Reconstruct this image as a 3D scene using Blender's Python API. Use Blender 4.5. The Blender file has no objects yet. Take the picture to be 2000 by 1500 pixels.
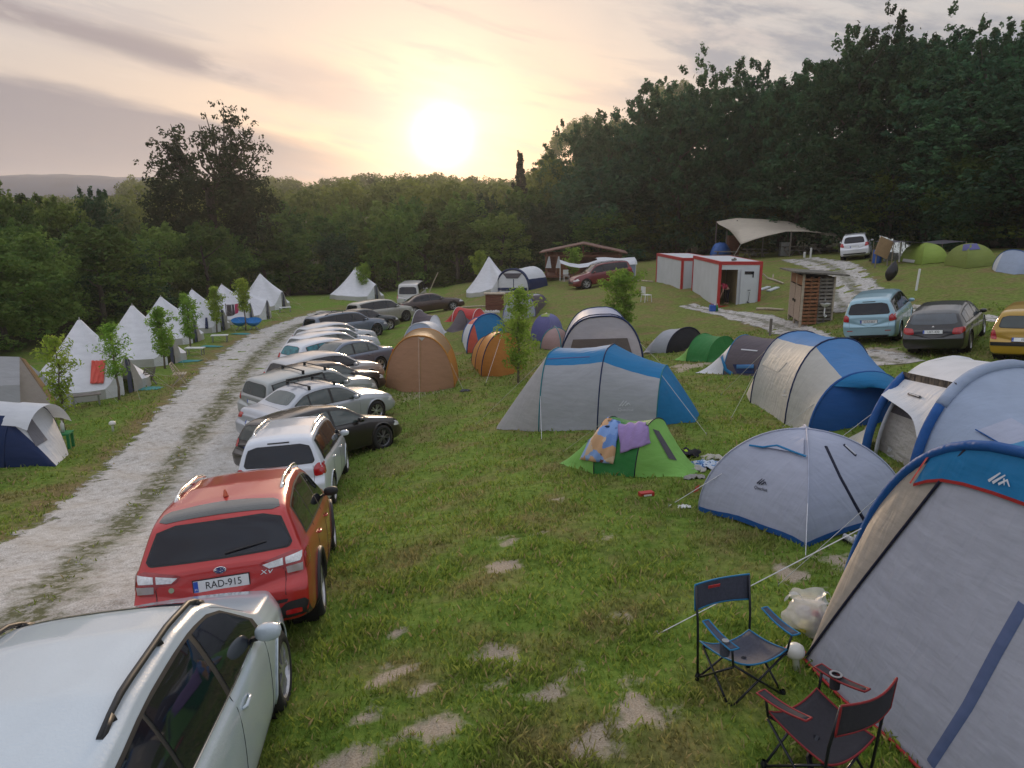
import bpy, bmesh, math, random
import numpy as np
from mathutils import Vector, Matrix
from mathutils.bvhtree import BVHTree
from math import sin, cos, pi, sqrt, radians, atan2

# ------------------------------------------------------------------ camera, world, sun, exposure
SC = bpy.context.scene
CAM_Z = 6.5
F_PX = 1450.0
PITCH = math.atan(330 / F_PX)
cam_d = bpy.data.cameras.new("camera")
cam = bpy.data.objects.new("camera", cam_d)
SC.collection.objects.link(cam)
cam_d.sensor_width = 36.0
cam_d.lens = F_PX / 2000 * 36.0
cam_d.clip_start = 0.05
cam_d.clip_end = 20000
cam.location = (0, 0, CAM_Z)
cam.rotation_euler = (math.pi / 2 - PITCH, 0, 0)
SC.camera = cam

SUN_EL = radians(5.6)
SUN_AZ = radians(-5.1)            # measured from +Y, negative is towards -X
sun_dir = Vector((sin(SUN_AZ) * cos(SUN_EL), cos(SUN_AZ) * cos(SUN_EL), sin(SUN_EL)))
sl = bpy.data.lights.new("sun", 'SUN')
sl.energy = 2.2
sl.angle = radians(8.0)
sl.color = (1.0, 0.74, 0.50)
so = bpy.data.objects.new("sun", sl)
so.rotation_euler = sun_dir.to_track_quat('Z', 'Y').to_euler()
SC.collection.objects.link(so)

SC.view_settings.view_transform = 'Standard'
SC.view_settings.look = 'None'
SC.view_settings.exposure = 0.5
SC.view_settings.gamma = 1.0
SC.cycles.use_denoising = True
SC.cycles.max_bounces = 6
SC.cycles.diffuse_bounces = 3
SC.cycles.glossy_bounces = 3
SC.cycles.transmission_bounces = 4
SC.cycles.transparent_max_bounces = 12
SC.cycles.volume_bounces = 0
SC.cycles.caustics_reflective = False
SC.cycles.caustics_refractive = False
SC.cycles.sample_clamp_indirect = 4.0


def make_world():
    w = bpy.data.worlds.new("World")
    SC.world = w
    w.use_nodes = True
    nt = w.node_tree
    nt.nodes.clear()
    N, L = nt.nodes.new, nt.links.new

    def math_(op, a, b=None, c=None, clamp=False):
        n = N('ShaderNodeMath'); n.operation = op; n.use_clamp = clamp
        for i, v in enumerate((a, b, c)):
            if v is None: continue
            if isinstance(v, (int, float)): n.inputs[i].default_value = v
            else: L(v, n.inputs[i])
        return n.outputs[0]

    def mix(fac, a, b, mode='MIX'):
        n = N('ShaderNodeMix'); n.data_type = 'RGBA'; n.blend_type = mode
        if isinstance(fac, (int, float)): n.inputs[0].default_value = fac
        else: L(fac, n.inputs[0])
        for k, v in ((6, a), (7, b)):
            if isinstance(v, tuple): n.inputs[k].default_value = v + (1,)
            else: L(v, n.inputs[k])
        return n.outputs[2]

    def ramp(fac, stops, interp='EASE'):
        n = N('ShaderNodeValToRGB'); n.color_ramp.interpolation = interp
        cr = n.color_ramp
        while len(cr.elements) < len(stops): cr.elements.new(0.5)
        for e, (p, c) in zip(cr.elements, stops):
            e.position = p
            e.color = (c, c, c, 1) if isinstance(c, (int, float)) else tuple(c) + (1,)
        L(fac, n.inputs[0])
        return n.outputs[0]

    tc = N('ShaderNodeTexCoord')
    sky = N('ShaderNodeTexSky'); sky.sky_type = 'NISHITA'; sky.sun_disc = False
    sky.sun_elevation = SUN_EL; sky.sun_rotation = SUN_AZ
    sky.air_density = 1.2; sky.dust_density = 2.5; sky.ozone_density = 1.0
    sepd = N('ShaderNodeSeparateXYZ'); L(tc.outputs['Generated'], sepd.inputs[0])
    X, Y, Z = sepd.outputs
    zc = math_('MAXIMUM', Z, 0.0)
    # cloud layers drift down to the right; s is constant along a streak
    s_ = math_('MULTIPLY_ADD', X, 0.21, Z)

    def noise(sx, ss, sy, detail, rough, loc, dist=0.0):
        cb = N('ShaderNodeCombineXYZ')
        L(math_('MULTIPLY_ADD', X, sx, loc), cb.inputs[0]); L(math_('MULTIPLY', s_, ss), cb.inputs[1]); L(math_('MULTIPLY', Y, sy), cb.inputs[2])
        n = N('ShaderNodeTexNoise'); n.inputs['Scale'].default_value = 1.0
        n.inputs['Detail'].default_value = detail; n.inputs['Roughness'].default_value = rough
        n.inputs['Distortion'].default_value = dist
        L(cb.outputs[0], n.inputs['Vector'])
        return n.outputs[0]

    def band(v, lo, hi):
        n = N('ShaderNodeMapRange'); n.interpolation_type = 'SMOOTHSTEP'
        n.inputs['From Min'].default_value = lo; n.inputs['From Max'].default_value = hi
        L(v, n.inputs['Value']); return n.outputs[0]
    streak = noise(4.0, 26.0, 2.0, 8, 0.55, 3.7, 0.4)
    soft = noise(2.2, 11.0, 1.5, 6, 0.5, 8.1, 0.3)
    fine = noise(12.0, 70.0, 5.0, 8, 0.6, 1.0, 0.5)
    puff = noise(8.0, 26.0, 5.0, 8, 0.60, 5.5, 0.15)
    dotn = N('ShaderNodeVectorMath'); dotn.operation = 'DOT_PRODUCT'
    L(tc.outputs['Generated'], dotn.inputs[0]); dotn.inputs[1].default_value = sun_dir
    d = math_('MAXIMUM', dotn.outputs['Value'], 0.0)
    g1 = math_('POWER', d, 3000.0)
    g2 = math_('POWER', d, 260.0)
    g3 = math_('POWER', d, 12.0)
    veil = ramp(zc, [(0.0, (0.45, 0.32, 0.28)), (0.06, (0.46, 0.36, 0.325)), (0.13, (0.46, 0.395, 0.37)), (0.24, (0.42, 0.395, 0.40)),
                     (0.42, (0.66, 0.67, 0.72)), (1.0, (0.80, 0.86, 0.98))])  # upper sky, out of view, brightened to light the camp
    eastf = band(X, -0.02, 0.35)
    veil = mix(math_('MULTIPLY', eastf, math_('SUBTRACT', 1.0, band(zc, .3, .5))), veil, (0.41, 0.40, 0.41))
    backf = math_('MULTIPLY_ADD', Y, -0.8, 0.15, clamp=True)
    veil = mix(backf, veil, (0.50, 0.55, 0.66))  # unseen sky behind the camera, raised for the same fill light
    nish = N('ShaderNodeMix'); nish.data_type = 'RGBA'; nish.inputs[0].default_value = 0.12
    sk = N('ShaderNodeVectorMath'); sk.operation = 'SCALE'; L(sky.outputs[0], sk.inputs[0]); sk.inputs['Scale'].default_value = 0.10
    L(veil, nish.inputs[6]); L(sk.outputs[0], nish.inputs[7])
    base = nish.outputs[2]
    # bright and dull streaks of the high veil
    base = mix(math_('MULTIPLY', band(soft, .45, .66), 0.55), base, mix(eastf, (0.36, 0.31, 0.32), (0.32, 0.33, 0.37)))
    base = mix(math_('MULTIPLY', band(streak, .50, .62), 0.30), base, (0.31, 0.28, 0.30))
    base = mix(math_('MULTIPLY', band(fine, .48, .72), 0.30), base, (0.60, 0.50, 0.42))
    # long dark streak at upper left
    off = math_('MULTIPLY_ADD', soft, 0.05, math_('SUBTRACT', s_, 0.122))
    st = math_('MULTIPLY', band(math_('ABSOLUTE', off), .022, .002), band(X, -0.24, -0.38))
    st = math_('MULTIPLY', st, band(puff, .34, .56))
    base = mix(math_('MULTIPLY', st, 0.85), base, (0.24, 0.21, 0.22))
    # low grey bank at left, thinning towards the sun
    e_ = math_('MULTIPLY_ADD', math_('SUBTRACT', soft, 0.5), 0.06, math_('MULTIPLY_ADD', math_('SUBTRACT', fine, 0.5), 0.012, s_))
    bk = math_('MULTIPLY', band(e_, 0.040, 0.024), band(X, -0.10, -0.34))
    bk = math_('MULTIPLY', bk, band(zc, 0.012, 0.05))
    base = mix(math_('MULTIPLY', bk, 0.92), base, (0.225, 0.205, 0.222))
    # blue-grey clouds at upper right
    rc = math_('MULTIPLY', band(puff, .43, .64), band(X, 0.08, 0.26))
    rc = math_('MULTIPLY', rc, band(zc, 0.09, 0.17))
    base = mix(math_('MULTIPLY', rc, 0.85), base, (0.22, 0.235, 0.27))
    # aureole of the low sun behind thin cloud
    def addc(a, fac, col):
        m = N('ShaderNodeVectorMath'); m.operation = 'SCALE'
        rgb = N('ShaderNodeRGB'); rgb.outputs[0].default_value = col + (1,)
        L(rgb.outputs[0], m.inputs[0]); L(fac, m.inputs['Scale'])
        s = N('ShaderNodeVectorMath'); s.operation = 'ADD'
        L(a, s.inputs[0]); L(m.outputs[0], s.inputs[1])
        return s.outputs[0]
    base = addc(base, g1, (2.2, 1.9, 1.5))
    base = addc(base, g2, (0.30, 0.25, 0.20))
    base = addc(base, g3, (0.05, 0.028, 0.015))
    # ground half of the world
    below = ramp(math_('ADD', Z, 0.5), [(0.46, 0.0), (0.5, 1.0)])
    base = mix(below, (0.05, 0.055, 0.035), base)
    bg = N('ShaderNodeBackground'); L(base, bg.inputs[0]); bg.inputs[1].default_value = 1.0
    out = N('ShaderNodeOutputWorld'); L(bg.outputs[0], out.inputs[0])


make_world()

# ------------------------------------------------------------------ terrain
CTRL_PX = [  # pixel x, pixel y, depth along the view axis
    (590, 1225, 8.0), (628, 1095, 10.5), (645, 995, 14.8), (740, 862, 21), (738, 800, 24), (730, 745, 28.5),
    (742, 690, 37), (740, 645, 46), (790, 612, 56), (880, 602, 60), (803, 586, 68), (700, 581, 65),
    (100, 1150, 10), (400, 850, 21.5), (200, 900, 19.5), (60, 915, 18.5), (165, 762, 28), (280, 708, 35),
    (340, 668, 42), (420, 640, 48), (520, 605, 58), (600, 640, 47), (20, 800, 26),
    (1010, 770, 24), (800, 765, 27), (1160, 840, 17.5), (1220, 935, 13), (1560, 1065, 9.7), (1440, 1355, 6.2),
    (1000, 1000, 11.5), (750, 1100, 10), (800, 880, 18), (870, 640, 42), (1000, 590, 50), (1050, 560, 60),
    (1130, 560, 57), (1400, 600, 41), (1280, 580, 45), (1330, 692, 28), (1430, 735, 23), (1600, 850, 16),
    (1760, 940, 12), (1580, 637, 32), (1700, 675, 25), (1820, 697, 22.5), (1980, 714, 19.5),
    (1670, 508, 50), (1800, 515, 42), (1950, 525, 36), (1790, 570, 33), (1520, 500, 65), (1700, 592, 32),
    (1640, 560, 40), (1300, 510, 72), (950, 552, 66), (1000, 572, 58), (1700, 1400, 6.0), (1900, 830, 14)]
CTRL_XY = [(-3.5, 2, 3.95), (0, 1, 3.8), (3, 2, 3.75), (8, 2, 3.6), (-10, 3, 4.4), (-25, 5, 5.6), (-6, -8, 3.8), (8, -8, 3.5),
           (-60, 80, 9.5), (-90, 150, 11.5), (-30, 110, 9), (0, 95, 7), (0, 150, 3.5), (40, 100, 2.6), (80, 80, 0.0),
           (60, 60, 1.0), (100, 150, -6), (40, 160, 0.0), (-100, 40, 9.5), (-40, 20, 7.4), (-45, 45, 8.2),
           (-150, 150, 13), (150, 60, -3), (30, 20, 3.2), (50, 10, 2), (20, 5, 3.4), (30, 62, 2.9), (-22, 70, 7.6)]
SP, CP = sin(PITCH), cos(PITCH)


def unproj(px, py, D):
    v = (py - 750) / F_PX
    return ((px - 1000) / F_PX * D, D * (CP - v * SP), CAM_Z - D * (SP + v * CP))


_pts = [unproj(*c) for c in CTRL_PX] + [(a, b, CAM_Z - c) for a, b, c in CTRL_XY]
_P = np.array(_pts, dtype=float)
_S = 20.0


def _tps(r2):
    return 0.5 * r2 * np.log(r2 + 1e-9)


_n = len(_P)
_xy = _P[:, :2] / _S
_A = _tps(((_xy[:, None, :] - _xy[None, :, :]) ** 2).sum(-1)) + np.eye(_n) * 0.02
_M = np.zeros((_n + 3, _n + 3)); _M[:_n, :_n] = _A; _M[:_n, _n] = 1; _M[:_n, _n + 1:] = _xy
_M[_n:, :_n] = _M[:_n, _n:].T
_w = np.linalg.solve(_M, np.concatenate([_P[:, 2], [0, 0, 0]]))


def H(x, y):
    """terrain height (arrays or scalars)"""
    sc = np.isscalar(x)
    x = np.atleast_1d(np.asarray(x, float)); y = np.atleast_1d(np.asarray(y, float))
    out = np.empty(x.shape)
    xf, yf, of = x.ravel(), y.ravel(), out.ravel()
    for i in range(0, len(xf), 60000):
        cxx = np.clip(xf[i:i + 60000], -160, 160) / _S; cyy = np.clip(yf[i:i + 60000], -20, 170) / _S
        r2 = (cxx[:, None] - _xy[None, :, 0]) ** 2 + (cyy[:, None] - _xy[None, :, 1]) ** 2
        of[i:i + 60000] = _tps(r2) @ _w[:_n] + _w[_n] + cxx * _w[_n + 1] + cyy * _w[_n + 2]
    out = of.reshape(x.shape)
    # the valley's far side rises gently, the right-hand hill more
    out = out + np.clip(y - 170, 0, 400) * 0.030 + np.clip(x - 160, 0, 300) * 0.05
    out = out + 0.02 * np.sin(x * 2.1 + 1.3 * np.sin(y * 1.1)) + 0.02 * np.sin(y * 2.7 + x * .6) + 0.012 * np.sin(x * 5.3 - y * 4.1)
    return float(out[0]) if sc else out


_ts = np.concatenate([np.arange(1.5, 40, 0.05), np.arange(40, 400, 0.4)])


def G(px, py):
    """where the sight line through a point of the plan meets the ground"""
    v = (py - 750) / F_PX
    X = (px - 1000) / F_PX * _ts; Yy = _ts * (CP - v * SP); Zz = CAM_Z - _ts * (SP + v * CP)
    d = Zz - H(X, Yy)
    k = np.argmax(d < 0)
    if k == 0: k = len(_ts) - 1
    t0, t1 = _ts[k - 1], _ts[k]; a, b = d[k - 1], d[k]
    t = t0 + (t1 - t0) * a / (a - b) if a != b else t0
    x, y = (px - 1000) / F_PX * t, t * (CP - v * SP)
    return Vector((x, y, H(x, y))), t


# ------------------------------------------------------------------ object helpers
COL = SC.collection


def tag(o, label=None, cat=None, group=None, kind=None):
    if label: o['label'] = label
    if cat: o['category'] = cat
    if group: o['group'] = group
    if kind: o['kind'] = kind
    return o


def empty(name, loc, rz=0.0, label=None, cat=None, group=None):
    o = bpy.data.objects.new(name, None)
    o.empty_display_size = 0.2
    COL.objects.link(o)
    o.location = loc
    o.rotation_euler = (0, 0, rz)
    return tag(o, label, cat, group)


def copy_tree(o, parent=None):
    c = o.copy(); COL.objects.link(c)
    if parent is not None: c.parent = parent
    for ch in list(o.children): copy_tree(ch, c)
    return c


class MB:
    """collects shapes, then links them as ONE mesh object"""
    def __init__(s):
        s.v = []; s.f = []; s.m = []

    def add(s, vs, fs, mi=0):
        b = len(s.v)
        s.v.extend([tuple(q) for q in vs]); s.f.extend([tuple(b + i for i in f) for f in fs]); s.m.extend([mi] * len(fs))
        return s

    def box(s, c, d, rz=0.0, mi=0, rot=None, taper=1.0):
        hx, hy, hz = d[0] / 2, d[1] / 2, d[2] / 2
        M = rot.to_3x3() if rot is not None else Matrix.Rotation(rz, 3, 'Z')
        vs = []
        for z in (-1, 1):
            k = taper if z > 0 else 1.0
            for x, y in ((-1, -1), (1, -1), (1, 1), (-1, 1)):
                vs.append(Vector(c) + M @ Vector((x * hx * k, y * hy * k, z * hz)))
        return s.add(vs, [(3, 2, 1, 0), (4, 5, 6, 7), (0, 1, 5, 4), (1, 2, 6, 5), (2, 3, 7, 6), (3, 0, 4, 7)], mi)

    def bar(s, a, b, w, h=None, mi=0, up=Vector((0, 0, 1))):
        a, b = Vector(a), Vector(b); h = h or w
        d = (b - a).normalized()
        u = d.cross(up)
        if u.length < 1e-4: u = Vector((1, 0, 0))
        u.normalize(); t = u.cross(d).normalized()
        vs = []
        for p in (a, b):
            for i, j in ((-1, -1), (1, -1), (1, 1), (-1, 1)):
                vs.append(p + u * i * w / 2 + t * j * h / 2)
        return s.add(vs, [(3, 2, 1, 0), (4, 5, 6, 7), (0, 1, 5, 4), (1, 2, 6, 5), (2, 3, 7, 6), (3, 0, 4, 7)], mi)

    def tube(s, pts, r, n=8, mi=0, cap=True, closed=False):
        pts = [Vector(p) for p in pts]
        rs = r if isinstance(r, (list, tuple)) else [r] * len(pts)
        b = len(s.v); up = Vector((0, 0, 1)); prev = None
        N_ = len(pts)
        for i, p in enumerate(pts):
            if closed: d = pts[(i + 1) % N_] - pts[i - 1]
            elif i == 0: d = pts[1] - p
            elif i == N_ - 1: d = p - pts[i - 1]
            else: d = pts[i + 1] - pts[i - 1]
            d = d.normalized() if d.length > 1e-9 else Vector((0, 0, 1))
            if prev is None:
                u = d.cross(up)
                if u.length < 1e-3: u = d.cross(Vector((1, 0, 0)))
            else:
                u = prev - d * prev.dot(d)
                if u.length < 1e-4: u = d.cross(up)
            u.normalize(); prev = u; t = d.cross(u)
            for k in range(n):
                a = 2 * pi * k / n
                s.v.append(tuple(p + (u * cos(a) + t * sin(a)) * rs[i]))
        for i in range(N_ if closed else N_ - 1):
            i2 = (i + 1) % N_
            for k in range(n):
                k2 = (k + 1) % n
                s.f.append((b + i * n + k, b + i2 * n + k, b + i2 * n + k2, b + i * n + k2)); s.m.append(mi)
        if cap and not closed:
            s.f.append(tuple(b + k for k in range(n))); s.m.append(mi)
            s.f.append(tuple(b + (N_ - 1) * n + k for k in reversed(range(n)))); s.m.append(mi)
        return s

    def lathe(s, prof, n=20, mi=0, M=None, mis=None):
        """prof: list of (r, z) revolved round z, M a matrix"""
        b = len(s.v); M = M or Matrix.Identity(4)
        for r, z in prof:
            for k in range(n):
                a = 2 * pi * k / n
                s.v.append(tuple(M @ Vector((r * cos(a), r * sin(a), z))))
        for i in range(len(prof) - 1):
            for k in range(n):
                k2 = (k + 1) % n
                s.f.append((b + i * n + k, b + i * n + k2, b + (i + 1) * n + k2, b + (i + 1) * n + k)); s.m.append(mis[i] if mis else mi)
        return s

    def grid(s, rows, mi=0, closed=False, mfun=None):
        nr, nc = len(rows), len(rows[0]); b = len(s.v)
        for r in rows: s.v.extend([tuple(p) for p in r])
        for i in range(nr - 1):
            for j in range(nc - 1 + (1 if closed else 0)):
                j2 = (j + 1) % nc
                s.f.append((b + i * nc + j, b + i * nc + j2, b + (i + 1) * nc + j2, b + (i + 1) * nc + j))
                s.m.append(mfun(i, j) if mfun else mi)
        return s

    def build(s, name, mats, parent=None, smooth=False, loc=None, rz=0.0, solid=0.0, weld=False):
        me = bpy.data.meshes.new(name)
        me.from_pydata(s.v, [], s.f)
        if not isinstance(mats, (list, tuple)): mats = [mats]
        for m in mats: me.materials.append(m)
        if len(mats) > 1: me.polygons.foreach_set('material_index', s.m)
        if smooth: me.polygons.foreach_set('use_smooth', [True] * len(s.f))
        me.update()
        if weld:
            bm = bmesh.new(); bm.from_mesh(me); bmesh.ops.remove_doubles(bm, verts=bm.verts, dist=1e-4); bm.to_mesh(me); bm.free()
        o = bpy.data.objects.new(name, me)
        COL.objects.link(o)
        if parent is not None: o.parent = parent
        if loc is not None: o.location = loc
        if rz: o.rotation_euler = (0, 0, rz)
        if solid:
            md = o.modifiers.new('solid', 'SOLIDIFY'); md.thickness = solid; md.offset = 0
        return o


def np_mesh(name, V, F, mats, parent=None, smooth=False, mi=None):
    me = bpy.data.meshes.new(name)
    V = np.asarray(V, np.float32); F = np.asarray(F, np.int32)
    me.vertices.add(len(V)); me.vertices.foreach_set('co', V.ravel())
    k = F.shape[1]
    me.loops.add(F.size); me.loops.foreach_set('vertex_index', F.ravel())
    me.polygons.add(len(F))
    me.polygons.foreach_set('loop_start', np.arange(0, F.size, k, dtype=np.int32))
    me.polygons.foreach_set('loop_total', np.full(len(F), k, np.int32))
    if not isinstance(mats, (list, tuple)): mats = [mats]
    for m in mats: me.materials.append(m)
    if mi is not None: me.polygons.foreach_set('material_index', np.asarray(mi, np.int32))
    if smooth: me.polygons.foreach_set('use_smooth', np.ones(len(F), bool))
    me.update(); me.validate()
    o = bpy.data.objects.new(name, me); COL.objects.link(o)
    if parent is not None: o.parent = parent
    return o


# ------------------------------------------------------------------ materials
def srgb(r, g, b):
    return tuple(((c / 255) / 12.92 if c / 255 <= 0.04045 else (((c / 255) + 0.055) / 1.055) ** 2.4) for c in (r, g, b))


_mats = {}


def mat(name, col, rough=0.6, metal=0.0, var=0.12, vscale=6.0, bump=0.0, bscale=30.0, coat=0.0, transl=0.0,
        col2=None, emit=None, stretch=None, spec=0.5):
    if name in _mats: return _mats[name]
    m = bpy.data.materials.new(name); m.use_nodes = True
    nt = m.node_tree; N, L = nt.nodes.new, nt.links.new
    p = nt.nodes['Principled BSDF']; out = nt.nodes['Material Output']
    p.inputs['Roughness'].default_value = rough
    p.inputs['Metallic'].default_value = metal
    p.inputs['Specular IOR Level'].default_value = spec
    if coat: p.inputs['Coat Weight'].default_value = coat; p.inputs['Coat Roughness'].default_value = 0.06
    tc = N('ShaderNodeTexCoord'); vec = tc.outputs['Object']
    if stretch:
        mp = N('ShaderNodeMapping'); mp.inputs['Scale'].default_value = stretch; L(vec, mp.inputs[0]); vec = mp.outputs[0]
    nz = N('ShaderNodeTexNoise'); nz.inputs['Scale'].default_value = vscale; nz.inputs['Detail'].default_value = 6
    nz.inputs['Roughness'].default_value = 0.6
    L(vec, nz.inputs['Vector'])
    cr = N('ShaderNodeValToRGB')
    c1 = col
    c2 = col2 if col2 else tuple(min(1, c * (1 + var)) for c in col)
    c0 = tuple(c * (1 - var) for c in col)
    cr.color_ramp.elements[0].position = 0.33; cr.color_ramp.elements[0].color = c0 + (1,)
    cr.color_ramp.elements[1].position = 0.67; cr.color_ramp.elements[1].color = c2 + (1,)
    L(nz.outputs[0], cr.inputs[0]); L(cr.outputs[0], p.inputs['Base Color'])
    if bump:
        b = N('ShaderNodeTexNoise'); b.inputs['Scale'].default_value = bscale; b.inputs['Detail'].default_value = 5
        L(vec, b.inputs['Vector'])
        bp = N('ShaderNodeBump'); bp.inputs['Strength'].default_value = bump; bp.inputs['Distance'].default_value = 0.02
        L(b.outputs[0], bp.inputs['Height']); L(bp.outputs[0], p.inputs['Normal'])
    if emit:
        p.inputs['Emission Color'].default_value = emit[0] + (1,); p.inputs['Emission Strength'].default_value = emit[1]
    if transl:
        t = N('ShaderNodeBsdfTranslucent'); L(cr.outputs[0], t.inputs[0])
        if bump: L(bp.outputs[0], t.inputs['Normal'])
        mx = N('ShaderNodeMixShader'); mx.inputs[0].default_value = transl
        L(p.outputs[0], mx.inputs[1]); L(t.outputs[0], mx.inputs[2]); L(mx.outputs[0], out.inputs[0])
    _mats[name] = m
    return m
# ------------------------------------------------------------------ ground sheet
rng = np.random.default_rng(7)
_gx = np.concatenate([np.array([-1000, -700, -420, -280, -200, -150, -115, -90, -72]), np.arange(-60, -16, 1.2), np.arange(-16, 16, 0.2),
                      np.arange(16, 50, 0.8), np.array([50, 56, 64, 75, 90, 115, 150, 200, 280, 420, 700, 1000])])
_gy = np.concatenate([np.array([-300, -80, -30, -12, -5]), np.arange(-2, 1, 0.5), np.arange(1, 30, 0.2), np.arange(30, 90, 0.8),
                      np.array([92, 98, 106, 118, 132, 150, 175, 205, 245, 300, 380, 500, 750, 980])])
_XX, _YY = np.meshgrid(_gx, _gy)
_ZZ = H(_XX, _YY)
_V = np.stack([_XX.ravel(), _YY.ravel(), _ZZ.ravel()], 1)
_nx, _ny = len(_gx), len(_gy)
_i = np.arange((_ny - 1) * (_nx - 1)); _r, _c = _i // (_nx - 1), _i % (_nx - 1)
_a = _r * _nx + _c
_F = np.stack([_a, _a + 1, _a + 1 + _nx, _a + _nx], 1)

# worn places on the lawn: pixel, half width (m)
BARE = [(992, 1056, .30), (982, 1106, .36), (1172, 1048, .34), (955, 1278, .24), (985, 1282, .26), (975, 1335, .30), (835, 1338, .2),
        (1140, 1302, .2), (1228, 1330, .27), (1248, 1392, .32), (1310, 1378, .22), (1075, 1352, .24), (850, 1425, .32), (925, 1385, .16),
        (775, 1310, .22), (710, 1400, .22), (710, 1165, .22), (780, 1240, .16), (1220, 1205, .26), (1065, 1040, .14), (1545, 1120, .30), (1600, 1150, .25),
        (1160, 1452, .3), (690, 1490, .3), (930, 1305, .12), (745, 1330, .2), (1640, 1095, .4), (1640, 1180, .3), (1480, 700, .6), (760, 925, .2), (1090, 975, .2), (700, 1490, .25),
        (820, 770, 1.6), (1345, 715, .9), (1120, 545, 1.6), (1590, 495, 3), (1710, 690, 1.2), (1860, 610, 1.0)]
_bare = [(G(a, b)[0], r * 0.66) for a, b, r in BARE]
rnd = random.Random(3)


def bare_amount(x, y):
    o = np.zeros(x.shape)
    for k, (p, r) in enumerate(_bare):
        dx, dy = x - p.x, y - p.y
        a = np.arctan2(dy, dx)
        rr = r * (1 + 0.25 * np.sin(3 * a + k) + 0.18 * np.sin(5 * a + 2.1 * k) + .1 * np.sin(9 * a + k))
        dd = np.sqrt(dx * dx + dy * dy) / rr
        o = np.maximum(o, np.clip(1.6 - dd, 0, 1) * (0.75 + 0.25 * math.sin(k * 2.3)))
    return o


# gravel road centreline (pixel x, pixel y, half width)
ROAD = [(-330, 1600, 1.75), (-120, 1380, 1.75), (30, 1235, 1.75), (150, 1110, 1.75), (262, 1000, 1.75), (345, 905, 1.75), (405, 825, 1.8), (455, 755, 1.9), (500, 700, 2.0),
        (550, 655, 2.1), (605, 628, 1.9), (660, 608, 1.6)]
TRACK = [(1560, 506, 1.3), (1620, 520, 1.4), (1652, 545, 1.25), (1672, 568, 1.05), (1715, 592, .8), (1800, 605, .6), (1880, 617, .5), (1960, 626, .45), (2080, 640, .4)]
PATHS = [[(1340, 596, .5), (1420, 612, .65), (1500, 632, .8), (1560, 650, .75), (1640, 690, .8), (1700, 700, 1.0), (1760, 712, .8)],
         [(1625, 560, .7), (1640, 590, .8), (1670, 605, .6)]]


def polyline(ctrl, step):
    P = [G(a, b)[0] for a, b, w in ctrl]; Wd = [w for *_, w in ctrl]
    out = []
    n = len(P)
    for i in range(n - 1):
        p0, p1, p2, p3 = P[max(i - 1, 0)], P[i], P[i + 1], P[min(i + 2, n - 1)]
        m = max(2, int((p2 - p1).length / step))
        for k in range(m):
            t = k / m
            q = 0.5 * ((2 * p1) + (p2 - p0) * t + (2 * p0 - 5 * p1 + 4 * p2 - p3) * t * t + (3 * p1 - p0 - 3 * p2 + p3) * t ** 3)
            out.append((q.x, q.y, Wd[i] + (Wd[i + 1] - Wd[i]) * t))
    out.append((P[-1].x, P[-1].y, Wd[-1]))
    return np.array(out)


def strip(name, ctrl, m, lift, label, step=0.25, na=22):
    C = polyline(ctrl, step)
    T = np.gradient(C[:, :2], axis=0); T /= np.linalg.norm(T, axis=1)[:, None]
    Nn = np.stack([-T[:, 1], T[:, 0]], 1)
    u = np.linspace(-1, 1, na)
    s = np.concatenate([[0], np.cumsum(np.linalg.norm(np.diff(C[:, :2], axis=0), axis=1))])
    X = C[:, 0, None] + Nn[:, 0, None] * u * C[:, 2, None] * 1.35
    Y = C[:, 1, None] + Nn[:, 1, None] * u * C[:, 2, None] * 1.35
    Z = H(X, Y) + lift
    V = np.stack([X.ravel(), Y.ravel(), Z.ravel()], 1)
    n = len(C)
    i = np.arange((n - 1) * (na - 1)); r, c = i // (na - 1), i % (na - 1); a = r * na + c
    o = np_mesh(name, V, np.stack([a, a + 1, a + 1 + na, a + na], 1), m, smooth=True)
    at = o.data.attributes.new('across', 'FLOAT', 'POINT')
    at.data.foreach_set('value', np.tile(np.abs(u) * 1.35, n).astype(np.float32))
    tag(o, kind='structure', label=label)
    return C


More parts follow.
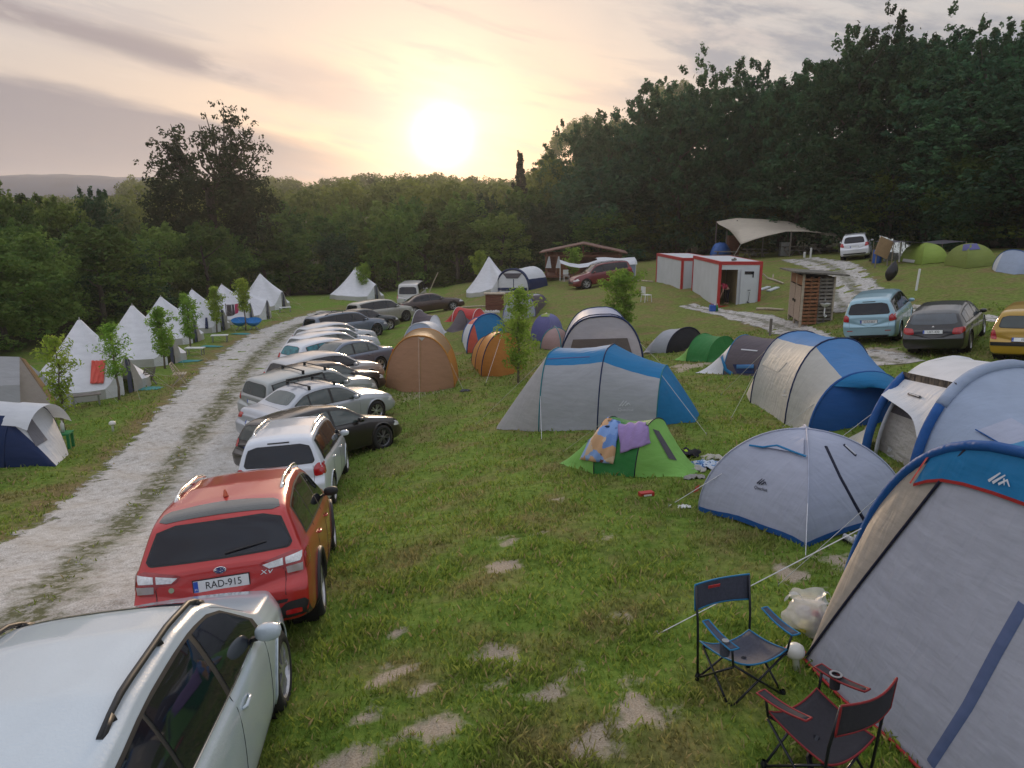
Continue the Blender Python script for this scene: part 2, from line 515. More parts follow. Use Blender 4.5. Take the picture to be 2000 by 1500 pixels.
def gravel_mat(name, centre_grass=1.0):
    m = bpy.data.materials.new(name); m.use_nodes = True
    nt = m.node_tree; N, L = nt.nodes.new, nt.links.new
    p = nt.nodes['Principled BSDF']; out = nt.nodes['Material Output']
    p.inputs['Roughness'].default_value = 0.95
    tc = N('ShaderNodeTexCoord'); at = N('ShaderNodeAttribute'); at.attribute_name = 'across'

    def noise(sc, det, rough=0.6):
        n = N('ShaderNodeTexNoise'); n.inputs['Scale'].default_value = sc; n.inputs['Detail'].default_value = det
        n.inputs['Roughness'].default_value = rough; L(tc.outputs['Object'], n.inputs['Vector']); return n.outputs[0]

    def ramp(f, st):
        n = N('ShaderNodeValToRGB')
        while len(n.color_ramp.elements) < len(st): n.color_ramp.elements.new(.5)
        for e, (q, c) in zip(n.color_ramp.elements, st):
            e.position = q; e.color = (c, c, c, 1) if isinstance(c, float) else c + (1,)
        L(f, n.inputs[0]); return n.outputs[0]

    def mth(op, a, b):
        n = N('ShaderNodeMath'); n.operation = op
        for i, v in enumerate((a, b)):
            if isinstance(v, float): n.inputs[i].default_value = v
            else: L(v, n.inputs[i])
        return n.outputs[0]

    def mix(f, a, b):
        n = N('ShaderNodeMix'); n.data_type = 'RGBA'; L(f, n.inputs[0])
        for k, v in ((6, a), (7, b)):
            if isinstance(v, tuple): n.inputs[k].default_value = v + (1,)
            else: L(v, n.inputs[k])
        return n.outputs[2]
    big, mid, tiny, wob = noise(0.9, 5), noise(5.0, 8, .7), noise(45.0, 4, .7), noise(2.2, 7, .65)
    vor = N('ShaderNodeTexVoronoi'); vor.inputs['Scale'].default_value = 38; L(tc.outputs['Object'], vor.inputs['Vector'])
    stone = ramp(mid, [(0.30, (0.28, 0.25, 0.21)), (0.46, (0.54, 0.51, 0.475)), (0.68, (0.70, 0.68, 0.65))])
    stone = mix(ramp(tiny, [(0.36, 0.75), (0.56, 0.0)]), stone, (0.17, 0.155, 0.125))
    stone = mix(ramp(big, [(0.50, 0.0), (0.72, 0.5)]), stone, (0.36, 0.30, 0.22))
    # strip of grass and soil along the middle
    g = mth('MULTIPLY', ramp(mth('ADD', at.outputs['Fac'], mth('MULTIPLY', mth('SUBTRACT', wob, 0.5), 0.9)), [(0.08, 1.0), (0.30, 0.0)]), centre_grass)
    g2 = ramp(wob, [(0.62, 0.0), (0.70, 1.0)])
    g = mth('MAXIMUM', g, mth('MULTIPLY', g2, 0.6))
    g = mth('MULTIPLY', g, ramp(mid, [(0.38, 0.0), (0.50, 1.0)]))
    gcol = ramp(tiny, [(0.35, (0.055, 0.07, 0.022)), (0.65, (0.13, 0.12, 0.05))])
    col = mix(g, stone, gcol)
    L(col, p.inputs['Base Color'])
    b = N('ShaderNodeBump'); b.inputs['Strength'].default_value = 0.5; b.inputs['Distance'].default_value = 0.02
    L(mth('ADD', tiny, mth('MULTIPLY', vor.outputs['Distance'], 0.6)), b.inputs['Height']); L(b.outputs[0], p.inputs['Normal'])
    # ragged border where the gravel thins out into the lawn
    e = mth('ADD', at.outputs['Fac'], mth('MULTIPLY', mth('SUBTRACT', wob, 0.5), 1.0))
    e = mth('ADD', e, mth('MULTIPLY', mth('SUBTRACT', tiny, 0.5), 0.5))
    alpha = ramp(e, [(0.93, 1.0), (1.0, 0.0)])
    if centre_grass < 1: alpha = mth('MULTIPLY', alpha, ramp(mid, [(0.36, 0.0), (0.44, 1.0)]))
    L(alpha, p.inputs['Alpha'])
    return m


def ground_mat():
    m = bpy.data.materials.new('lawn_ground'); m.use_nodes = True
    nt = m.node_tree; N, L = nt.nodes.new, nt.links.new
    p = nt.nodes['Principled BSDF']; p.inputs['Roughness'].default_value = 1.0; p.inputs['Specular IOR Level'].default_value = 0.1
    tc = N('ShaderNodeTexCoord')

    def noise(sc, det, rough=0.6, stretch=None):
        v = tc.outputs['Object']
        if stretch:
            mp = N('ShaderNodeMapping'); mp.inputs['Scale'].default_value = stretch; L(v, mp.inputs[0]); v = mp.outputs[0]
        n = N('ShaderNodeTexNoise'); n.inputs['Scale'].default_value = sc; n.inputs['Detail'].default_value = det
        n.inputs['Roughness'].default_value = rough; L(v, n.inputs['Vector']); return n.outputs[0]

    def ramp(f, st):
        n = N('ShaderNodeValToRGB')
        while len(n.color_ramp.elements) < len(st): n.color_ramp.elements.new(.5)
        for e, (q, c) in zip(n.color_ramp.elements, st):
            e.position = q; e.color = (c, c, c, 1) if isinstance(c, float) else c + (1,)
        L(f, n.inputs[0]); return n.outputs[0]

    def mix(f, a, b):
        n = N('ShaderNodeMix'); n.data_type = 'RGBA'
        L(f, n.inputs[0])
        for k, v in ((6, a), (7, b)):
            if isinstance(v, tuple): n.inputs[k].default_value = v + (1,)
            else: L(v, n.inputs[k])
        return n.outputs[2]
    big, mid, fine, tiny = noise(0.16, 4), noise(0.9, 6, .65), noise(7.0, 8, .7), noise(60.0, 3, .7)
    green = ramp(fine, [(0.28, (0.065, 0.12, 0.016)), (0.5, (0.14, 0.225, 0.034)), (0.72, (0.24, 0.33, 0.06))])
    dry = ramp(fine, [(0.30, (0.13, 0.105, 0.04)), (0.68, (0.31, 0.24, 0.11))])
    at = N('ShaderNodeAttribute'); at.attribute_name = 'dry'
    s = N('ShaderNodeMath'); s.operation = 'ADD'; L(ramp(mid, [(0.46, 0.0), (0.66, 0.75)]), s.inputs[0]); L(at.outputs['Fac'], s.inputs[1]); s.use_clamp = True
    col = mix(s.outputs[0], green, dry)
    # bare soil
    ab = N('ShaderNodeAttribute'); ab.attribute_name = 'bare'
    q = N('ShaderNodeMath'); q.operation = 'MULTIPLY_ADD'; L(fine, q.inputs[0]); q.inputs[1].default_value = 1.3
    L(ab.outputs['Fac'], q.inputs[2])
    soil = ramp(tiny, [(0.3, (0.30, 0.24, 0.17)), (0.7, (0.56, 0.47, 0.37))])
    col = mix(ramp(q.outputs[0], [(1.02, 0.0), (1.30, 1.0)]) if False else _rr(nt, q.outputs[0], 1.00, 1.35), col, soil)
    # forest floor, much darker than the lawn
    af = N('ShaderNodeAttribute'); af.attribute_name = 'wood'
    col = mix(af.outputs['Fac'], col, ramp(fine, [(0.3, (0.012, 0.016, 0.006)), (0.7, (0.04, 0.045, 0.018))]))
    L(col, p.inputs['Base Color'])
    b = N('ShaderNodeBump'); b.inputs['Strength'].default_value = 0.7; b.inputs['Distance'].default_value = 0.05
    ad = N('ShaderNodeMath'); ad.operation = 'ADD'; L(fine, ad.inputs[0]); L(tiny, ad.inputs[1])
    L(ad.outputs[0], b.inputs['Height']); L(b.outputs[0], p.inputs['Normal'])
    return m


def _rr(nt, sock, a, b):
    n = nt.nodes.new('ShaderNodeMapRange'); n.inputs['From Min'].default_value = a; n.inputs['From Max'].default_value = b
    nt.links.new(sock, n.inputs['Value']); return n.outputs[0]


def wood_amount(x, y):
    """1 in the woods, 0 on the camp site; the edge of the wood in plan"""
    e = np.interp(x, EDGE_X, EDGE_Y)
    f = np.clip((y - e) / 3.0, 0, 1)
    lf = np.clip((-(x) - np.interp(y, LEFT_Y, LEFT_X)) / 3.0, 0, 1)
    return np.maximum(f, lf)


LEFT_Y = [-20, 5, 20, 30, 40, 50, 60, 70, 80]
LEFT_X = [32, 30, 24.5, 23.5, 25, 25, 24.5, 23, 20]
EDGE_X = [-60, -24, -12, 0, 8, 14, 24, 27, 29, 32, 36, 50, 90]
EDGE_Y = [60, 72, 75, 76, 76, 81, 82, 75, 58, 49, 42, 38, 30]

gravel = gravel_mat('road_gravel', 1.0)
gravel2 = gravel_mat('track_gravel', 0.9)
CR = strip('gravel_road', ROAD, gravel, 0.012, 'pale gravel track with a grassy middle running past the cars')
CT = strip('gravel_path', TRACK, gravel2, 0.012, 'white gravel track curving down the hill', na=14)
CP_ = [strip('gravel_path', q, gravel2, 0.016, 'patchy gravel path', na=12) for q in PATHS]

go = np_mesh('ground', _V, _F, ground_mat(), smooth=True)
tag(go, kind='structure', label='sloping camp site lawn with worn dry patches')
_b = bare_amount(_XX.ravel(), _YY.ravel()); _wd = wood_amount(_XX.ravel(), _YY.ravel())


def road_dist(x, y, C):
    d = np.full(x.shape, 99.0)
    for q in C[::4]:
        d = np.minimum(d, np.sqrt((x - q[0]) ** 2 + (y - q[1]) ** 2) / q[2])
    return d


_rd = road_dist(_XX.ravel(), _YY.ravel(), CR)
_dry = np.exp(-((_rd - 1.15) / 0.25) ** 2) * 0.7
_dry += 0.35 * np.clip((_YY.ravel() - 14) / 20, 0, 1) * (_XX.ravel() > -6) * (_rd > 1.5)
for nm, ar in (('bare', _b), ('wood', _wd), ('dry', _dry)):
    at = go.data.attributes.new(nm, 'FLOAT', 'POINT'); at.data.foreach_set('value', ar.astype(np.float32))

# far hill range on the left
hx = np.linspace(-1000, -60, 60)
hv = []; hf = []
for k, x in enumerate(hx):
    top = 55 + 4 * sin(k * .13 + 1) + 1.0 * sin(k * .7) + .5 * sin(k * 2.1) - np.clip((x + 480) / 400, 0, 1) * 38
    for j, (yy, zz) in enumerate(((720, -5), (780, top * .55), (830, top * .9), (870, top), (910, top * .8), (960, -5))):
        hv.append((x, yy + 12 * sin(k * .4 + j), zz))
for k in range(59):
    for j in range(5):
        a = k * 6 + j; hf.append((a, a + 6, a + 7, a + 1))
hill = np_mesh('far_hills', hv, hf, mat('hill_air_blue', (0.020, 0.045, 0.09), 1.0, vscale=0.02, var=.3), smooth=True)  # the blue of distant air is painted into the hill colour
tag(hill, kind='structure', label='long blue wooded hill range on the horizon at left')
# ------------------------------------------------------------------ trees
def leaf_mat(name, cdark, clight, transl=0.3, scale=0.6, vr=(.55, 1.45)):
    m = bpy.data.materials.new(name); m.use_nodes = True
    nt = m.node_tree; N, L = nt.nodes.new, nt.links.new
    p = nt.nodes['Principled BSDF']; out = nt.nodes['Material Output']
    p.inputs['Roughness'].default_value = 0.75; p.inputs['Specular IOR Level'].default_value = 0.15
    tc = N('ShaderNodeTexCoord'); oi = N('ShaderNodeObjectInfo')
    ad = N('ShaderNodeVectorMath'); ad.operation = 'ADD'; L(tc.outputs['Object'], ad.inputs[0])
    cb = N('ShaderNodeMath'); cb.operation = 'MULTIPLY'; L(oi.outputs['Random'], cb.inputs[0]); cb.inputs[1].default_value = 37
    L(cb.outputs[0], ad.inputs[1])
    nz = N('ShaderNodeTexNoise'); nz.inputs['Scale'].default_value = scale; nz.inputs['Detail'].default_value = 4; L(ad.outputs[0], nz.inputs['Vector'])
    cr = N('ShaderNodeValToRGB'); cr.color_ramp.elements[0].position = 0.32; cr.color_ramp.elements[1].position = 0.70
    cr.color_ramp.elements[0].color = cdark + (1,); cr.color_ramp.elements[1].color = clight + (1,)
    L(nz.outputs[0], cr.inputs[0])
    hs = N('ShaderNodeHueSaturation'); L(cr.outputs[0], hs.inputs['Color'])
    mr = N('ShaderNodeMapRange'); mr.inputs['To Min'].default_value = vr[0]; mr.inputs['To Max'].default_value = vr[1]
    L(oi.outputs['Random'], mr.inputs['Value']); L(mr.outputs[0], hs.inputs['Value'])
    mh = N('ShaderNodeMath'); mh.operation = 'MULTIPLY_ADD'; mh.inputs[1].default_value = 0.05; mh.inputs[2].default_value = 0.475
    fr = N('ShaderNodeMath'); fr.operation = 'FRACT'; m7 = N('ShaderNodeMath'); m7.operation = 'MULTIPLY'; m7.inputs[1].default_value = 7.3
    L(oi.outputs['Random'], m7.inputs[0]); L(m7.outputs[0], fr.inputs[0]); L(fr.outputs[0], mh.inputs[0]); L(mh.outputs[0], hs.inputs['Hue'])
    L(hs.outputs[0], p.inputs['Base Color'])
    t = N('ShaderNodeBsdfTranslucent'); L(hs.outputs[0], t.inputs[0])
    mx = N('ShaderNodeMixShader'); mx.inputs[0].default_value = transl
    L(p.outputs[0], mx.inputs[1]); L(t.outputs[0], mx.inputs[2]); L(mx.outputs[0], out.inputs[0])
    return m


leafM = leaf_mat('leaves_wood', (0.050, 0.105, 0.026), (0.18, 0.26, 0.055), .5)
leafDark = leaf_mat('leaves_dark', (0.026, 0.075, 0.036), (0.085, 0.175, 0.070), .4)
leafBig = leaf_mat('leaves_poplar', (0.014, 0.028, 0.010), (0.040, 0.060, 0.020))
leafYoung = leaf_mat('leaves_young', (0.13, 0.24, 0.03), (0.36, 0.50, 0.08), 0.5, 2.0, (.85, 1.15))
leafCon = leaf_mat('needles', (0.010, 0.022, 0.012), (0.025, 0.045, 0.022))
bark = mat('bark', (0.075, 0.062, 0.048), 0.95, var=0.4, vscale=9, bump=0.6, stretch=(1, 1, .3))
barkY = mat('bark_young', (0.15, 0.12, 0.09), 0.9, var=0.3, vscale=20)


def leaves(centres, radii, per, size, rg, squash=0.75, down=0.0, long=1.0, soft=False):
    """leaf quads on the shells of many clumps"""
    Vs = []
    for c, r in zip(centres, radii):
        n = max(6, int(per * r * r))
        d = rg.normal(size=(n, 3)); d /= np.linalg.norm(d, axis=1)[:, None]
        rad = r * (0.62 + 0.42 * rg.random(n) ** 0.6) * (1 + 0.18 * np.sin(d[:, 0] * 5 + c[0]) * np.cos(d[:, 1] * 4 + c[1]))
        if soft: rad = r * np.abs(rg.normal(size=n)) ** .8 * .72 + .04
        P = c + d * rad[:, None] * np.array([1, 1, squash])
        nrm = d + rg.normal(size=(n, 3)) * 0.55 + np.array([0, 0, 0.35])
        nrm /= np.linalg.norm(nrm, axis=1)[:, None]
        a = np.cross(nrm, rg.normal(size=(n, 3))); a /= np.linalg.norm(a, axis=1)[:, None]
        b = np.cross(nrm, a)
        s = size * (0.6 + 0.8 * rg.random(n))[:, None]
        a = a * s * long; b = b * s * 0.62
        q = np.stack([P - a, P - b * 0.9 + nrm * s * .1, P + a, P + b * 0.9 + nrm * s * .1], 1)
        q[:, :, 2] -= down
        Vs.append(q.reshape(-1, 3))
    V = np.concatenate(Vs)
    F = np.arange(len(V)).reshape(-1, 4)
    return V, F


def trunk_mb(h, r, limbs, rg, crown_w, top=0.85, base=0.3):
    m = MB()
    pts = [(0, 0, -0.3)]
    x = y = 0
    for k in range(1, 6):
        x += rg.normal() * 0.04 * h / 5; y += rg.normal() * 0.04 * h / 5
        pts.append((x, y, h * top * k / 5))
    m.tube(pts, [r * 1.25] + [r * (1 - 0.16 * k) for k in range(1, 6)], 7)
    for k in range(limbs):
        t = base + (top - base) * (k + .5) / limbs
        ln_ = 1; z = h * t; i = min(4, int(t / top * 5)); f = t / top * 5 - i
        p = Vector(pts[i]).lerp(Vector(pts[i + 1]), f)
        a = k * 2.4 + rg.random()
        ln = crown_w * (0.22 + 0.2 * rg.random())
        e = p + Vector((cos(a) * ln, sin(a) * ln, ln * (0.5 + 0.5 * rg.random())))
        mid = p.lerp(e, 0.5) + Vector((0, 0, -0.08 * ln))
        rr = r * (1 - t) * 0.75 + 0.02
        m.tube([p, mid, e], [rr, rr * .7, rr * .25], 5)
    return m


def make_tree(name, kind, seed, h=10.0, w=6.0):
    """unit trees: h high, w wide, at the origin; returns root"""
    rg = np.random.default_rng(seed)
    root = empty(name, (0, 0, 0))
    C = []; R = []
    lm = leafM; per = 100; size = 0.17; squash = .75; lng = 1.0; soft = False
    if kind in ('broad', 'bush', 'dark'):
        lm = leafDark if kind == 'dark' else leafM
        lo = 0.08 if kind != 'dark' else 0.06
        n = 46
        lobes = [(rg.normal() * w * .16, rg.normal() * w * .16, h * (0.45 + .4 * rg.random()), w * (.2 + .15 * rg.random())) for _ in range(5)]
        for k in range(n):
            z = lo + (0.97 - lo) * rg.random() ** 0.85
            prof = np.interp(z, [0, .12, .35, .6, .8, 1.0], [.66, .85, 1.0, .88, .6, .16]) * w / 2
            a = rg.random() * 2 * pi; rad = prof * (0.35 + 0.6 * rg.random() ** .5)
            rad *= 1 + 0.28 * sin(3 * a + seed + z * 4)
            r = w * (0.085 + 0.09 * rg.random())
            C.append(np.array([cos(a) * rad, sin(a) * rad, h * z - r * .4])); R.append(r)
        for q in lobes: C.append(np.array([q[0], q[1], q[2]])); R.append(q[3] * .8)
        C = [c * np.array([1, 1, 1]) for c in C]
        m = trunk_mb(h, 0.022 * h, 7, rg, w * .8)
    elif kind == 'locust':
        per = 62; squash = .55; size = .17; lm = leafDark; soft = True
        heads = [(rg.normal() * w * .20, rg.normal() * w * .20, .72 + .26 * rg.random(), .16 + .10 * rg.random()) for _ in range(6)]
        for k in range(150):
            z = 0.08 + 0.80 * rg.random() ** .9
            prof = np.interp(z, [0, .15, .45, .7, .88], [.70, .92, 1.0, .82, .45]) * w / 2
            a = rg.random() * 2 * pi; rad = prof * (0.35 + 0.7 * rg.random() ** .6)
            rad *= 1 + .2 * sin(3 * a + seed + z * 5)
            r = w * (0.055 + 0.065 * rg.random())
            C.append(np.array([cos(a) * rad, sin(a) * rad, h * z])); R.append(r)
        for hx_, hy_, hz_, hr in heads:       # separate airy heads at the top
            for k in range(9):
                q = np.clip(rg.normal(size=3), -1.3, 1.3) * np.array([hr * w * .5, hr * w * .5, hr * h * .28])
                C.append(np.array([hx_ + q[0], hy_ + q[1], min(h * 1.02, h * (hz_ - .06) + q[2])])); R.append(w * (.04 + .045 * rg.random()))
        m = trunk_mb(h, 0.018 * h, 9, rg, w * .55, top=.86, base=.3)
    elif kind == 'conifer':
        lm = leafCon; size = .2; per = 60; lng = 1.6
        for k in range(60):
            z = 0.1 + .88 * k / 60; rad = w / 2 * (1 - z) * (0.6 + .5 * rg.random()); a = k * 2.4
            C.append(np.array([cos(a) * rad, sin(a) * rad, h * z])); R.append(w * .11 * (1.15 - z))
        m = trunk_mb(h, 0.02 * h, 1, rg, .3, top=.96)
    # ragged sprays sticking out of the outline
    Vv, Ff = leaves(C, R, per, size, rg, squash, long=lng, soft=soft)
    sp = []
    top = [c for c in C if c[2] > h * .35][::1 if kind != 'locust' else 2]
    for c in top:
        for q in range(2):
            d = np.array([c[0], c[1], (c[2] - h * .45) * .7]) + rg.normal(size=3) * w * .08
            d /= np.linalg.norm(d) + 1e-6
            ln = w * (.05 + .06 * rg.random())
            for t in np.linspace(.3, 1, 7):
                sp.append(c + d * (w * .09 + ln * t) + rg.normal(size=3) * .07)
    V2, F2 = leaves(sp, [0.16] * len(sp), 90, size * .8, rg, 1.0)
    V = np.concatenate([Vv, V2]); F = np.concatenate([Ff, F2 + len(Vv)])
    m.build('trunk', bark, root, smooth=True)
    np_mesh('crown', V, F, lm, root)
    return root


def zline(X, Y, py):
    """world height at (X, Y) of a sight line of given slope"""
    v = (py - 750) / F_PX
    return CAM_Z - Y * (SP + v * CP) / (CP - v * SP)


def pxof(X, Y, z):
    D = Y * CP - (z - CAM_Z) * SP
    return 1000 + F_PX * X / D, 750 - F_PX * ((z - CAM_Z) * CP + Y * SP) / D


SKY = [(-400, 372), (0, 365), (30, 385), (60, 392), (100, 385), (140, 372), (180, 352), (215, 362), (230, 380), (260, 345), (300, 352), (480, 352), (540, 345), (570, 350), (600, 360), (650, 352), (700, 343),
       (760, 345), (800, 340), (860, 341), (900, 346), (950, 350), (1000, 350), (1030, 335), (1060, 325), (1085, 262), (1110, 250), (1130, 228), (1165, 240), (1215, 230), (1240, 262),
       (1262, 258), (1272, 165), (1300, 168), (1340, 150), (1380, 128), (1410, 140), (1440, 150), (1500, 133), (1530, 165), (1545, 135), (1590, 115), (1630, 100), (1660, 105), (1685, 60),
       (1720, 50), (1770, 68), (1800, 90), (1840, 62), (1870, 90), (1905, 60), (1950, 85), (2000, 42), (2100, 40), (2400, 20)]
SKX = [a for a, b in SKY]; SKYY = [b for a, b in SKY]

VAR = {}
for kind, seeds in (('broad', (1, 2, 3, 4)), ('dark', (5, 6, 7)), ('locust', (8, 9, 10, 11)), ('bush', (12, 13))):
    HN = {'locust': 15.0, 'dark': 12.0}; WN = {'locust': 9.0, 'dark': 8.0, 'bush': 9.0}
    VAR[kind] = [make_tree({'broad': 'broadleaf_tree', 'dark': 'broadleaf_tree', 'locust': 'locust_tree', 'bush': 'large_shrub'}[kind], kind, sd,
                           HN.get(kind, 10.0), WN.get(kind, 6.5)) for sd in seeds]
_used = set()
tr = random.Random(11)


def plant(kind, x, y, h, w, label, group, cat='tree'):
    k = tr.randrange(len(VAR[kind])); src = VAR[kind][k]
    if (kind, k) not in _used: _used.add((kind, k)); o = src
    else: o = copy_tree(src)
    o.location = (x, y, H(x, y) - 0.15)
    o.rotation_euler = (0, 0, tr.random() * 6.28)
    w0 = WN.get(kind, 6.5)
    w = max(w, h * .52)
    s = w / w0
    o.scale = (s, s, h / HN.get(kind, 10.0))
    tag(o, label, cat, group)
    return o


NT = 0


def wood(kinds, spots, label, group, hmin, hmax, top_k=(0.72, 1.0), wr=(5, 7.5)):
    global NT
    for x, y, row in spots:
        x += tr.uniform(-1.2, 1.2); y += tr.uniform(-1.2, 1.2)
        g = H(x, y)
        px, _ = pxof(x, y, g + 8)
        if px < -160 or px > 2160: continue
        zt = zline(x, y, np.interp(px, SKX, SKYY))
        hh = (zt - g)
        k = tr.uniform(*top_k) if row < 2 else tr.uniform(.93, 1.04)
        if row >= 2: h = min(hh * k, hmax * 1.15)
        else: h = min(hh * k, tr.uniform(hmin, hmax))
        h = max(3.0, h)
        w = tr.uniform(*wr) * (0.8 + 0.2 * min(1, h / 12))
        plant(tr.choice(kinds), x, y, h, w, label, group)
        NT += 1


# left wood, behind the row of bell tents
spots = []
for row, off in enumerate((3.2, 8.0, 13.5, 20)):
    yy = 14 + row * 1.5
    while yy < 72:
        spots.append((-np.interp(yy, LEFT_Y, LEFT_X) - off, yy, row)); yy += 5.2
wood(['broad', 'bush', 'dark', 'broad'], spots, 'leafy tree in the dense wood behind the row of white bell tents', 'trees of the left-hand wood', 6, 9, (.6, .97), (5.5, 7.5))
# middle wood
spots = []
for row, off in enumerate((3.0, 8.5, 15, 23, 33)):
    xx = -34 + row
    while xx < 14:
        spots.append((xx, np.interp(xx, EDGE_X, EDGE_Y) + off, row)); xx += 5.6 + row * .5
wood(['broad', 'bush', 'broad', 'dark'], spots, 'rounded tree in the hazy wood below the low sun', 'trees of the middle wood', 5, 8.5, (.6, .85), (6, 8.5))
# right hillside
spots = []
for row, off in enumerate((2.8, 7.5, 13, 19.5)):
    xx = 9 + row
    while xx < 66:
        spots.append((xx, np.interp(xx, EDGE_X, EDGE_Y) + off, row)); xx += 4.6 + row * .2 if xx < 26 or xx > 33 else 2.2
wood(['locust', 'dark', 'locust', 'dark'], spots, 'dark feathery tree on the wooded hillside at right', 'trees of the right-hand hillside', 9, 16, (.5, .9), (8, 11))
# undergrowth along the edge of the hillside wood
spots = []
xx = 8
while xx < 64:
    spots.append((xx, np.interp(xx, EDGE_X, EDGE_Y) + 1.2, 0)); xx += 4.0 if xx < 24 or xx > 36 else 2.4
wood(['bush', 'broad'], spots, 'low leafy bush at the foot of the dark hillside wood', 'bushes along the edge of the hillside wood', 4.5, 7, (.4, .6), (6.5, 8.5))
print('TREES', NT)

# crowns that stand out against the sky
for (px, py, Y, w) in ((1390, 126, 84, 5.5), (1290, 160, 86, 4.6), (1130, 224, 98, 4.6), (1215, 230, 97, 4.6), (1170, 238, 96, 4.2), (1490, 130, 80, 5), (1620, 98, 72, 5.5),
                       (1722, 48, 68, 6.5), (1850, 58, 66, 5.0), (1905, 62, 64, 3.8), (1780, 70, 67, 4), (1995, 34, 60, 5.5), (1335, 158, 82, 5)):
    X = (px - 1000) / F_PX * (Y * CP - 8 * SP)
    g = H(X, Y)
    plant('locust', X, Y, zline(X, Y, py) - g, w, 'tall locust tree whose airy top stands out against the sky on the right', 'tall trees along the right skyline')
con = make_tree('spruce_tree', 'conifer', 40, 10, 4)
X, Y = (1016 - 1000) / F_PX * 120, 120
con.location = (X, Y, H(X, Y)); s = (zline(X, Y, 306) - H(X, Y)) / 10; con.scale = (s * .75, s * .75, s)
tag(con, 'small pointed conifer on the skyline right of the sun', 'tree')


# the great poplar rising over the left wood
def big_poplar():
    rg = np.random.default_rng(77)
    Y = 74.0
    D0 = Y * CP - 6 * SP
    P = lambda px, py: Vector(((px - 1000) / F_PX * D0, 0, zline(0, Y, py)))
    X0 = P(405, 400).x
    z0 = H(X0, Y)
    root = empty('poplar_tree', (X0, Y, z0), 0, 'tallest tree at left, a ragged poplar with a split crown above the wood', 'tree')
    m = MB()
    to = lambda px, py, dy=0: Vector((P(px, py).x - X0, dy, P(px, py).z - z0))
    base = Vector((0, 0, -.3)); fork = to(402, 372)
    m.tube([base, base.lerp(fork, .5), fork], [.55, .48, .4], 9)
    tips = [(330, 240, .5), (318, 275, -.8), (300, 300, .6), (350, 255, -1), (290, 310, 0), (395, 215, .8), (440, 205, .3), (430, 225, 1.6), (415, 250, -1.5), (470, 235, -.5), (465, 265, 1),
            (495, 255, .4), (520, 290, -.3), (500, 300, 1.2), (480, 310, -1.5), (345, 320, 1), (310, 335, -1), (505, 340, .2), (450, 290, 2), (415, 290, -2), (345, 310, 0), (435, 320, 0), (340, 285, 0), (455, 240, 0)]
    C = []; R = []
    for i, (px, py, dy) in enumerate(tips):
        t = to(px, py, dy * 1.8)
        hub = to(345 if px < 365 else 440, 345, dy * .3)
        hub = fork.lerp(hub, .6)
        mid = hub.lerp(t, .5) + Vector((rg.normal() * .3, rg.normal() * .3, -.2))
        m.tube([fork, hub, mid, t], [.22, .15, .09, .03], 6)
        for q in range(10):
            f = .38 + .62 * rg.random()
            c = hub.lerp(t, f) + Vector(np.clip(rg.normal(size=3), -1.4, 1.4)) * .62
            C.append(np.array(c)); R.append(.24 + .30 * rg.random())
    for q in range(150):     # denser skirt, merging into the wood
        a = rg.random() * 6.28; zz = rg.random()
        px = 405 + (150 - 30 * zz) * (rg.random() * 2 - 1) * .9; py = 350 + 115 * (1 - zz)
        t = to(px, py, rg.normal() * 1.6)
        C.append(np.array(t)); R.append(.6 + .55 * rg.random())
    V, F = leaves(C, R, 110, .17, rg, .8)
    V2, F2 = leaves([c + rg.normal(size=3) * .6 for c in C], [.3] * len(C), 130, .15, rg, 1)
    m.build('trunk', bark, root, smooth=True)
    np_mesh('crown', np.concatenate([V, V2]), np.concatenate([F, F2 + len(V)]), leafBig, root)


big_poplar()

# far wood over the ridge: one mass
def far_wood():
    rg = np.random.default_rng(5)
    C = []; R = []
    Y = 108.0
    while Y < 330:
        xs = np.arange(-Y * .80, Y * .22, 6.5)
        for x in xs:
            x = x + rg.uniform(-2, 2); y = Y + rg.uniform(-3, 3)
            g = H(x, y); px = 1000 + F_PX * x / (y * CP)
            zt = zline(x, y, np.interp(px, SKX, SKYY) + (0 if Y > 240 else 12) + rg.uniform(-3, 8))
            if px < 230: zt = min(zt, zline(x, y, 385))
            h = min(zt - g, rg.uniform(11, 15) if Y < 230 else 60)
            if h < 3: h = 3
            n = 7
            for k in range(n):
                a = rg.random() * 6.28; z = h - (0.3 + rg.random() * 4.5); rad = 2.6 * rg.random() * min(1, (h - z) / 3 + .3)
                C.append(np.array([x + cos(a) * rad, y + sin(a) * rad, g + z])); R.append(1.0 + .9 * rg.random())
            C.append(np.array([x, y, g + h - 3.4])); R.append(2.6)
        Y += 6.5 + Y * .012
    V, F = leaves(C, R, 13, .42, rg, .8)
    print('FAR', len(F))
    o = np_mesh('distant_forest', V, F, leafFar)
    tag(o, 'distant wood covering the ridge under the sun', 'forest', kind='stuff')


leafFar = leaf_mat('leaves_far_sunwarm', (0.045, 0.070, 0.016), (0.17, 0.20, 0.045), .5, 0.12)  # warm glow of the hazy low sun is put into this leaf colour
far_wood()


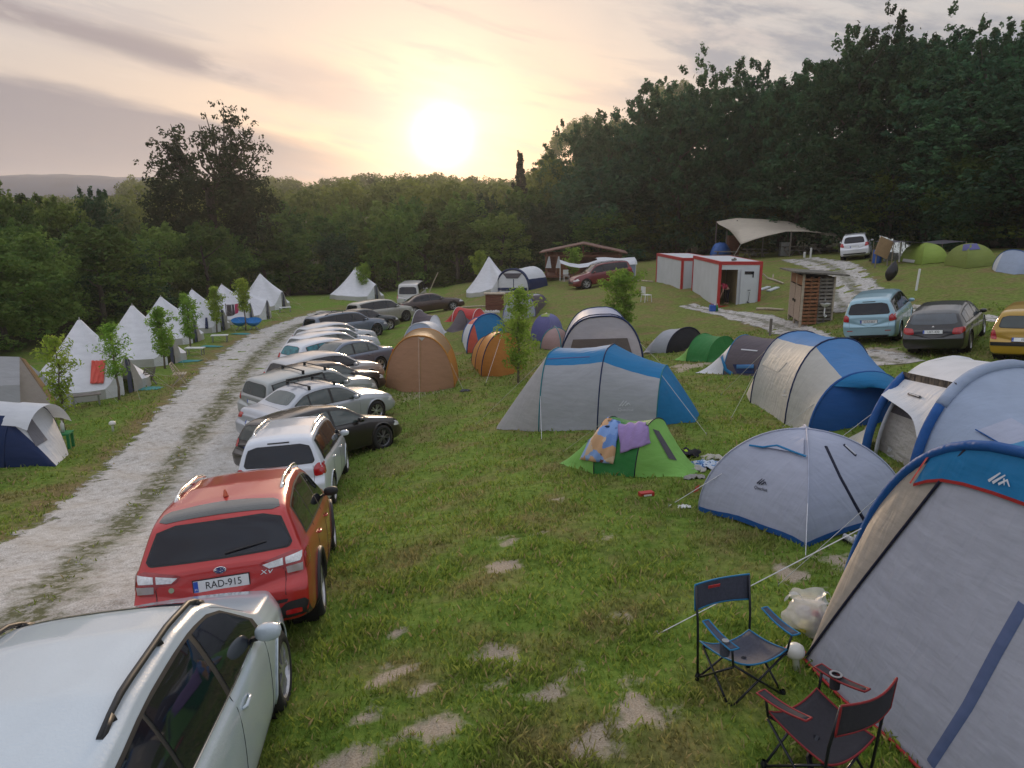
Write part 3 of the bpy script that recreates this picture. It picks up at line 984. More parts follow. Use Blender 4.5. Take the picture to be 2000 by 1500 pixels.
# ---- young planted trees on the camp site
def young_tree(px, py, topy, wpx, label, seed, trunk_vis=.28, group=None, dens=1.0, lean=0):
    p, D = G(px, py)
    rg = np.random.default_rng(seed)
    h = zline(p.x, p.y, topy) - p.z
    w = wpx * D / F_PX
    root = empty('young_tree', p, 0, label, 'young tree', group or 'young planted trees')
    m = MB()
    pts = [Vector((0, 0, -.1))]
    for k in range(1, 7): pts.append(Vector((lean * k / 6 + rg.normal() * .03, rg.normal() * .03, h * .97 * k / 6)))
    m.tube(pts, [.045, .042, .036, .03, .024, .016, .008], 7)
    C = []; R = []; sp = []
    nb = int(34 * dens)
    for k in range(nb):
        t = trunk_vis + (.97 - trunk_vis) * (k + rg.random()) / nb
        i = min(5, int(t * 6)); q = pts[i].lerp(pts[i + 1], t * 6 - i)
        prof = np.interp(t, [trunk_vis, trunk_vis + .1, .55, .8, 1.0], [.45, .8, 1.0, .75, .22]) * w / 2
        a = k * 2.4 + rg.random(); ln = prof * (.5 + .95 * rg.random() ** 1.5)
        e = q + Vector((cos(a) * ln, sin(a) * ln, ln * (.35 + .5 * rg.random())))
        m.tube([q, q.lerp(e, .55) + Vector((0, 0, .03)), e], [.012, .008, .003], 4)
        for s_ in np.linspace(.25, 1.0, 6):
            c = q.lerp(e, s_); sp.append(np.array(c) + rg.normal(size=3) * .04)
    rr = [0.11 + .10 * rg.random() for _ in sp]
    V, F = leaves(sp, rr, 430 * dens, .034 if D < 30 else .048, rg, .8, long=1.7)
    m.build('trunk', barkY, root, smooth=True)
    np_mesh('crown', V, F, leafYoung, root)
    return root


young_tree(128, 845, 650, 70, 'first young tree of the left row, beside the navy and white tent', 101, .2)
young_tree(232, 782, 628, 52, 'young tree in front of the bell tent with the coral towel', 102, .3)
young_tree(322, 720, 600, 42, 'young tree between the second and third bell tents', 103, .22)
young_tree(372, 682, 572, 38, 'young tree in front of the third bell tent', 104, .2)
young_tree(424, 650, 560, 32, 'young tree in front of the fourth bell tent', 105, .25)
young_tree(480, 645, 540, 34, 'young tree beside the two blue camp chairs', 106, .35)
young_tree(712, 585, 515, 34, 'small tree in front of the lone white bell tent', 107, .35)
young_tree(937, 560, 490, 36, 'small yellowish tree in front of the bell tent next to the navy arch tent', 108, .3)
young_tree(1120, 552, 486, 36, 'small tree in front of the wooden cabin', 109, .3)
young_tree(1012, 748, 560, 78, 'young leafy tree between the orange tent and the long grey tent', 110, .14, dens=1.5)
young_tree(1212, 650, 530, 78, 'bushy young tree in the open lawn left of the red and white containers', 111, .12, dens=1.5)
# ------------------------------------------------------------------ cars
def text_obj(txt, size, m, parent, name='lettering', loc=(0, 0, 0), rot=None, extrude=0.002, xs=1.0, shear=0.0):
    """flat lettering facing local +Z, turned by rot; built as a mesh"""
    cu = bpy.data.curves.new(name, 'FONT'); cu.body = txt; cu.size = size; cu.extrude = extrude
    cu.align_x = 'CENTER'; cu.align_y = 'CENTER'; cu.shear = shear
    tmp = bpy.data.objects.new(name, cu); COL.objects.link(tmp)
    bpy.context.view_layer.update()
    me = bpy.data.meshes.new_from_object(tmp.evaluated_get(bpy.context.evaluated_depsgraph_get()))
    bpy.data.objects.remove(tmp)
    for v in me.vertices: v.co.x *= xs
    o = bpy.data.objects.new(name, me); COL.objects.link(o)
    me.materials.clear(); me.materials.append(m)
    M = rot.to_4x4() if rot is not None else Matrix.Identity(4)
    o.matrix_local = Matrix.Translation(loc) @ M
    if parent is not None:
        o.parent = parent
    return o


def facing(nrm, up=Vector((0, 0, 1))):
    """rotation taking +Z to nrm and +Y close to up"""
    z = Vector(nrm).normalized(); x = Vector(up).cross(z).normalized(); y = z.cross(x)
    return Matrix((x, y, z)).transposed()


def chaikin(P, it=2, closed=True, k=.25):
    for _ in range(it):
        Q = []
        n = len(P)
        for i in range(n if closed else n - 1):
            a, b = P[i], P[(i + 1) % n]
            Q.append(tuple(a[j] * (1 - k) + b[j] * k for j in range(2))); Q.append(tuple(a[j] * k + b[j] * (1 - k) for j in range(2)))
        P = Q
    return P


def paint(name, c, metal=0.25, dew=0.0):
    m = mat('paint_' + name, c, 0.34, metal, var=0.05, vscale=1.5, coat=0.9, bump=0.02 + dew, bscale=55 if dew else 2.0)
    return m


GLASS = mat('car_glass', (0.007, 0.009, 0.016), 0.04, var=0.2, vscale=0.8, spec=0.5)
GLASSG = mat('car_glass_greenish', (0.035, 0.055, 0.052), 0.06, var=0.2, vscale=0.8, spec=0.9)
RUB = mat('black_plastic', (0.016, 0.016, 0.017), 0.55, var=0.3, vscale=12)
TYRE = mat('tyre_rubber', (0.014, 0.014, 0.014), 0.85, var=0.4, vscale=20, bump=.2)
RIM = mat('alloy', (0.55, 0.55, 0.57), 0.3, 0.8, var=.1)
RIMD = mat('alloy_dark', (0.14, 0.14, 0.15), 0.35, 0.7, var=.1)
CHR = mat('chrome', (0.75, 0.74, 0.72), 0.14, 0.95, var=.05)
REDL = mat('tail_light_red', (0.42, 0.012, 0.015), 0.12, var=.25, vscale=25, coat=1.0)
WHL = mat('light_clear', (0.70, 0.70, 0.70), 0.12, var=.2, vscale=30, coat=1.0)
DARKW = mat('wheel_well', (0.006, 0.006, 0.006), 0.95)
SEAM = mat('panel_gap', (0.02, 0.02, 0.02), 0.8)
PLATE = mat('plate_white', (0.72, 0.73, 0.72), 0.35, var=.04)
PBLUE = mat('plate_blue', (0.02, 0.08, 0.42), 0.35)
INK = mat('plate_ink', (0.012, 0.012, 0.013), 0.45)

SHAPES = {  # top line: (fraction from the nose, height / H); cowl and other marks
    'cross': dict(top=[(0, .40), (.012, .47), (.05, .54), (.12, .595), (.25, .66), (.275, .68), (.40, .915), (.46, .97), (.56, 1.0), (.72, .995), (.86, .955), (.925, .915), (.945, .87), (.985, .66), (1, .60)],
                  cowl=.27, belt=(.60, .665), glass=(.29, .905), rear=('B', .93), sides=(.30, .90), pil=(.535, .735)),
    'hatch': dict(top=[(0, .38), (.012, .46), (.05, .53), (.12, .58), (.26, .655), (.285, .67), (.41, .91), (.47, .965), (.58, 1.0), (.74, .985), (.88, .935), (.93, .89), (.955, .80), (.99, .62), (1, .54)],
                  cowl=.28, belt=(.60, .655), sides=(.31, .90), pil=(.55, .76)),
    'sedan': dict(top=[(0, .38), (.012, .46), (.05, .53), (.12, .585), (.27, .66), (.295, .68), (.41, .92), (.47, .975), (.56, 1.0), (.66, .985), (.73, .94), (.855, .715), (.88, .70), (.965, .69), (.985, .66), (1, .56)],
                  cowl=.29, belt=(.605, .66), sides=(.31, .80), pil=(.53, .69)),
    'suv': dict(top=[(0, .42), (.012, .50), (.04, .56), (.12, .615), (.25, .67), (.27, .69), (.375, .92), (.43, .97), (.55, 1.0), (.75, .995), (.90, .965), (.95, .94), (.968, .88), (.992, .66), (1, .58)],
                cowl=.265, belt=(.61, .65), sides=(.29, .935), pil=(.50, .72)),
    'van': dict(top=[(0, .32), (.015, .40), (.06, .46), (.13, .50), (.16, .53), (.28, .92), (.33, .975), (.45, 1.0), (.8, 1.0), (.95, .985), (.975, .96), (.99, .80), (1, .52)],
                cowl=.15, belt=(.55, .56), sides=(.19, .93), pil=(.42, .68)),
}


def gsmooth(a, s):
    k = np.exp(-0.5 * (np.arange(-3 * s, 3 * s + 1) / s) ** 2); k /= k.sum()
    return np.convolve(np.pad(a, 3 * s, mode='edge'), k, mode='valid')


def wheel_mesh(parent, x, y, r, wdt, rimm, side, spokes=5, hi=False, hub=False):
    M = Matrix.Translation((x, y, r)) @ Matrix.Rotation(-side * pi / 2, 4, 'X')
    t = MB()
    n = 36 if hi else 22
    hw = wdt / 2
    t.lathe([(r * .62, -hw), (r * .86, -hw), (r * .97, -hw * .8), (r, -hw * .4), (r, hw * .4), (r * .97, hw * .8), (r * .86, hw), (r * .68, hw * .96), (r * .66, hw * .6)], n, 0, M)
    to = t.build('wheel', TYRE, parent, smooth=True)
    m = MB()
    m.lathe([(r * .68, hw * .94), (r * .64, hw * .80), (r * .60, hw * .2)], n, 0, M)
    m.lathe([(r * .62, hw * .25), (.0, hw * .2)], n, 1, M)
    m.lathe([(r * .16, hw * .3), (r * .16, hw * .82), (r * .10, hw * .9), (0, hw * .9)], 14, 0, M)
    for k in range(spokes):
        a0 = 2 * pi * k / spokes
        for da in ((-.10, .10) if spokes <= 6 else (0,)):
            a = a0 + da
            p = lambda rr, aa, z: M @ Vector((rr * cos(aa), rr * sin(aa), z))
            wd = .16 if spokes <= 6 else .10
            vs = [p(r * .12, a - .3, hw * .84), p(r * .12, a + .3, hw * .84), p(r * .63, a0 + da * 2.2 + wd * .6, hw * .78), p(r * .63, a0 + da * 2.2 - wd * .6, hw * .78)]
            vb = [p(r * .12, a - .3, hw * .5), p(r * .12, a + .3, hw * .5), p(r * .63, a0 + da * 2.2 + wd * .6, hw * .5), p(r * .63, a0 + da * 2.2 - wd * .6, hw * .5)]
            m.add(vs + vb, [(0, 1, 2, 3), (7, 6, 5, 4), (0, 3, 7, 4), (1, 5, 6, 2), (3, 2, 6, 7)], 0)
    m.build('rim', [rimm, DARKW], to, smooth=False)
    return to


class Car:
    def __init__(s, name, loc, heading, shape, L, W, Hh, pm, label, cat='car', group=None, wr=.33, clear=.19, hi=False, glass=None, rimm=None,
                 z_off=0.0, clad=False, detail=True):
        S = SHAPES[shape]
        s.S, s.L, s.W, s.H, s.hi, s.pm = S, L, W, Hh, hi, pm
        s.glass = glass or GLASS
        rimm = rimm or RIM
        # resting on its four wheels on the slope
        a = radians(heading)
        f = Vector((sin(a), cos(a), 0)); l = Vector((-cos(a), sin(a), 0))
        wb = L * .30
        zz = [H(loc[0] + f.x * i * wb + l.x * j * W * .43, loc[1] + f.y * i * wb + l.y * j * W * .43) for i, j in ((1, 1), (1, -1), (-1, 1), (-1, -1))]
        zf, zr = (zz[0] + zz[1]) / 2, (zz[2] + zz[3]) / 2; zl, zrr = (zz[0] + zz[2]) / 2, (zz[1] + zz[3]) / 2
        fx = (f * 2 * wb + Vector((0, 0, zf - zr))).normalized()
        ly = (l * W * .86 + Vector((0, 0, zl - zrr))).normalized()
        up = fx.cross(ly).normalized(); ly = up.cross(fx)
        R = Matrix((fx, ly, up)).transposed()
        s.root = empty(name, (loc[0], loc[1], sum(zz) / 4 + z_off), 0, label, cat, group)
        s.root.rotation_euler = R.to_euler()
        s.fr = np.linspace(0, 1, 401)
        sm = 3
        tf = np.array([q[0] for q in S['top']]); tz = np.array([q[1] for q in S['top']])
        s.top = gsmooth(np.interp(s.fr, tf, tz) * Hh, sm)
        s.top[:3] = np.minimum(s.top[:3], s.top[3])
        s.belt = np.interp(s.fr, [0, .12, S['cowl'], .9, 1], [.42, .52, S['belt'][0], S['belt'][1], S['belt'][1] - .03]) * Hh
        boxy = shape == 'van'
        s.wid = gsmooth(np.interp(s.fr, [0, .02, .06, .12, .25, .5, .8, .92, .97, 1], [.70, .80, .89, .945, .985, 1, .985, .96, .94, .915] if not boxy else
                                  [.80, .87, .93, .96, .99, 1, 1, .99, .975, .94]), 4) * W / 2
        s.z0 = clear
        s.tumble = .24 if not boxy else .12
        NS = 96 if hi else 64
        st = np.unique(np.concatenate([np.linspace(0, 1, NS), np.linspace(.9, 1, NS // 6), np.linspace(0, .06, NS // 8)]))
        sub = 4 if hi else 3
        rings = [s.section(q, sub) for q in st]
        nose = []
        for k, dx in ((.55, .040), (.82, .032), (.95, .018)):
            nose.append([Vector((p.x + dx + (.0), p.y * k, .52 * Hh * .75 + (p.z - .52 * Hh * .75) * k)) for p in rings[0]])
        zc = .40 * Hh
        tail = []
        for k, dx in ((.985, .006), (.955, .014), (.80, .022), (.45, .028)):
            tail.append([Vector((p.x - dx, p.y * k, zc + (p.z - zc) * k)) for p in rings[-1]])
        c0 = [Vector((nose[0][0].x + .005, 0, .4 * Hh))] * len(rings[0]); c1 = [Vector((tail[-1][0].x - .003, 0, zc))] * len(rings[0])
        allr = [c0] + nose + rings + tail + [c1]
        ax = [L * (.5 - .19), L * (.5 - .80)]
        s.ax = ax; s.wr = wr
        Rr = wr + .055
        V = []; nc = len(allr[0])
        for r in allr:
            for p in r:
                p = Vector(p)
                if abs(p.y) > W * .30:
                    for cx in ax:
                        dx, dz = p.x - cx, p.z - wr
                        d = sqrt(dx * dx + dz * dz)
                        if Rr * .86 < d < Rr * 1.10:
                            p.x = cx + dx / d * Rr; p.z = wr + dz / d * Rr
                V.append(p)
        F = []
        for i in range(len(allr) - 1):
            for j in range(nc - 1):
                q = (i * nc + j, (i + 1) * nc + j, (i + 1) * nc + j + 1, i * nc + j + 1)
                c = (V[q[0]] + V[q[1]] + V[q[2]] + V[q[3]]) / 4
                if abs(c.y) > W * .30 and any((c.x - cx) ** 2 + (c.z - wr) ** 2 < (Rr * .995) ** 2 for cx in ax): continue
                F.append(q)
        # solid copy for projecting trim on
        Ff = [(i * nc + j, (i + 1) * nc + j, (i + 1) * nc + j + 1, i * nc + j + 1) for i in range(len(allr) - 1) for j in range(nc - 1)]
        V0 = [Vector(p) for r in allr for p in r]
        s.bvh = BVHTree.FromPolygons(V0, Ff)
        b = MB(); b.v = [tuple(v) for v in V]; b.f = F; b.m = [0] * len(F)
        s.body = b.build('body', pm, s.root, smooth=True)
        # dark floor and wheel housings
        u = MB()
        u.box((0, 0, s.z0 + .16), (L * .86, W * .60, .22))
        for cx in ax:
            for sg in (1, -1):
                M = Matrix.Translation((cx, sg * W * .36, wr)) @ Matrix.Rotation(-sg * pi / 2, 4, 'X')
                u.lathe([(0, -.10), (Rr * 1.02, -.10), (Rr * 1.02, W * .10)], 20, 0, M)
        u.build('chassis', DARKW, s.root)
        for cx in ax:
            for sg in (1, -1):
                wheel_mesh(s.root, cx, sg * (W / 2 - .125), wr, .21, rimm, sg, hi=hi)
        # arch lips
        for sg in (1, -1):
            for cx in ax:
                m = MB(); pts = []
                for k in range(19):
                    t = radians(-12 + 204 * k / 18)
                    x, z = cx + cos(t) * Rr, wr + sin(t) * Rr
                    h = s.hit((x, z), 'L' if sg > 0 else 'R')
                    if h: pts.append(Vector((x, h.y + sg * .004, z)))
                if len(pts) > 4:
                    wdt = .032 if clad else .010
                    m.tube(pts, wdt, 6)
                    m.build('wheel_arch', RUB if clad else pm, s.root, smooth=True)
        if detail: s.standard(clad)

    def section(s, q, sub):
        x = s.L * (.5 - q)
        t = float(np.interp(q, s.fr, s.top)); b = float(np.interp(q, s.fr, s.belt)); w = float(np.interp(q, s.fr, s.wid))
        b = min(b, t - .05)
        z0 = s.z0 + .10 * max(0, (q - .93) / .07) + .04 * max(0, (.06 - q) / .06)
        up = max(0.0, min(1.0, (t - b) / (s.H * .36)))
        wr = w * (.93 - s.tumble * up * .93)
        k = .25 + .75 * up
        mid = (z0 + b) / 2
        P = [(0, z0), (.70 * w, z0), (.90 * w, z0 + .02), (.975 * w, z0 + .10), (1.0 * w, mid - .02), (.997 * w, b - .17 * min(1, (b - z0) / .5)), (.975 * w, b - .05), (.945 * w, b)]
        e = Vector((wr, t - .075 * k)); s7 = Vector((.945 * w, b))
        P += [tuple(s7.lerp(e, .35) + Vector((.012 * up, 0))), tuple(s7.lerp(e, .75) + Vector((.012 * up, 0))), tuple(e), (wr * .955, t - .035 * k), (wr * .84, t - .010 * k), (wr * .5, t + .012), (0, t + .02)]
        out = []
        n = len(P)
        for i in range(n - 1):
            p0, p1, p2, p3 = (Vector(P[max(i - 1, 0)]), Vector(P[i]), Vector(P[i + 1]), Vector(P[min(i + 2, n - 1)]))
            for j in range(sub):
                u = j / sub
                m1, m2 = (p2 - p0) * .5, (p3 - p1) * .5
                lim = (p2 - p1).length * 1.2
                if m1.length > lim: m1 *= lim / m1.length
                if m2.length > lim: m2 *= lim / m2.length
                v = (2 * u ** 3 - 3 * u ** 2 + 1) * p1 + (u ** 3 - 2 * u ** 2 + u) * m1 + (-2 * u ** 3 + 3 * u ** 2) * p2 + (u ** 3 - u ** 2) * m2
                out.append(v)
        out.append(Vector(P[-1]))

        def shear(z):
            d = 0
            if q > .90: d -= (.09 * max(0, min(1, (.50 * s.H - z) / .12)) - .01) * (q - .90) / .10
            if q < .08: d += .06 * max(0, min(1, (.38 * s.H - z) / .15)) * (.08 - q) / .08
            return d
        full = [Vector((x + shear(p.y), p.x, p.y)) for p in out]
        mir = [Vector((p.x, -p.y, p.z)) for p in reversed(full[1:-1])]
        return full + mir + [full[0]]

    def hit(s, p, d):
        if d == 'L': o, r = Vector((p[0], 3, p[1])), Vector((0, -1, 0))
        elif d == 'R': o, r = Vector((p[0], -3, p[1])), Vector((0, 1, 0))
        elif d == 'B': o, r = Vector((-5, p[0], p[1])), Vector((1, 0, 0))
        elif d == 'F': o, r = Vector((5, p[0], p[1])), Vector((-1, 0, 0))
        else: o, r = Vector((p[0], p[1], 4)), Vector((0, 0, -1))
        h = s.bvh.ray_cast(o, r)
        return h[0] if h[0] is not None else None

    def decal(s, name, m, poly, d, off=.004, n=18, k=5, rnd_=2, mb=None, parent=None):
        if d in 'BF': poly = [(max(-.455 * s.W, min(.455 * s.W, p[0])), p[1]) for p in poly]
        P = chaikin(poly, rnd_, k=.14) if rnd_ else list(poly)
        us = [p[0] for p in P]; u0, u1 = min(us), max(us)
        rows = []
        last = None
        for i in range(n + 1):
            f = i / n
            f = .5 - .5 * cos(pi * f)
            u = u0 + (u1 - u0) * (0.0015 + .997 * f)
            vs = []
            for a in range(len(P)):
                p, q = P[a], P[(a + 1) % len(P)]
                if (p[0] - u) * (q[0] - u) <= 0 and p[0] != q[0]:
                    vs.append(p[1] + (q[1] - p[1]) * (u - p[0]) / (q[0] - p[0]))
            if len(vs) < 2: continue
            v0, v1 = min(vs), max(vs)
            row = []
            for j in range(k + 1):
                v = v0 + (v1 - v0) * j / k
                h = s.hit((u, v), d)
                if h is None: h = last
                if h is None: continue
                last = h
                nv = {'L': Vector((0, 1, 0)), 'R': Vector((0, -1, 0)), 'B': Vector((-1, 0, 0)), 'F': Vector((1, 0, 0)), 'T': Vector((0, 0, 1))}[d]
                row.append(h + nv * off)
            if len(row) == k + 1: rows.append(row)
        if len(rows) < 2: return None
        own = mb is None
        mb = mb or MB()
        if d in ('R', 'B'): rows = rows[::-1]
        mb.grid(rows)
        if own: return mb.build(name, m, parent or s.root, smooth=True)

    def line(s, pts, d, w=.007, m=None, name='panel_gap', off=.003, mb=None):
        own = mb is None
        mb = mb or MB(); q = []
        for i in range(len(pts) - 1):
            for j in range(5):
                f = j / 5; h = s.hit((pts[i][0] + (pts[i + 1][0] - pts[i][0]) * f, pts[i][1] + (pts[i + 1][1] - pts[i][1]) * f), d)
                if h: q.append(h)
        h = s.hit(pts[-1], d)
        if h: q.append(h)
        if len(q) > 2: mb.tube(q, w / 2, 4)
        if own: mb.build(name, m or SEAM, s.root)

    def X(s, f): return s.L * (.5 - f)

    def topz(s, f): return float(np.interp(f, s.fr, s.top))

    def beltz(s, f): return float(np.interp(f, s.fr, s.belt))

    def standard(s, clad):
        S, L, W, Hh = s.S, s.L, s.W, s.H
        fa, fb = S['sides']; p1, p2 = S['pil']
        # side glass: lower line on the belt, upper line under the roof edge
        def up(f): return s.topz(f) - .105

        def win(f0, f1, grow=0.0):
            lo, hi_ = [], []
            for i in range(13):
                f = f0 + (f1 - f0) * i / 12
                b = s.beltz(f) + .035 - grow; u = max(up(f) + grow, b + .004)
                lo.append((s.X(f), b)); hi_.append((s.X(f), u))
            return lo + hi_[::-1]
        for d in 'LR':
            s.decal('window_trim', RUB, win(fa, fb, .018), d, .003, n=30, rnd_=0)
            for a, b in ((fa + .02, p1 - .008), (p1 + .010, p2 - .004), (p2 + .006, fb - .012)):
                if b > a + .015: s.decal('side_window', s.glass, win(a, b, -.004), d, .006, n=20, rnd_=0)
        # windscreen and rear screen
        f0 = S['cowl'] + .012; f1 = [q[0] for q in S['top'] if q[1] > .955][0] - .012
        ws = W / 2
        z0, z1 = s.topz(f0), s.topz(f1)
        yy0, yy1 = ws * .84, ws * .70
        s.decal('windscreen', s.glass, [(s.X(f0), -yy0), (s.X(f0) + .03, -yy0 * .5), (s.X(f0) + .04, 0), (s.X(f0) + .03, yy0 * .5), (s.X(f0), yy0), (s.X(f1), yy1), (s.X(f1), -yy1)], 'T', .004, n=16, k=14, rnd_=1)
        # seams
        for d in 'LR':
            sm = MB()
            for f in (fa + .015, p1 + .002, p2 + .03):
                s.line([(s.X(f), s.beltz(f) + .03), (s.X(f), Hh * .30), (s.X(f) - .02, Hh * .17)], d, mb=sm)
            s.line([(s.X(fa + .015), Hh * .17), (s.X(p2 + .03), Hh * .17)], d, mb=sm)
            sm.build('panel_gap', SEAM, s.root)
        for d, sg in (('L', 1), ('R', -1)):
            for f in (p1 - .035, p2 - .005):
                h = s.hit((s.X(f), s.beltz(f) - .12), d)
                if h:
                    m = MB(); c = h + Vector((0, sg * .022, 0))
                    m.tube([c + Vector((.09, -sg * .02, 0)), c + Vector((.06, 0, 0)), c + Vector((-.06, 0, .002)), c + Vector((-.09, -sg * .02, .002))], [.010, .014, .014, .010], 6)
                    m.build('door_handle', s.pm, s.root, smooth=True)
            # mirror
            f = fa + .055
            h = s.hit((s.X(f), s.beltz(f) + .03), d)
            if h:
                c = h + Vector((-.01, sg * .12, .055))
                m = MB(); rows = []
                for i in range(9):
                    t = pi * i / 8; row = []
                    for j in range(13):
                        a = 2 * pi * j / 12
                        x = cos(a) * sin(t); z = sin(a) * sin(t)
                        x = np.sign(x) * abs(x) ** .7 * .065; z = np.sign(z) * abs(z) ** .7 * .078
                        row.append(c + Vector((x * .8 + (.02 if x > 0 else 0), -cos(t) * .098 * sg, z * .82)))
                    rows.append(row)
                m.grid(rows)
                mo = m.build('wing_mirror', s.mirror_mat if hasattr(s, 'mirror_mat') else s.pm, s.root, smooth=True)
                m = MB(); m.bar(h + Vector((-.01, -sg * .03, .01)), c + Vector((0, -sg * .05, -.03)), .04, .03)
                m.build('mirror_arm', RUB, mo)
        # lower cladding
        if clad:
            for d in 'LR':
                s.decal('side_cladding', RUB, [(s.X(.26), .20), (s.X(.26), .33), (s.X(.73), .36), (s.X(.73), .20)], d, .006, n=16, rnd_=0)
        # front: grille, lamps, number plate
        s.decal('grille', RUB, [(-.42 * W * .8, Hh * .36), (.42 * W * .8, Hh * .36), (.38 * W * .8, Hh * .27), (-.38 * W * .8, Hh * .27)], 'F', .006, n=14, k=4)
        for sg in (1, -1):
            m = MB()
            s.decal('h', WHL, [(sg * W * .28, Hh * .41), (sg * W * .44, Hh * .45), (sg * W * .455, Hh * .385), (sg * W * .32, Hh * .365)], 'F', .006, n=10, k=4, mb=m)
            s.decal('h', WHL, [(s.X(.005), Hh * .40), (s.X(.05), Hh * .475), (s.X(.075), Hh * .475), (s.X(.03), Hh * .39)], 'L' if sg > 0 else 'R', .006, n=8, k=3, mb=m)
            if m.v: m.build('headlight', WHL, s.root, smooth=True)

    def rear_screen(s, zlo, zhi, hw0, hw1, m=None, trim=True, off=.005):
        if trim:
            s.decal('rear_window_trim', RUB, [(-hw0 - .02, zlo - .015), (-hw0 * .5, zlo - .025), (0, zlo - .028), (hw0 * .5, zlo - .025), (hw0 + .02, zlo - .015), (hw1 + .02, zhi + .012), (-hw1 - .02, zhi + .012)], 'B', .003, n=24, k=6, rnd_=1)
        return s.decal('rear_window', m or s.glass, [(-hw0, zlo), (-hw0 * .5, zlo - .01), (0, zlo - .013), (hw0 * .5, zlo - .01), (hw0, zlo), (hw1, zhi), (-hw1, zhi)], 'B', off + .002, n=24, k=6, rnd_=1)

    def tail_lamp(s, poly, side_poly=None, m=None, off=.008):
        """poly for the left side in (y, z); mirrored for the right"""
        for sg in (1, -1):
            b = MB()
            s.decal('t', REDL, [(sg * p[0], p[1]) for p in poly], 'B', off, n=10, k=5, mb=b, rnd_=1)
            if side_poly: s.decal('t', REDL, side_poly, 'L' if sg > 0 else 'R', off, n=8, k=4, mb=b, rnd_=1)
            if b.v: b.build('tail_light', m or REDL, s.root, smooth=True)

    def plate(s, z, txt, w=.52, h=.11, band=True, y=0.0, rear=True):
        hh = s.hit((y, z), 'B' if rear else 'F')
        h2 = s.hit((y, z + .05), 'B' if rear else 'F')
        sg = -1 if rear else 1
        n = Vector((sg, 0, 0))
        t = (h2 - hh).normalized(); n = t.cross(Vector((0, 1, 0)) * (1 if rear else -1)).normalized()
        if n.x * sg < 0: n = -n
        R = facing(n, t)
        c = hh + n * .014
        m = MB(); m.box(c, (w, h, .012), rot=R)
        po = m.build('number_plate', PLATE, s.root)
        m = MB(); m.box(c - n * .004, (w + .02, h + .02, .010), rot=R); m.build('plate_holder', RUB, po)
        if band:
            m = MB(); m.box(c + n * .002 + R @ Vector((-w / 2 + .022, 0, 0)), (.042, h - .006, .012), rot=R); m.build('plate_band', PBLUE, po)
            text_obj('H', .035, PLATE, po, 'lettering', c + n * .0085 + R @ Vector((-w / 2 + .022, -h * .25, 0)), R, .0006)
        if txt: text_obj(txt, .098, INK, po, 'lettering', c + n * .0075 + R @ Vector((.022, -.002, 0)), R, .0008, xs=.92 if len(txt) > 3 else 1)
        return po

    def rails(s, f0, f1, m, r=.016, lift=.055, flat=False):
        for d, sg in (('L', 1), ('R', -1)):
            y = None; pts = []
            for i in range(13):
                f = f0 + (f1 - f0) * i / 12
                w = float(np.interp(f, s.fr, s.wid)) * (.93 - s.tumble * .93) * .90
                h = s.hit((s.X(f), sg * w), 'T')
                e = min(1, min(i, 12 - i) / 1.6)
                pts.append(h + Vector((0, 0, .004 + lift * e)))
            b = MB(); b.tube(pts, [r * (.7 + .3 * min(1, min(i, 12 - i) / 2)) for i in range(13)], 8)
            for i in (1, 6, 11):
                p = pts[i]; b.tube([p + Vector((0, 0, 0)), p - Vector((0, 0, lift))], [r * .9, r * 1.6], 6)
            for i in (0, 11):
                b.tube([pts[i] + Vector((0, 0, -.01)), pts[i + 1] + Vector((0, 0, -.02))], r * 1.25, 6)
            b.build('roof_rail', m, s.root, smooth=True)

    def fin(s, f, m, hgt=.07):
        h = s.hit((s.X(f), 0), 'T')
        b = MB()
        rows = []
        for t, w, z in ((0, .03, 0), (.35, .026, .2), (.7, .016, .7), (1, .008, 1)):
            rows.append([h + Vector((.09 - .10 * t, 0, z * hgt)), h + Vector((-.02 - .02 * t, w, z * hgt)), h + Vector((-.07 - .01 * t + .02 * z, 0, z * hgt)), h + Vector((-.02 - .02 * t, -w, z * hgt))])
        b.grid(rows, closed=True); b.add(rows[-1], [(0, 1, 2, 3)])
        b.build('antenna', m, s.root, smooth=True)

    def wiper(s, y0, y1, z, m=None, dz=.05):
        b = MB(); a = s.hit((y0, z), 'B'); c = s.hit((y1, z + dz), 'B')
        if a and c:
            b.tube([a + Vector((-.02, 0, 0)), (a + c) / 2 + Vector((-.03, 0, .005)), c + Vector((-.02, 0, 0))], [.014, .010, .006], 5); b.build('rear_wiper', RUB, s.root)


def at_roof(px, py, h):
    """ground point under a sight line that meets a height h above the ground"""
    v = (py - 750) / F_PX
    X = (px - 1000) / F_PX * _ts; Yy = _ts * (CP - v * SP); Zz = CAM_Z - _ts * (SP + v * CP)
    d = Zz - H(X, Yy) - h
    k = max(1, np.argmax(d < 0)); t = _ts[k - 1] + (_ts[k] - _ts[k - 1]) * d[k - 1] / (d[k - 1] - d[k])
    return ((px - 1000) / F_PX * t, t * (CP - v * SP))


ROWG = 'cars parked side by side along the gravel track'
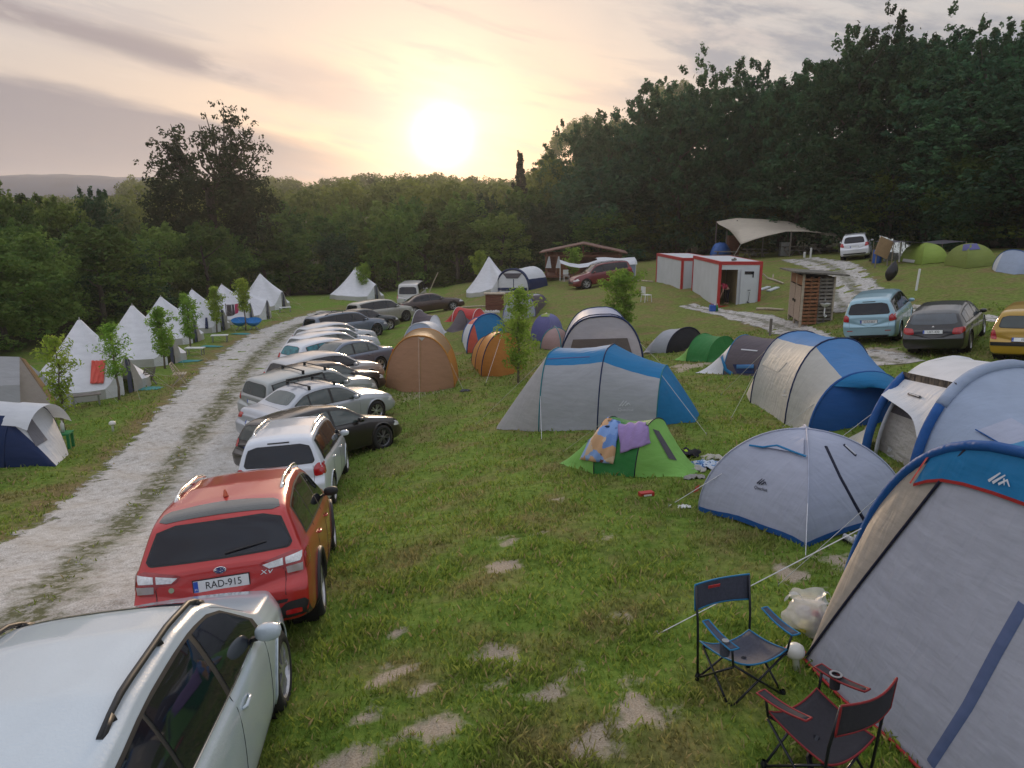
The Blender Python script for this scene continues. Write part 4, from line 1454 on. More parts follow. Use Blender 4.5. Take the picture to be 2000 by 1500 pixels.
# 1 --- white crossover in the corner
P_WHITE = paint('pearl', (0.50, 0.57, 0.62), 0.0, dew=.10)
c = Car('parked_car', (-2.62, 4.24), -8, 'cross', 4.40, 1.80, 1.57, P_WHITE, 'pale silvery white crossover cut off by the lower left corner, seen from above', hi=True, wr=.34, clear=.20, z_off=-.06)
c.rails(.40, .80, RUB, r=.020, lift=.035)
c.fin(.84, RUB, .065)
c.rear_screen(.98, 1.34, .56, .50)
c.line([(c.X(.87), -.52), (c.X(.865), -.3), (c.X(.862), 0), (c.X(.865), .3), (c.X(.87), .52)], 'T', .008)
for sg in (1, -1): c.line([(c.X(.87), sg * .52), (c.X(.91), sg * .60), (c.X(.955), sg * .64)], 'T', .008)
c.tail_lamp([(.50, .84), (.80, .90), (.82, .98), (.52, .95)], [(c.X(.99), .84), (c.X(.95), .88), (c.X(.94), .97), (c.X(.985), .96)])
mb_ = MB()
for d in 'LR': c.line([(c.X(f), c.beltz(f) + .022) for f in (.31, .4, .5, .6, .7, .8, .88)], d, .014, m=CHR, name='window_chrome')
c.plate(.62, '')

# 2 --- red crossover
P_RED = paint('red', (0.46, 0.012, 0.010), 0.15)
Car.mirror_mat = RUB
c = Car('parked_car', (-3.20, 8.74), -11, 'cross', 4.40, 1.78, 1.57, P_RED, 'bright red crossover with number plate RAD-915 and silver roof rails', hi=True, wr=.35, clear=.24, clad=True, z_off=-.06)
del Car.mirror_mat
c.rails(.42, .80, CHR, r=.020, lift=.045)
c.fin(.835, mat('fin_orange', (.55, .09, .02), .3, coat=.8), .075)
c.decal('roof_spoiler', mat('spoiler_dark', (.045, .045, .04), .25, coat=.8), [(c.X(.883), -.56), (c.X(.875), 0), (c.X(.883), .56), (c.X(.935), .60), (c.X(.932), 0), (c.X(.935), -.60)], 'T', .006, n=8, k=14, rnd_=1)
c.rear_screen(1.05, 1.365, .70, .57)
c.wiper(-.05, -.45, 1.07)
LAMPF = mat('lamp_frame_red', (0.30, 0.008, 0.010), .15, coat=1)
c.tail_lamp([(.36, .935), (.78, 1.02), (.80, .79), (.62, .77), (.60, .865), (.43, .85)], [(c.X(.998), .80), (c.X(.95), .84), (c.X(.935), .985), (c.X(.985), .97)], LAMPF)
for sg in (1, -1):
    c.decal('lamp_lens', WHL, [(sg * .40, .915), (sg * .60, .955), (sg * .60, .885), (sg * .46, .87)], 'B', .012, n=8, k=3, rnd_=0)
    c.decal('lamp_lens', WHL, [(sg * .625, .955), (sg * .79, .985), (sg * .78, .905), (sg * .625, .89)], 'B', .012, n=8, k=3, rnd_=0)
    c.decal('lamp_lens', mat('lens_grey', (.35, .30, .29), .15, coat=1), [(sg * .625, .862), (sg * .79, .88), (sg * .785, .805), (sg * .63, .795)], 'B', .012, n=8, k=3, rnd_=0)
    c.decal('bumper_corner', RUB, [(sg * .46, .30), (sg * .50, .45), (sg * .60, .53), (sg * .84, .55), (sg * .86, .28)], 'B', .010, n=10, k=5, rnd_=1)
    c.decal('reflector', REDL, [(sg * .58, .40), (sg * .58, .45), (sg * .74, .46), (sg * .74, .41)], 'B', .016, n=5, k=2, rnd_=1)
c.decal('bumper_strip', RUB, [(-.62, .565), (.62, .565), (.60, .53), (-.60, .53)], 'B', .010, n=14, k=2, rnd_=0)
c.decal('bumper_lower', RUB, [(-.5, .34), (.5, .34), (.48, .24), (-.48, .24)], 'B', .008, n=12, k=2, rnd_=0)
c.line([(-.60, .60), (-.61, .75), (-.62, .98)], 'B', .008); c.line([(.60, .60), (.61, .75), (.62, .98)], 'B', .008)
c.plate(.80, 'RAD-915')
hh = c.hit((0, .93), 'B'); Rb = facing((-1, 0, .12))
b = MB(); M = Matrix.Translation(hh + Vector((-.008, 0, 0))) @ Rb.to_4x4() @ Matrix.Diagonal((1.75, 1, 1, 1))
b.lathe([(.034, 0), (.034, .006), (.030, .010)], 24, 0, M); em = b.build('emblem', CHR, c.root)
b = MB(); b.lathe([(.030, .007), (0, .009)], 24, 0, M); b.build('emblem_field', mat('emblem_blue', (.01, .02, .12), .2, coat=1), em)
b = MB()
for (sx, sy, r) in ((-.022, .006, .013), (.006, .012, .006), (.020, .010, .006), (.012, -.004, .006), (.027, -.003, .006), (.002, -.012, .006)):
    ce = M @ Vector((sx, sy, .011)); vs = []
    for k in range(8):
        a = pi / 4 * k; rr = r if k % 2 == 0 else r * .3
        vs.append(M @ Vector((sx + rr * cos(a), sy + rr * sin(a), .0115)))
    b.add([ce] + vs, [(0, 1 + k, 1 + (k + 1) % 8) for k in range(8)])
b.build('emblem_stars', CHR, em)
hh = c.hit((-.43, .84), 'B'); text_obj('XV', .062, CHR, c.root, 'badge', hh + Vector((-.006, 0, 0)), Rb, .003, xs=1.5, shear=.2)
hh = c.hit((.46, .70), 'B'); text_obj('SUBARU', .042, CHR, c.root, 'badge', hh + Vector((-.006, 0, 0)), Rb, .002, xs=1.4)
hh = c.hit((.47, .80), 'B'); b = MB(); b.lathe([(.026, 0), (.026, .006), (0, .007)], 16, 0, Matrix.Translation(hh) @ Rb.to_4x4()); b.build('round_badge', mat('badge_green', (.30, .34, .22), .4), c.root)


# 3 / 21 --- boxy small crossovers
def small_suv(loc, heading, pm, label, txt, rails=None, hi=False, group=None):
    c = Car('parked_car', loc, heading, 'suv', 4.12, 1.755, 1.60, pm, label, wr=.32, clear=.20, hi=hi, group=group)
    if rails: c.rails(.38, .86, rails, r=.018, lift=.05)
    c.rear_screen(1.06, 1.40, .64, .54)
    c.decal('brake_light', RUB, [(-.20, 1.468), (.20, 1.468), (.20, 1.445), (-.20, 1.445)], 'B', .010, n=6, k=2, rnd_=0)
    c.tail_lamp([(.62, .80), (.83, .82), (.84, 1.03), (.70, 1.05), (.62, .98)], [(c.X(1.0), .82), (c.X(.965), .84), (c.X(.96), 1.02), (c.X(.99), 1.03)])
    c.plate(.80, txt, band=True)
    for sg in (1, -1): c.decal('reflector', REDL, [(sg * .50, .50), (sg * .50, .525), (sg * .68, .525), (sg * .68, .50)], 'B', .012, n=4, k=2, rnd_=0)
    c.line([(-.60, .62), (-.62, .80), (-.61, 1.0)], 'B', .008); c.line([(.60, .62), (.62, .80), (.61, 1.0)], 'B', .008); c.line([(-.60, .62), (.60, .62)], 'B', .008)
    c.decal('bumper_lower', RUB, [(-.62, .36), (.62, .36), (.58, .24), (-.58, .24)], 'B', .010, n=12, k=2, rnd_=0)
    return c


small_suv((-4.50, 15.05), -7, paint('white', (.66, .70, .76), .05), 'white boxy small crossover parked directly in front of the red one, plate ending 97', '97', CHR, True)
small_suv((13.35, 26.6), 35, paint('ice_blue', (.28, .46, .54), .3), 'pale blue boxy small crossover parked beside the black hatchback on the right', 'KHU-661')

# row of cars, nose to the lawn
spec = [
    (632, 790, 1.40, 40, 'hatch', 4.02, 1.66, 'near_black', (.006, .0045, .005), 'black hatchback first in the row next to the lawn, cloudy windows', GLASSG, None, None),
    (626, 748, 1.42, 41, 'sedan', 4.50, 1.72, 'silver', (.42, .44, .48), 'silver four-door saloon with two black roof bars', GLASSG, 'bars', None),
    (608, 716, 1.48, 40, 'suv', 4.30, 1.70, 'silver_green', (.33, .35, .34), 'grey-silver estate with dark roof bars, between the silver saloon and a dark car', GLASSG, 'bars', None),
    (632, 702, 1.44, 41, 'hatch', 4.25, 1.74, 'brown_black', (.028, .020, .018), 'brown-black hatchback with a pale reflection, next to the grey-silver estate', GLASSG, None, None),
    (636, 687, 1.48, 40, 'cross', 4.30, 1.78, 'pale_grey', (.46, .46, .47), 'light grey hatchback with a dark tinted tailgate window', GLASS, None, None),
    (664, 667, 1.43, 221, 'sedan', 4.50, 1.76, 'slate_blue', (.12, .15, .21), 'slate blue saloon parked the other way round with its red tail lights to the lawn', GLASSG, None, None),
    (645, 659, 1.44, 41, 'hatch', 4.20, 1.75, 'white2', (.62, .64, .68), 'white hatchback with teal things piled behind its rear glass', mat('teal_glass', (.02, .16, .19), .1, var=.5, vscale=5), None, None),
    (648, 647, 1.45, 40, 'cross', 4.25, 1.75, 'white3', (.60, .62, .66), 'white hatchback third from the far end of the white trio', GLASSG, None, None),
    (657, 638, 1.45, 40, 'hatch', 4.25, 1.75, 'white4', (.55, .57, .61), 'silvery white hatchback in the middle of the white trio', GLASSG, None, None),
    (655, 629, 1.45, 41, 'hatch', 4.30, 1.75, 'white5', (.50, .52, .55), 'silver hatchback at the far end of the white trio, beside the blue-grey estate', GLASSG, None, None),
    (676, 607, 1.60, 46, 'suv', 4.65, 1.87, 'blue_grey', (.14, .17, .22), 'large blue-grey estate with big dark wheels at the bend of the track', GLASS, 'rail', None),
    (708, 603, 1.46, 44, 'sedan', 4.45, 1.76, 'dark_green', (.035, .045, .05), 'dark car almost hidden behind the large blue-grey estate', GLASS, None, None),
    (744, 584, 1.63, 46, 'suv', 4.38, 1.85, 'beige', (.34, .33, .29), 'beige-silver off-roader with a dark rear, by the lone bell tent', GLASS, None, None),
    (841, 571, 1.43, 68, 'sedan', 4.65, 1.80, 'bronze', (.045, .022, .016), 'dark brown saloon standing broadside in front of the white van', GLASS, None, None),
    (1183, 524, 1.68, -103, 'suv', 4.45, 1.85, 'dark_red', (.16, .012, .018), 'dark red off-roader in front of the white awning by the wooden cabin', GLASS, 'rail', None),
    (1672, 472, 1.72, 27, 'suv', 4.60, 1.88, 'white_hill', (.66, .67, .69), 'white off-roader at the top of the hill track', GLASS, 'rail', 'SUV'),
]
for k, (px, py, hh_, hd, shp, L_, W_, pn, pc, lab, gl, ex, tx) in enumerate(spec):
    loc = {14: (6.6, 55.3), 15: (24.1, 52.6)}.get(k) or at_roof(px, py, hh_)
    c = Car('parked_car', loc, hd, shp, L_, W_, hh_, paint(pn, pc, .3), lab, group=ROWG if k < 13 else None, wr=.32 if hh_ < 1.55 else .36, clear=.18 if hh_ < 1.55 else .23, glass=gl, hi=k < 3,
            rimm=RIMD if k in (0, 10, 12) else RIM)
    h_ = hh_
    if shp == 'sedan':
        c.decal('rear_window', c.glass, [(c.X(.745), -.50), (c.X(.74), 0), (c.X(.745), .50), (c.X(.835), .60), (c.X(.842), 0), (c.X(.835), -.60)], 'T', .006, n=10, k=12, rnd_=1)
        c.tail_lamp([(.48, .62 * h_), (.80, .62 * h_), (.81, .50 * h_), (.50, .53 * h_)], [(c.X(.995), .52 * h_), (c.X(.95), .54 * h_), (c.X(.95), .62 * h_), (c.X(.985), .62 * h_)])
        c.line([(c.X(.875), -.62), (c.X(.875), .62)], 'T', .008)
    elif shp == 'suv':
        c.rear_screen(.66 * h_, .88 * h_, .62, .53)
        c.tail_lamp([(.62, .50 * h_), (.84, .52 * h_), (.84, .66 * h_), (.68, .66 * h_)], [(c.X(1.0), .52 * h_), (c.X(.96), .54 * h_), (c.X(.955), .66 * h_), (c.X(.99), .66 * h_)])
    else:
        c.rear_screen(.64 * h_, .86 * h_, .60, .50)
        c.tail_lamp([(.56, .52 * h_), (.80, .54 * h_), (.81, .66 * h_), (.60, .65 * h_)], [(c.X(.995), .54 * h_), (c.X(.95), .56 * h_), (c.X(.945), .66 * h_), (c.X(.98), .66 * h_)])
    c.plate(.46 * h_ if shp == 'sedan' else .50 * h_, '')
    if k == 15: c.decal('bumper_lower', RUB, [(-.7, .45), (.7, .45), (.68, .28), (-.68, .28)], 'B', .010, n=12, k=2, rnd_=0)
    if ex == 'bars':
        for f in (.47, .66):
            b = MB(); w = .52
            y0 = c.hit((c.X(f), .55), 'T'); y1 = c.hit((c.X(f), -.55), 'T')
            b.tube([y0 + Vector((0, .06, .10)), y1 + Vector((0, -.06, .10))], .020, 8)
            for q in (y0, y1): b.bar(q + Vector((0, 0, -.03)), q + Vector((0, 0, .11)), .07, .05)
            b.build('roof_bar', RUB, c.root)
        if k == 1:
            b = MB(); q = c.hit((c.X(.57), .15), 'T')
            b.tube([q + Vector((.62, .1, .16)), q + Vector((-.62, .1, .16))], .022, 6); b.bar(q + Vector((.5, .1, .13)), q + Vector((-.55, .1, .13)), .09, .03)
            b.build('bike_rack', RUB, c.root)
    elif ex == 'rail':
        c.rails(.36, .84, RUB if k != 15 else CHR)

# van
loc = at_roof(806, 548, 1.93)
c = Car('parked_van', loc, 2, 'van', 4.75, 1.90, 1.95, paint('van_white', (.58, .56, .55), .05), 'white van seen from behind at the far end of the camp', 'van', wr=.33, clear=.2)
c.rear_screen(1.16, 1.70, .72, .66); c.tail_lamp([(.80, .80), (.90, .80), (.90, 1.15), (.82, 1.15)]); c.plate(.68, '')

# 22 --- black three-door on the right
c = Car('parked_car', (13.95, 23.5), 39, 'hatch', 4.25, 1.75, 1.41, paint('black', (.004, .004, .005), .0), 'black hatchback seen from behind, between the pale blue car and the yellow one', wr=.32, clear=.17, hi=True, glass=mat('glass_blue_grey', (.06, .075, .09), .08, var=.2, vscale=1, spec=.9))
c.decal('rear_window', c.glass, [(-.64, .98), (0, .965), (.64, .98), (.55, 1.27), (0, 1.29), (-.55, 1.27)], 'B', .008, n=20, k=6, rnd_=1)
c.tail_lamp([(.50, .70), (.52, .86), (.80, .90), (.82, .74), (.66, .68)], [(c.X(.995), .74), (c.X(.95), .78), (c.X(.94), .89), (c.X(.98), .89)])
c.plate(.76, 'LBT-430'); c.line([(-.62, .62), (.62, .62)], 'B', .008)
hh = c.hit((0, .90), 'B'); b = MB(); b.lathe([(.035, 0), (.035, .008), (0, .012)], 16, 0, Matrix.Translation(hh) @ Rb.to_4x4()); b.build('emblem', CHR, c.root)
# 23 --- yellow hatchback cut by the frame
c = Car('parked_car', (14.95, 20.9), 42, 'suv', 3.95, 1.66, 1.46, paint('mustard', (.46, .27, .02), .1), 'mustard yellow hatchback cut off by the right edge of the picture', wr=.30, clear=.18, hi=True, glass=GLASSG)
c.rear_screen(.98, 1.27, .58, .50); c.tail_lamp([(.60, .66), (.79, .68), (.80, .90), (.66, .92)], [(c.X(1.0), .70), (c.X(.965), .72), (c.X(.955), 1.20), (c.X(.975), 1.22)]); c.plate(.66, 'ISH')
c.decal('bumper_strip', RUB, [(-.75, .60), (.75, .60), (.75, .50), (-.75, .50)], 'B', .012, n=12, k=2, rnd_=0)
# ------------------------------------------------------------------ tents
def fab(name, c, tr=.18, rough=.6, bump=.20, st=(1, 1, 3.5)):
    k = 'fabric_' + name
    if k in _mats: return _mats[k]
    m = mat(k, c, rough, var=.06, vscale=2.0, bump=bump, bscale=3.2, transl=tr, stretch=st, spec=.3)
    nt = m.node_tree; bp = next((n for n in nt.nodes if n.type == 'BUMP'), None)
    if bp:      # slack creases running aslant, over the weave
        bp.inputs['Distance'].default_value = .05
        mp = nt.nodes.new('ShaderNodeMapping'); mp.inputs['Rotation'].default_value = (.5, .7, .4); mp.inputs['Scale'].default_value = (1.0, 6.0, 1.6)
        tc = next(n for n in nt.nodes if n.type == 'TEX_COORD'); nt.links.new(tc.outputs['Object'], mp.inputs[0])
        n2 = nt.nodes.new('ShaderNodeTexNoise'); n2.inputs['Scale'].default_value = 1.5; n2.inputs['Detail'].default_value = 1.5; n2.inputs['Distortion'].default_value = .6
        nt.links.new(mp.outputs[0], n2.inputs['Vector'])
        b2 = nt.nodes.new('ShaderNodeBump'); b2.inputs['Strength'].default_value = .26; b2.inputs['Distance'].default_value = .07
        nt.links.new(n2.outputs[0], b2.inputs['Height']); nt.links.new(b2.outputs[0], bp.inputs['Normal'])
    return m


F_GREY = fab('light_grey', (.42, .43, .46)); F_LAV = fab('lavender_grey', (.43, .46, .57)); F_BLUEG = fab('blue_grey', (.36, .43, .56))
F_WHITE = fab('white', (.68, .69, .72)); F_CREAM = fab('cream', (.52, .50, .45)); F_BEIGE = fab('beige', (.44, .38, .32))
F_BLUE = fab('bright_blue', (.012, .19, .42)); F_ROYAL = fab('royal_blue', (.015, .10, .33)); F_SKY = fab('sky_blue', (.07, .22, .48))
F_NAVY = fab('navy', (.010, .028, .10)); F_TAN = fab('tan', (.42, .23, .13)); F_ORANGE = fab('orange', (.55, .24, .05)); F_RED = fab('red', (.48, .04, .04))
F_CORAL = fab('coral', (.62, .12, .08)); F_GRN = fab('deep_green', (.03, .21, .05)); F_LGRN = fab('light_green', (.22, .48, .10)); F_LIME = fab('lime', (.26, .36, .06))
F_BLACK = fab('black', (.014, .014, .020)); F_BROWN = fab('grey_brown', (.12, .10, .115)); F_VIOLET = fab('violet', (.12, .12, .30)); F_PINK = fab('dull_pink', (.36, .24, .23))
F_MESH = fab('mesh_dark', (.075, .07, .085), .05); F_DARK = fab('opening_shade', (.012, .012, .016), 0); F_CANV = fab('canvas', (.76, .76, .79), .12); F_WALL = fab('canvas_wall', (.50, .49, .46), .1)
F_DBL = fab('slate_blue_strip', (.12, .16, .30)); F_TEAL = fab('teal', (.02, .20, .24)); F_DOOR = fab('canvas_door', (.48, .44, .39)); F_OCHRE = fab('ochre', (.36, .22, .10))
F_GLOW = fab('window_clear', (.74, .69, .60), .3); F_BLK2 = fab('black_cord', (.008, .010, .03), 0); F_WIN = fab('grey_mesh_window', (.17, .165, .18), .1)
ROPE = mat('rope', (.50, .48, .42), .8); ROPEW = mat('rope_white', (.72, .72, .74), .7); PEG = mat('peg', (.3, .3, .3), .4, .7)
F_SLIT = fab('door_slit', (.09, .10, .15)); F_FOIL = mat('foil', (.55, .55, .5), .25, .8, var=.4, vscale=9, bump=.8, bscale=9)


def V3(x, y, z): return Vector((x, y, z))


class Tent:
    def __init__(s, label, org, name='tent', group=None, cat='tent'):
        s.o = G(*org)[0] if isinstance(org, tuple) else Vector(org)
        s.root = empty(name, s.o, 0, label, cat, group)
        s.bv = []; s.bf = []; s.b = None

    def sheet(s, name, m, rows, smooth=True, parent=None, track=True, solid=0):
        mb = MB(); mb.grid([[p - s.o for p in r] for r in rows])
        if track:
            k = len(s.bv); s.bv += [Vector(v) + s.o for v in mb.v]; s.bf += [tuple(k + i for i in f) for f in mb.f]; s.b = None
        return mb.build(name, m, parent or s.root, smooth=smooth, solid=solid)

    def arch(s, a, b, top, p=2.3, q=2.0, lean=V3(0, 0, 0), n=25, h=None, foot=None):
        a = G(*a)[0] if isinstance(a, tuple) else a; b = G(*b)[0] if isinstance(b, tuple) else b
        c = (a + b) / 2 + lean
        if h is None: h = zline(c.x, c.y, top) - (a.z + b.z) / 2
        out = []
        for j in range(n):
            th = pi * j / (n - 1)
            u = -np.sign(cos(th)) * abs(cos(th)) ** (2 / p); z = max(0, sin(th)) ** (2 / q)
            P = a.lerp(b, (u + 1) / 2); P = P + lean * z + V3(0, 0, h * z)
            out.append(P)
        return out

    def loft(s, A, B, parts, n=8, sag=.05, wr=.006):
        axis = (sum(A, V3(0, 0, 0)) / len(A) + sum(B, V3(0, 0, 0)) / len(B)) / 2; axis.z -= .4
        rows = []
        for i in range(n + 1):
            t = i / n; r = []
            for j, (p, q) in enumerate(zip(A, B)):
                P = p.lerp(q, t)
                k = sag * 4 * t * (1 - t) * min(1, (j * (len(A) - 1 - j)) / 20)
                P = P + (axis - P) * k + V3(0, 0, wr * sin(j * 1.7 + i * 2.1))
                r.append(P)
            rows.append(r)
        for j0, j1, m, nm in parts: s.sheet(nm, m, [r[j0:j1 + 1] for r in rows])
        return rows

    def cap(s, A, out, parts, n=8, bulge=.05, fan=None, foot=None):
        """end wall: from the arch down to the ground line pushed outwards by out"""
        a, b = A[0], A[-1]; L_ = (b - a)
        rows = []
        bots = []
        for j, p in enumerate(A):
            u = (p - a).dot(L_) / L_.length_squared; u = min(1, max(0, u))
            if foot: q = foot(j)
            else:
                q = a.lerp(b, u) + out * (1 if 0 < j < len(A) - 1 else 1) * min(1, 3.5 * min(u, 1 - u) + .0)
                q = V3(q.x, q.y, H(q.x, q.y) + .01)
            bots.append(q)
        for i in range(n + 1):
            t = i / n
            rows.append([p.lerp(q, t) + out.normalized() * bulge * sin(pi * t) * min(1, (p - q).length) + V3(0, 0, .004 * sin(j * 2.3 + i)) for j, (p, q) in enumerate(zip(A, bots))])
        for j0, j1, m, nm in parts: s.sheet(nm, m, [r[j0:j1 + 1] for r in rows])
        return rows

    def pole(s, A, m, r=.012, name='pole_sleeve', j0=0, j1=None):
        mb = MB(); mb.tube([p - s.o + V3(0, 0, .004) for p in A[j0:j1]], r, 6); return mb.build(name, m, s.root, smooth=True)

    def guy(s, p, g, m=ROPE, r=.005):
        if isinstance(g, tuple): g = G(*g)[0]
        if isinstance(p, tuple): p = s.on(*p)[0]
        mb = MB(); mb.tube([p - s.o, g - s.o + V3(0, 0, .02)], r, 5); o = mb.build('guy_line', m, s.root)
        mb = MB(); mb.tube([g - s.o + V3(0, 0, .06), g - s.o - V3(0, 0, .05)], .006, 5); mb.build('peg', PEG, o)

    def on(s, px, py):
        if s.b is None: s.b = BVHTree.FromPolygons(s.bv, s.bf)
        v = (py - 750) / F_PX
        d = V3((px - 1000) / F_PX, CP - v * SP, -(SP + v * CP)).normalized()
        h = s.b.ray_cast(V3(0, 0, CAM_Z), d)
        if h[0] is None: return None, None
        nn = h[1] if h[1].dot(d) < 0 else -h[1]
        return h[0], nn

    def patch(s, c, m, name, off=.012, n=8, parent=None):
        """four corners laid on the tent's surface (outline order), sampled between them"""
        rows = []
        for i in range(n + 1):
            t = i / n; r = []
            for j in range(n + 1):
                u = j / n
                x = (c[0][0] * (1 - u) + c[1][0] * u) * (1 - t) + (c[3][0] * (1 - u) + c[2][0] * u) * t
                y = (c[0][1] * (1 - u) + c[1][1] * u) * (1 - t) + (c[3][1] * (1 - u) + c[2][1] * u) * t
                p, nn = s.on(x, y)
                r.append(None if p is None else p + nn * off)
            rows.append(r)
        good = [[q for q in r if q] for r in rows]
        if not any(good): return None
        last = next(q for r in good for q in r)
        for r in rows:
            for j in range(len(r)):
                if r[j] is None: r[j] = last
                last = r[j]
        return s.sheet(name, m, rows, track=False, parent=parent)

    def stroke(s, pts, w, m, name='seam_tape', off=.006):
        q = []
        for i in range(len(pts) - 1):
            for k in range(6):
                f = k / 6
                p, nn = s.on(pts[i][0] + (pts[i + 1][0] - pts[i][0]) * f, pts[i][1] + (pts[i + 1][1] - pts[i][1]) * f)
                if p: q.append((p + nn * off, nn))
        p, nn = s.on(*pts[-1])
        if p: q.append((p + nn * off, nn))
        if len(q) < 2: return
        rows = []
        for i, (p, nn) in enumerate(q):
            d = (q[min(i + 1, len(q) - 1)][0] - q[max(i - 1, 0)][0]).normalized(); t = d.cross(nn).normalized()
            rows.append([p - t * w / 2 - nn * .004, p - t * w * .3 + nn * .006, p + t * w * .3 + nn * .006, p + t * w / 2 - nn * .004])
        return s.sheet(name, m, rows, track=False)

    def logo(s, px, py, size, m, tx=None, right=None, word='Quechua'):
        """the peak emblem above its word, lying on the fabric"""
        p, nn = s.on(px, py); p2, _ = s.on(px + 12, py + (right or 0)); 
        if p is None or p2 is None: return
        x = (p2 - p); x = (x - nn * x.dot(nn)).normalized(); y = nn.cross(x).normalized()
        R = Matrix((x, y, nn)).transposed()
        c = p + nn * .014 - s.o
        mb = MB()
        S_ = size
        for k, (x0, y0, x1, y1, w) in enumerate(((-.9, .55, -.25, 1.35, .22), (-.55, .52, .15, 1.30, .22), (-.1, .55, .45, 1.05, .2), (.15, 1.05, .35, .60, .12), (.40, 1.02, .75, .62, .14))):
            A_, B_ = Vector((x0, y0)) * S_, Vector((x1, y1)) * S_; d = (B_ - A_).normalized(); t = Vector((-d.y, d.x)) * w * S_ * .5
            mb.add([c + R @ V3(q.x, q.y, .001 + k * .0006) for q in (A_ - t, A_ + t, B_ + t * .5, B_ - t * .5)], [(0, 3, 2, 1)])
        e = mb.build('emblem', m, s.root)
        if word: text_obj(word, S_ * .62, m, s.root, 'lettering', c, R, .0008)

    def tape_text(s, px, py, word, size, m, right=0, base=None, w=None):
        p, nn = s.on(px, py); p2, _ = s.on(px + 10, py + right)
        if p is None or p2 is None: return
        x = (p2 - p); x = (x - nn * x.dot(nn)).normalized(); y = nn.cross(x).normalized(); R = Matrix((x, y, nn)).transposed()
        c = p + nn * .014 - s.o
        text_obj(word, size, m, s.root, 'lettering', c, R, .0008)

    def dome(s, P, top, m, sag=.10, rise=.0, p=2.0, conc=.06, name='flysheet', n=14, h=None, mats=None):
        P = [G(*q)[0] if isinstance(q, tuple) else q for q in P]
        c = sum(P, V3(0, 0, 0)) / len(P)
        if h is None: h = zline(c.x, c.y, top) - c.z
        K = len(P); per = 10
        secs = []
        for k in range(K):
            cols = []
            for i in range(per + 1):
                f = i / per; e = P[k].lerp(P[(k + 1) % K], f); w = 4 * f * (1 - f)
                e = e + (c - e) * conc * w; e.z = H(e.x, e.y) + .02 + rise * w
                col = []
                for j in range(n + 1):
                    t = j / n          # 0 at the top, 1 on the ground
                    a = t * pi / 2
                    rr = sin(a) ** (2 / p * .98); zz = cos(a) ** (2 / p * 1.0)
                    rr2 = rr * (1 - sag * w * sin(pi * t))
                    q = V3(c.x + (e.x - c.x) * rr2, c.y + (e.y - c.y) * rr2, 0)
                    q.z = e.z + (c.z + h - e.z) * zz * (1 - .03 * w * sin(pi * t))
                    col.append(q)
                cols.append(col)
            secs.append(cols)
            s.sheet(name if K < 2 else name, (mats[k] if mats else m), [list(r) for r in zip(*cols)])
        return c, h, P, secs


def px_feet(t, near, back, top, **k):
    a = G(*near)[0]; return t.arch(a, a + back, top, **k)


# ---- T1: the big grey tent in the right foreground
t = Tent('huge grey and turquoise tent with a beige side, filling the lower right corner', (1700, 1300))
a0 = G(1682, 1085)[0]; a0 = V3(3.05, 6.30, H(3.05, 6.3)); b0 = V3(3.95, 3.45, H(3.95, 3.45))
A = t.arch(a0, b0, None, p=2.5, q=2.0, h=2.27, n=33, lean=V3(.02, 0, 0))
ex = V3(.95, .33, 0)
A2 = t.arch(a0 + ex * 1.2, b0 + ex * 1.2, None, p=2.5, h=2.30, n=33); A3 = t.arch(a0 + ex * 3.4, b0 + ex * 3.4, None, p=2.5, h=1.9, n=33)
t.loft(A, A2, [(0, 10, F_ROYAL, 'side_panel'), (10, 32, F_BLUE, 'roof_panel')], sag=.03); t.loft(A2, A3, [(0, 32, F_ROYAL, 'rear_panel')], sag=.04)
Q1 = G(1572, 1292)[0]; Q1 = V3(Q1.x, Q1.y, Q1.z + .01); Q3 = V3(3.15, 3.0, H(3.15, 3.0) + .01)
A_ = A


def foot1(j):
    if j <= 14: return Q1
    u = ((A_[j] - a0).dot(b0 - a0) / (b0 - a0).length_squared)
    u0 = ((A_[14] - a0).dot(b0 - a0) / (b0 - a0).length_squared)
    f = min(1, max(0, (u - u0) / (1 - u0)))
    q = Q1.lerp(Q3, f); return V3(q.x, q.y, H(q.x, q.y) + .01)


rows = []
for i in range(25):
    tt = i / 24
    rows.append([A[j].lerp(foot1(j), tt) + V3(-.94, -.33, 0) * (.055 * sin(pi * tt) + .006 * sin(j * 1.9 + tt * 9)) * (1 if j > 14 else .5) for j in range(33)])
t.sheet('side_panel', F_BEIGE, [r[0:15] for r in rows])
t.sheet('front_panel', fab('front_grey', (.44, .45, .52), bump=.22, st=(1.0, 1.0, 4.0)), [r[14:33] for r in rows])
band = [[p + V3(-.95, -.33, .02).normalized() * .03 for p in r[12:33]] for r in rows[0:4]]
band[0] = [p + V3(0, 0, .03) for p in A[12:33]]
t.sheet('rain_flap', F_BLUE, band)
t.sheet('flap_piping', F_RED, [[p + V3(0, 0, .004) for p in band[-1]], [p - V3(-.0, 0, .022) for p in band[-1]]], track=False)
t.sheet('flap_piping', F_RED, [[r[0] + V3(-.02, 0, 0) for r in band], [r[0] + V3(-.02, .022, 0) for r in band]], track=False)
t.pole(A, F_ROYAL, .045, 'pole_sleeve'); t.pole(A2, F_ROYAL, .03)
t.pole([r[14] + V3(-.012, 0, .01) for r in rows], F_BLK2, .013, 'door_zip')
t.stroke([(2000, 1180), (1950, 1268), (1890, 1380), (1818, 1492)], .085, F_DBL, 'zip_cover')
t.pole([V3(q.x - .015, q.y, H(q.x, q.y) + .03) for q in [Q1.lerp(Q3, k / 10) for k in range(11)]], F_RED, .014, 'hem_piping')
t.logo(1950, 962, .10, F_WHITE, word=None, right=4)
t.guy(A[6] + V3(-.03, 0, 0), (1283, 1243), ROPEW, .005); t.guy(A[8] + V3(-.03, .02, 0), (1520, 1145), ROPEW, .004)
mb = MB(); q = Q1 - t.o
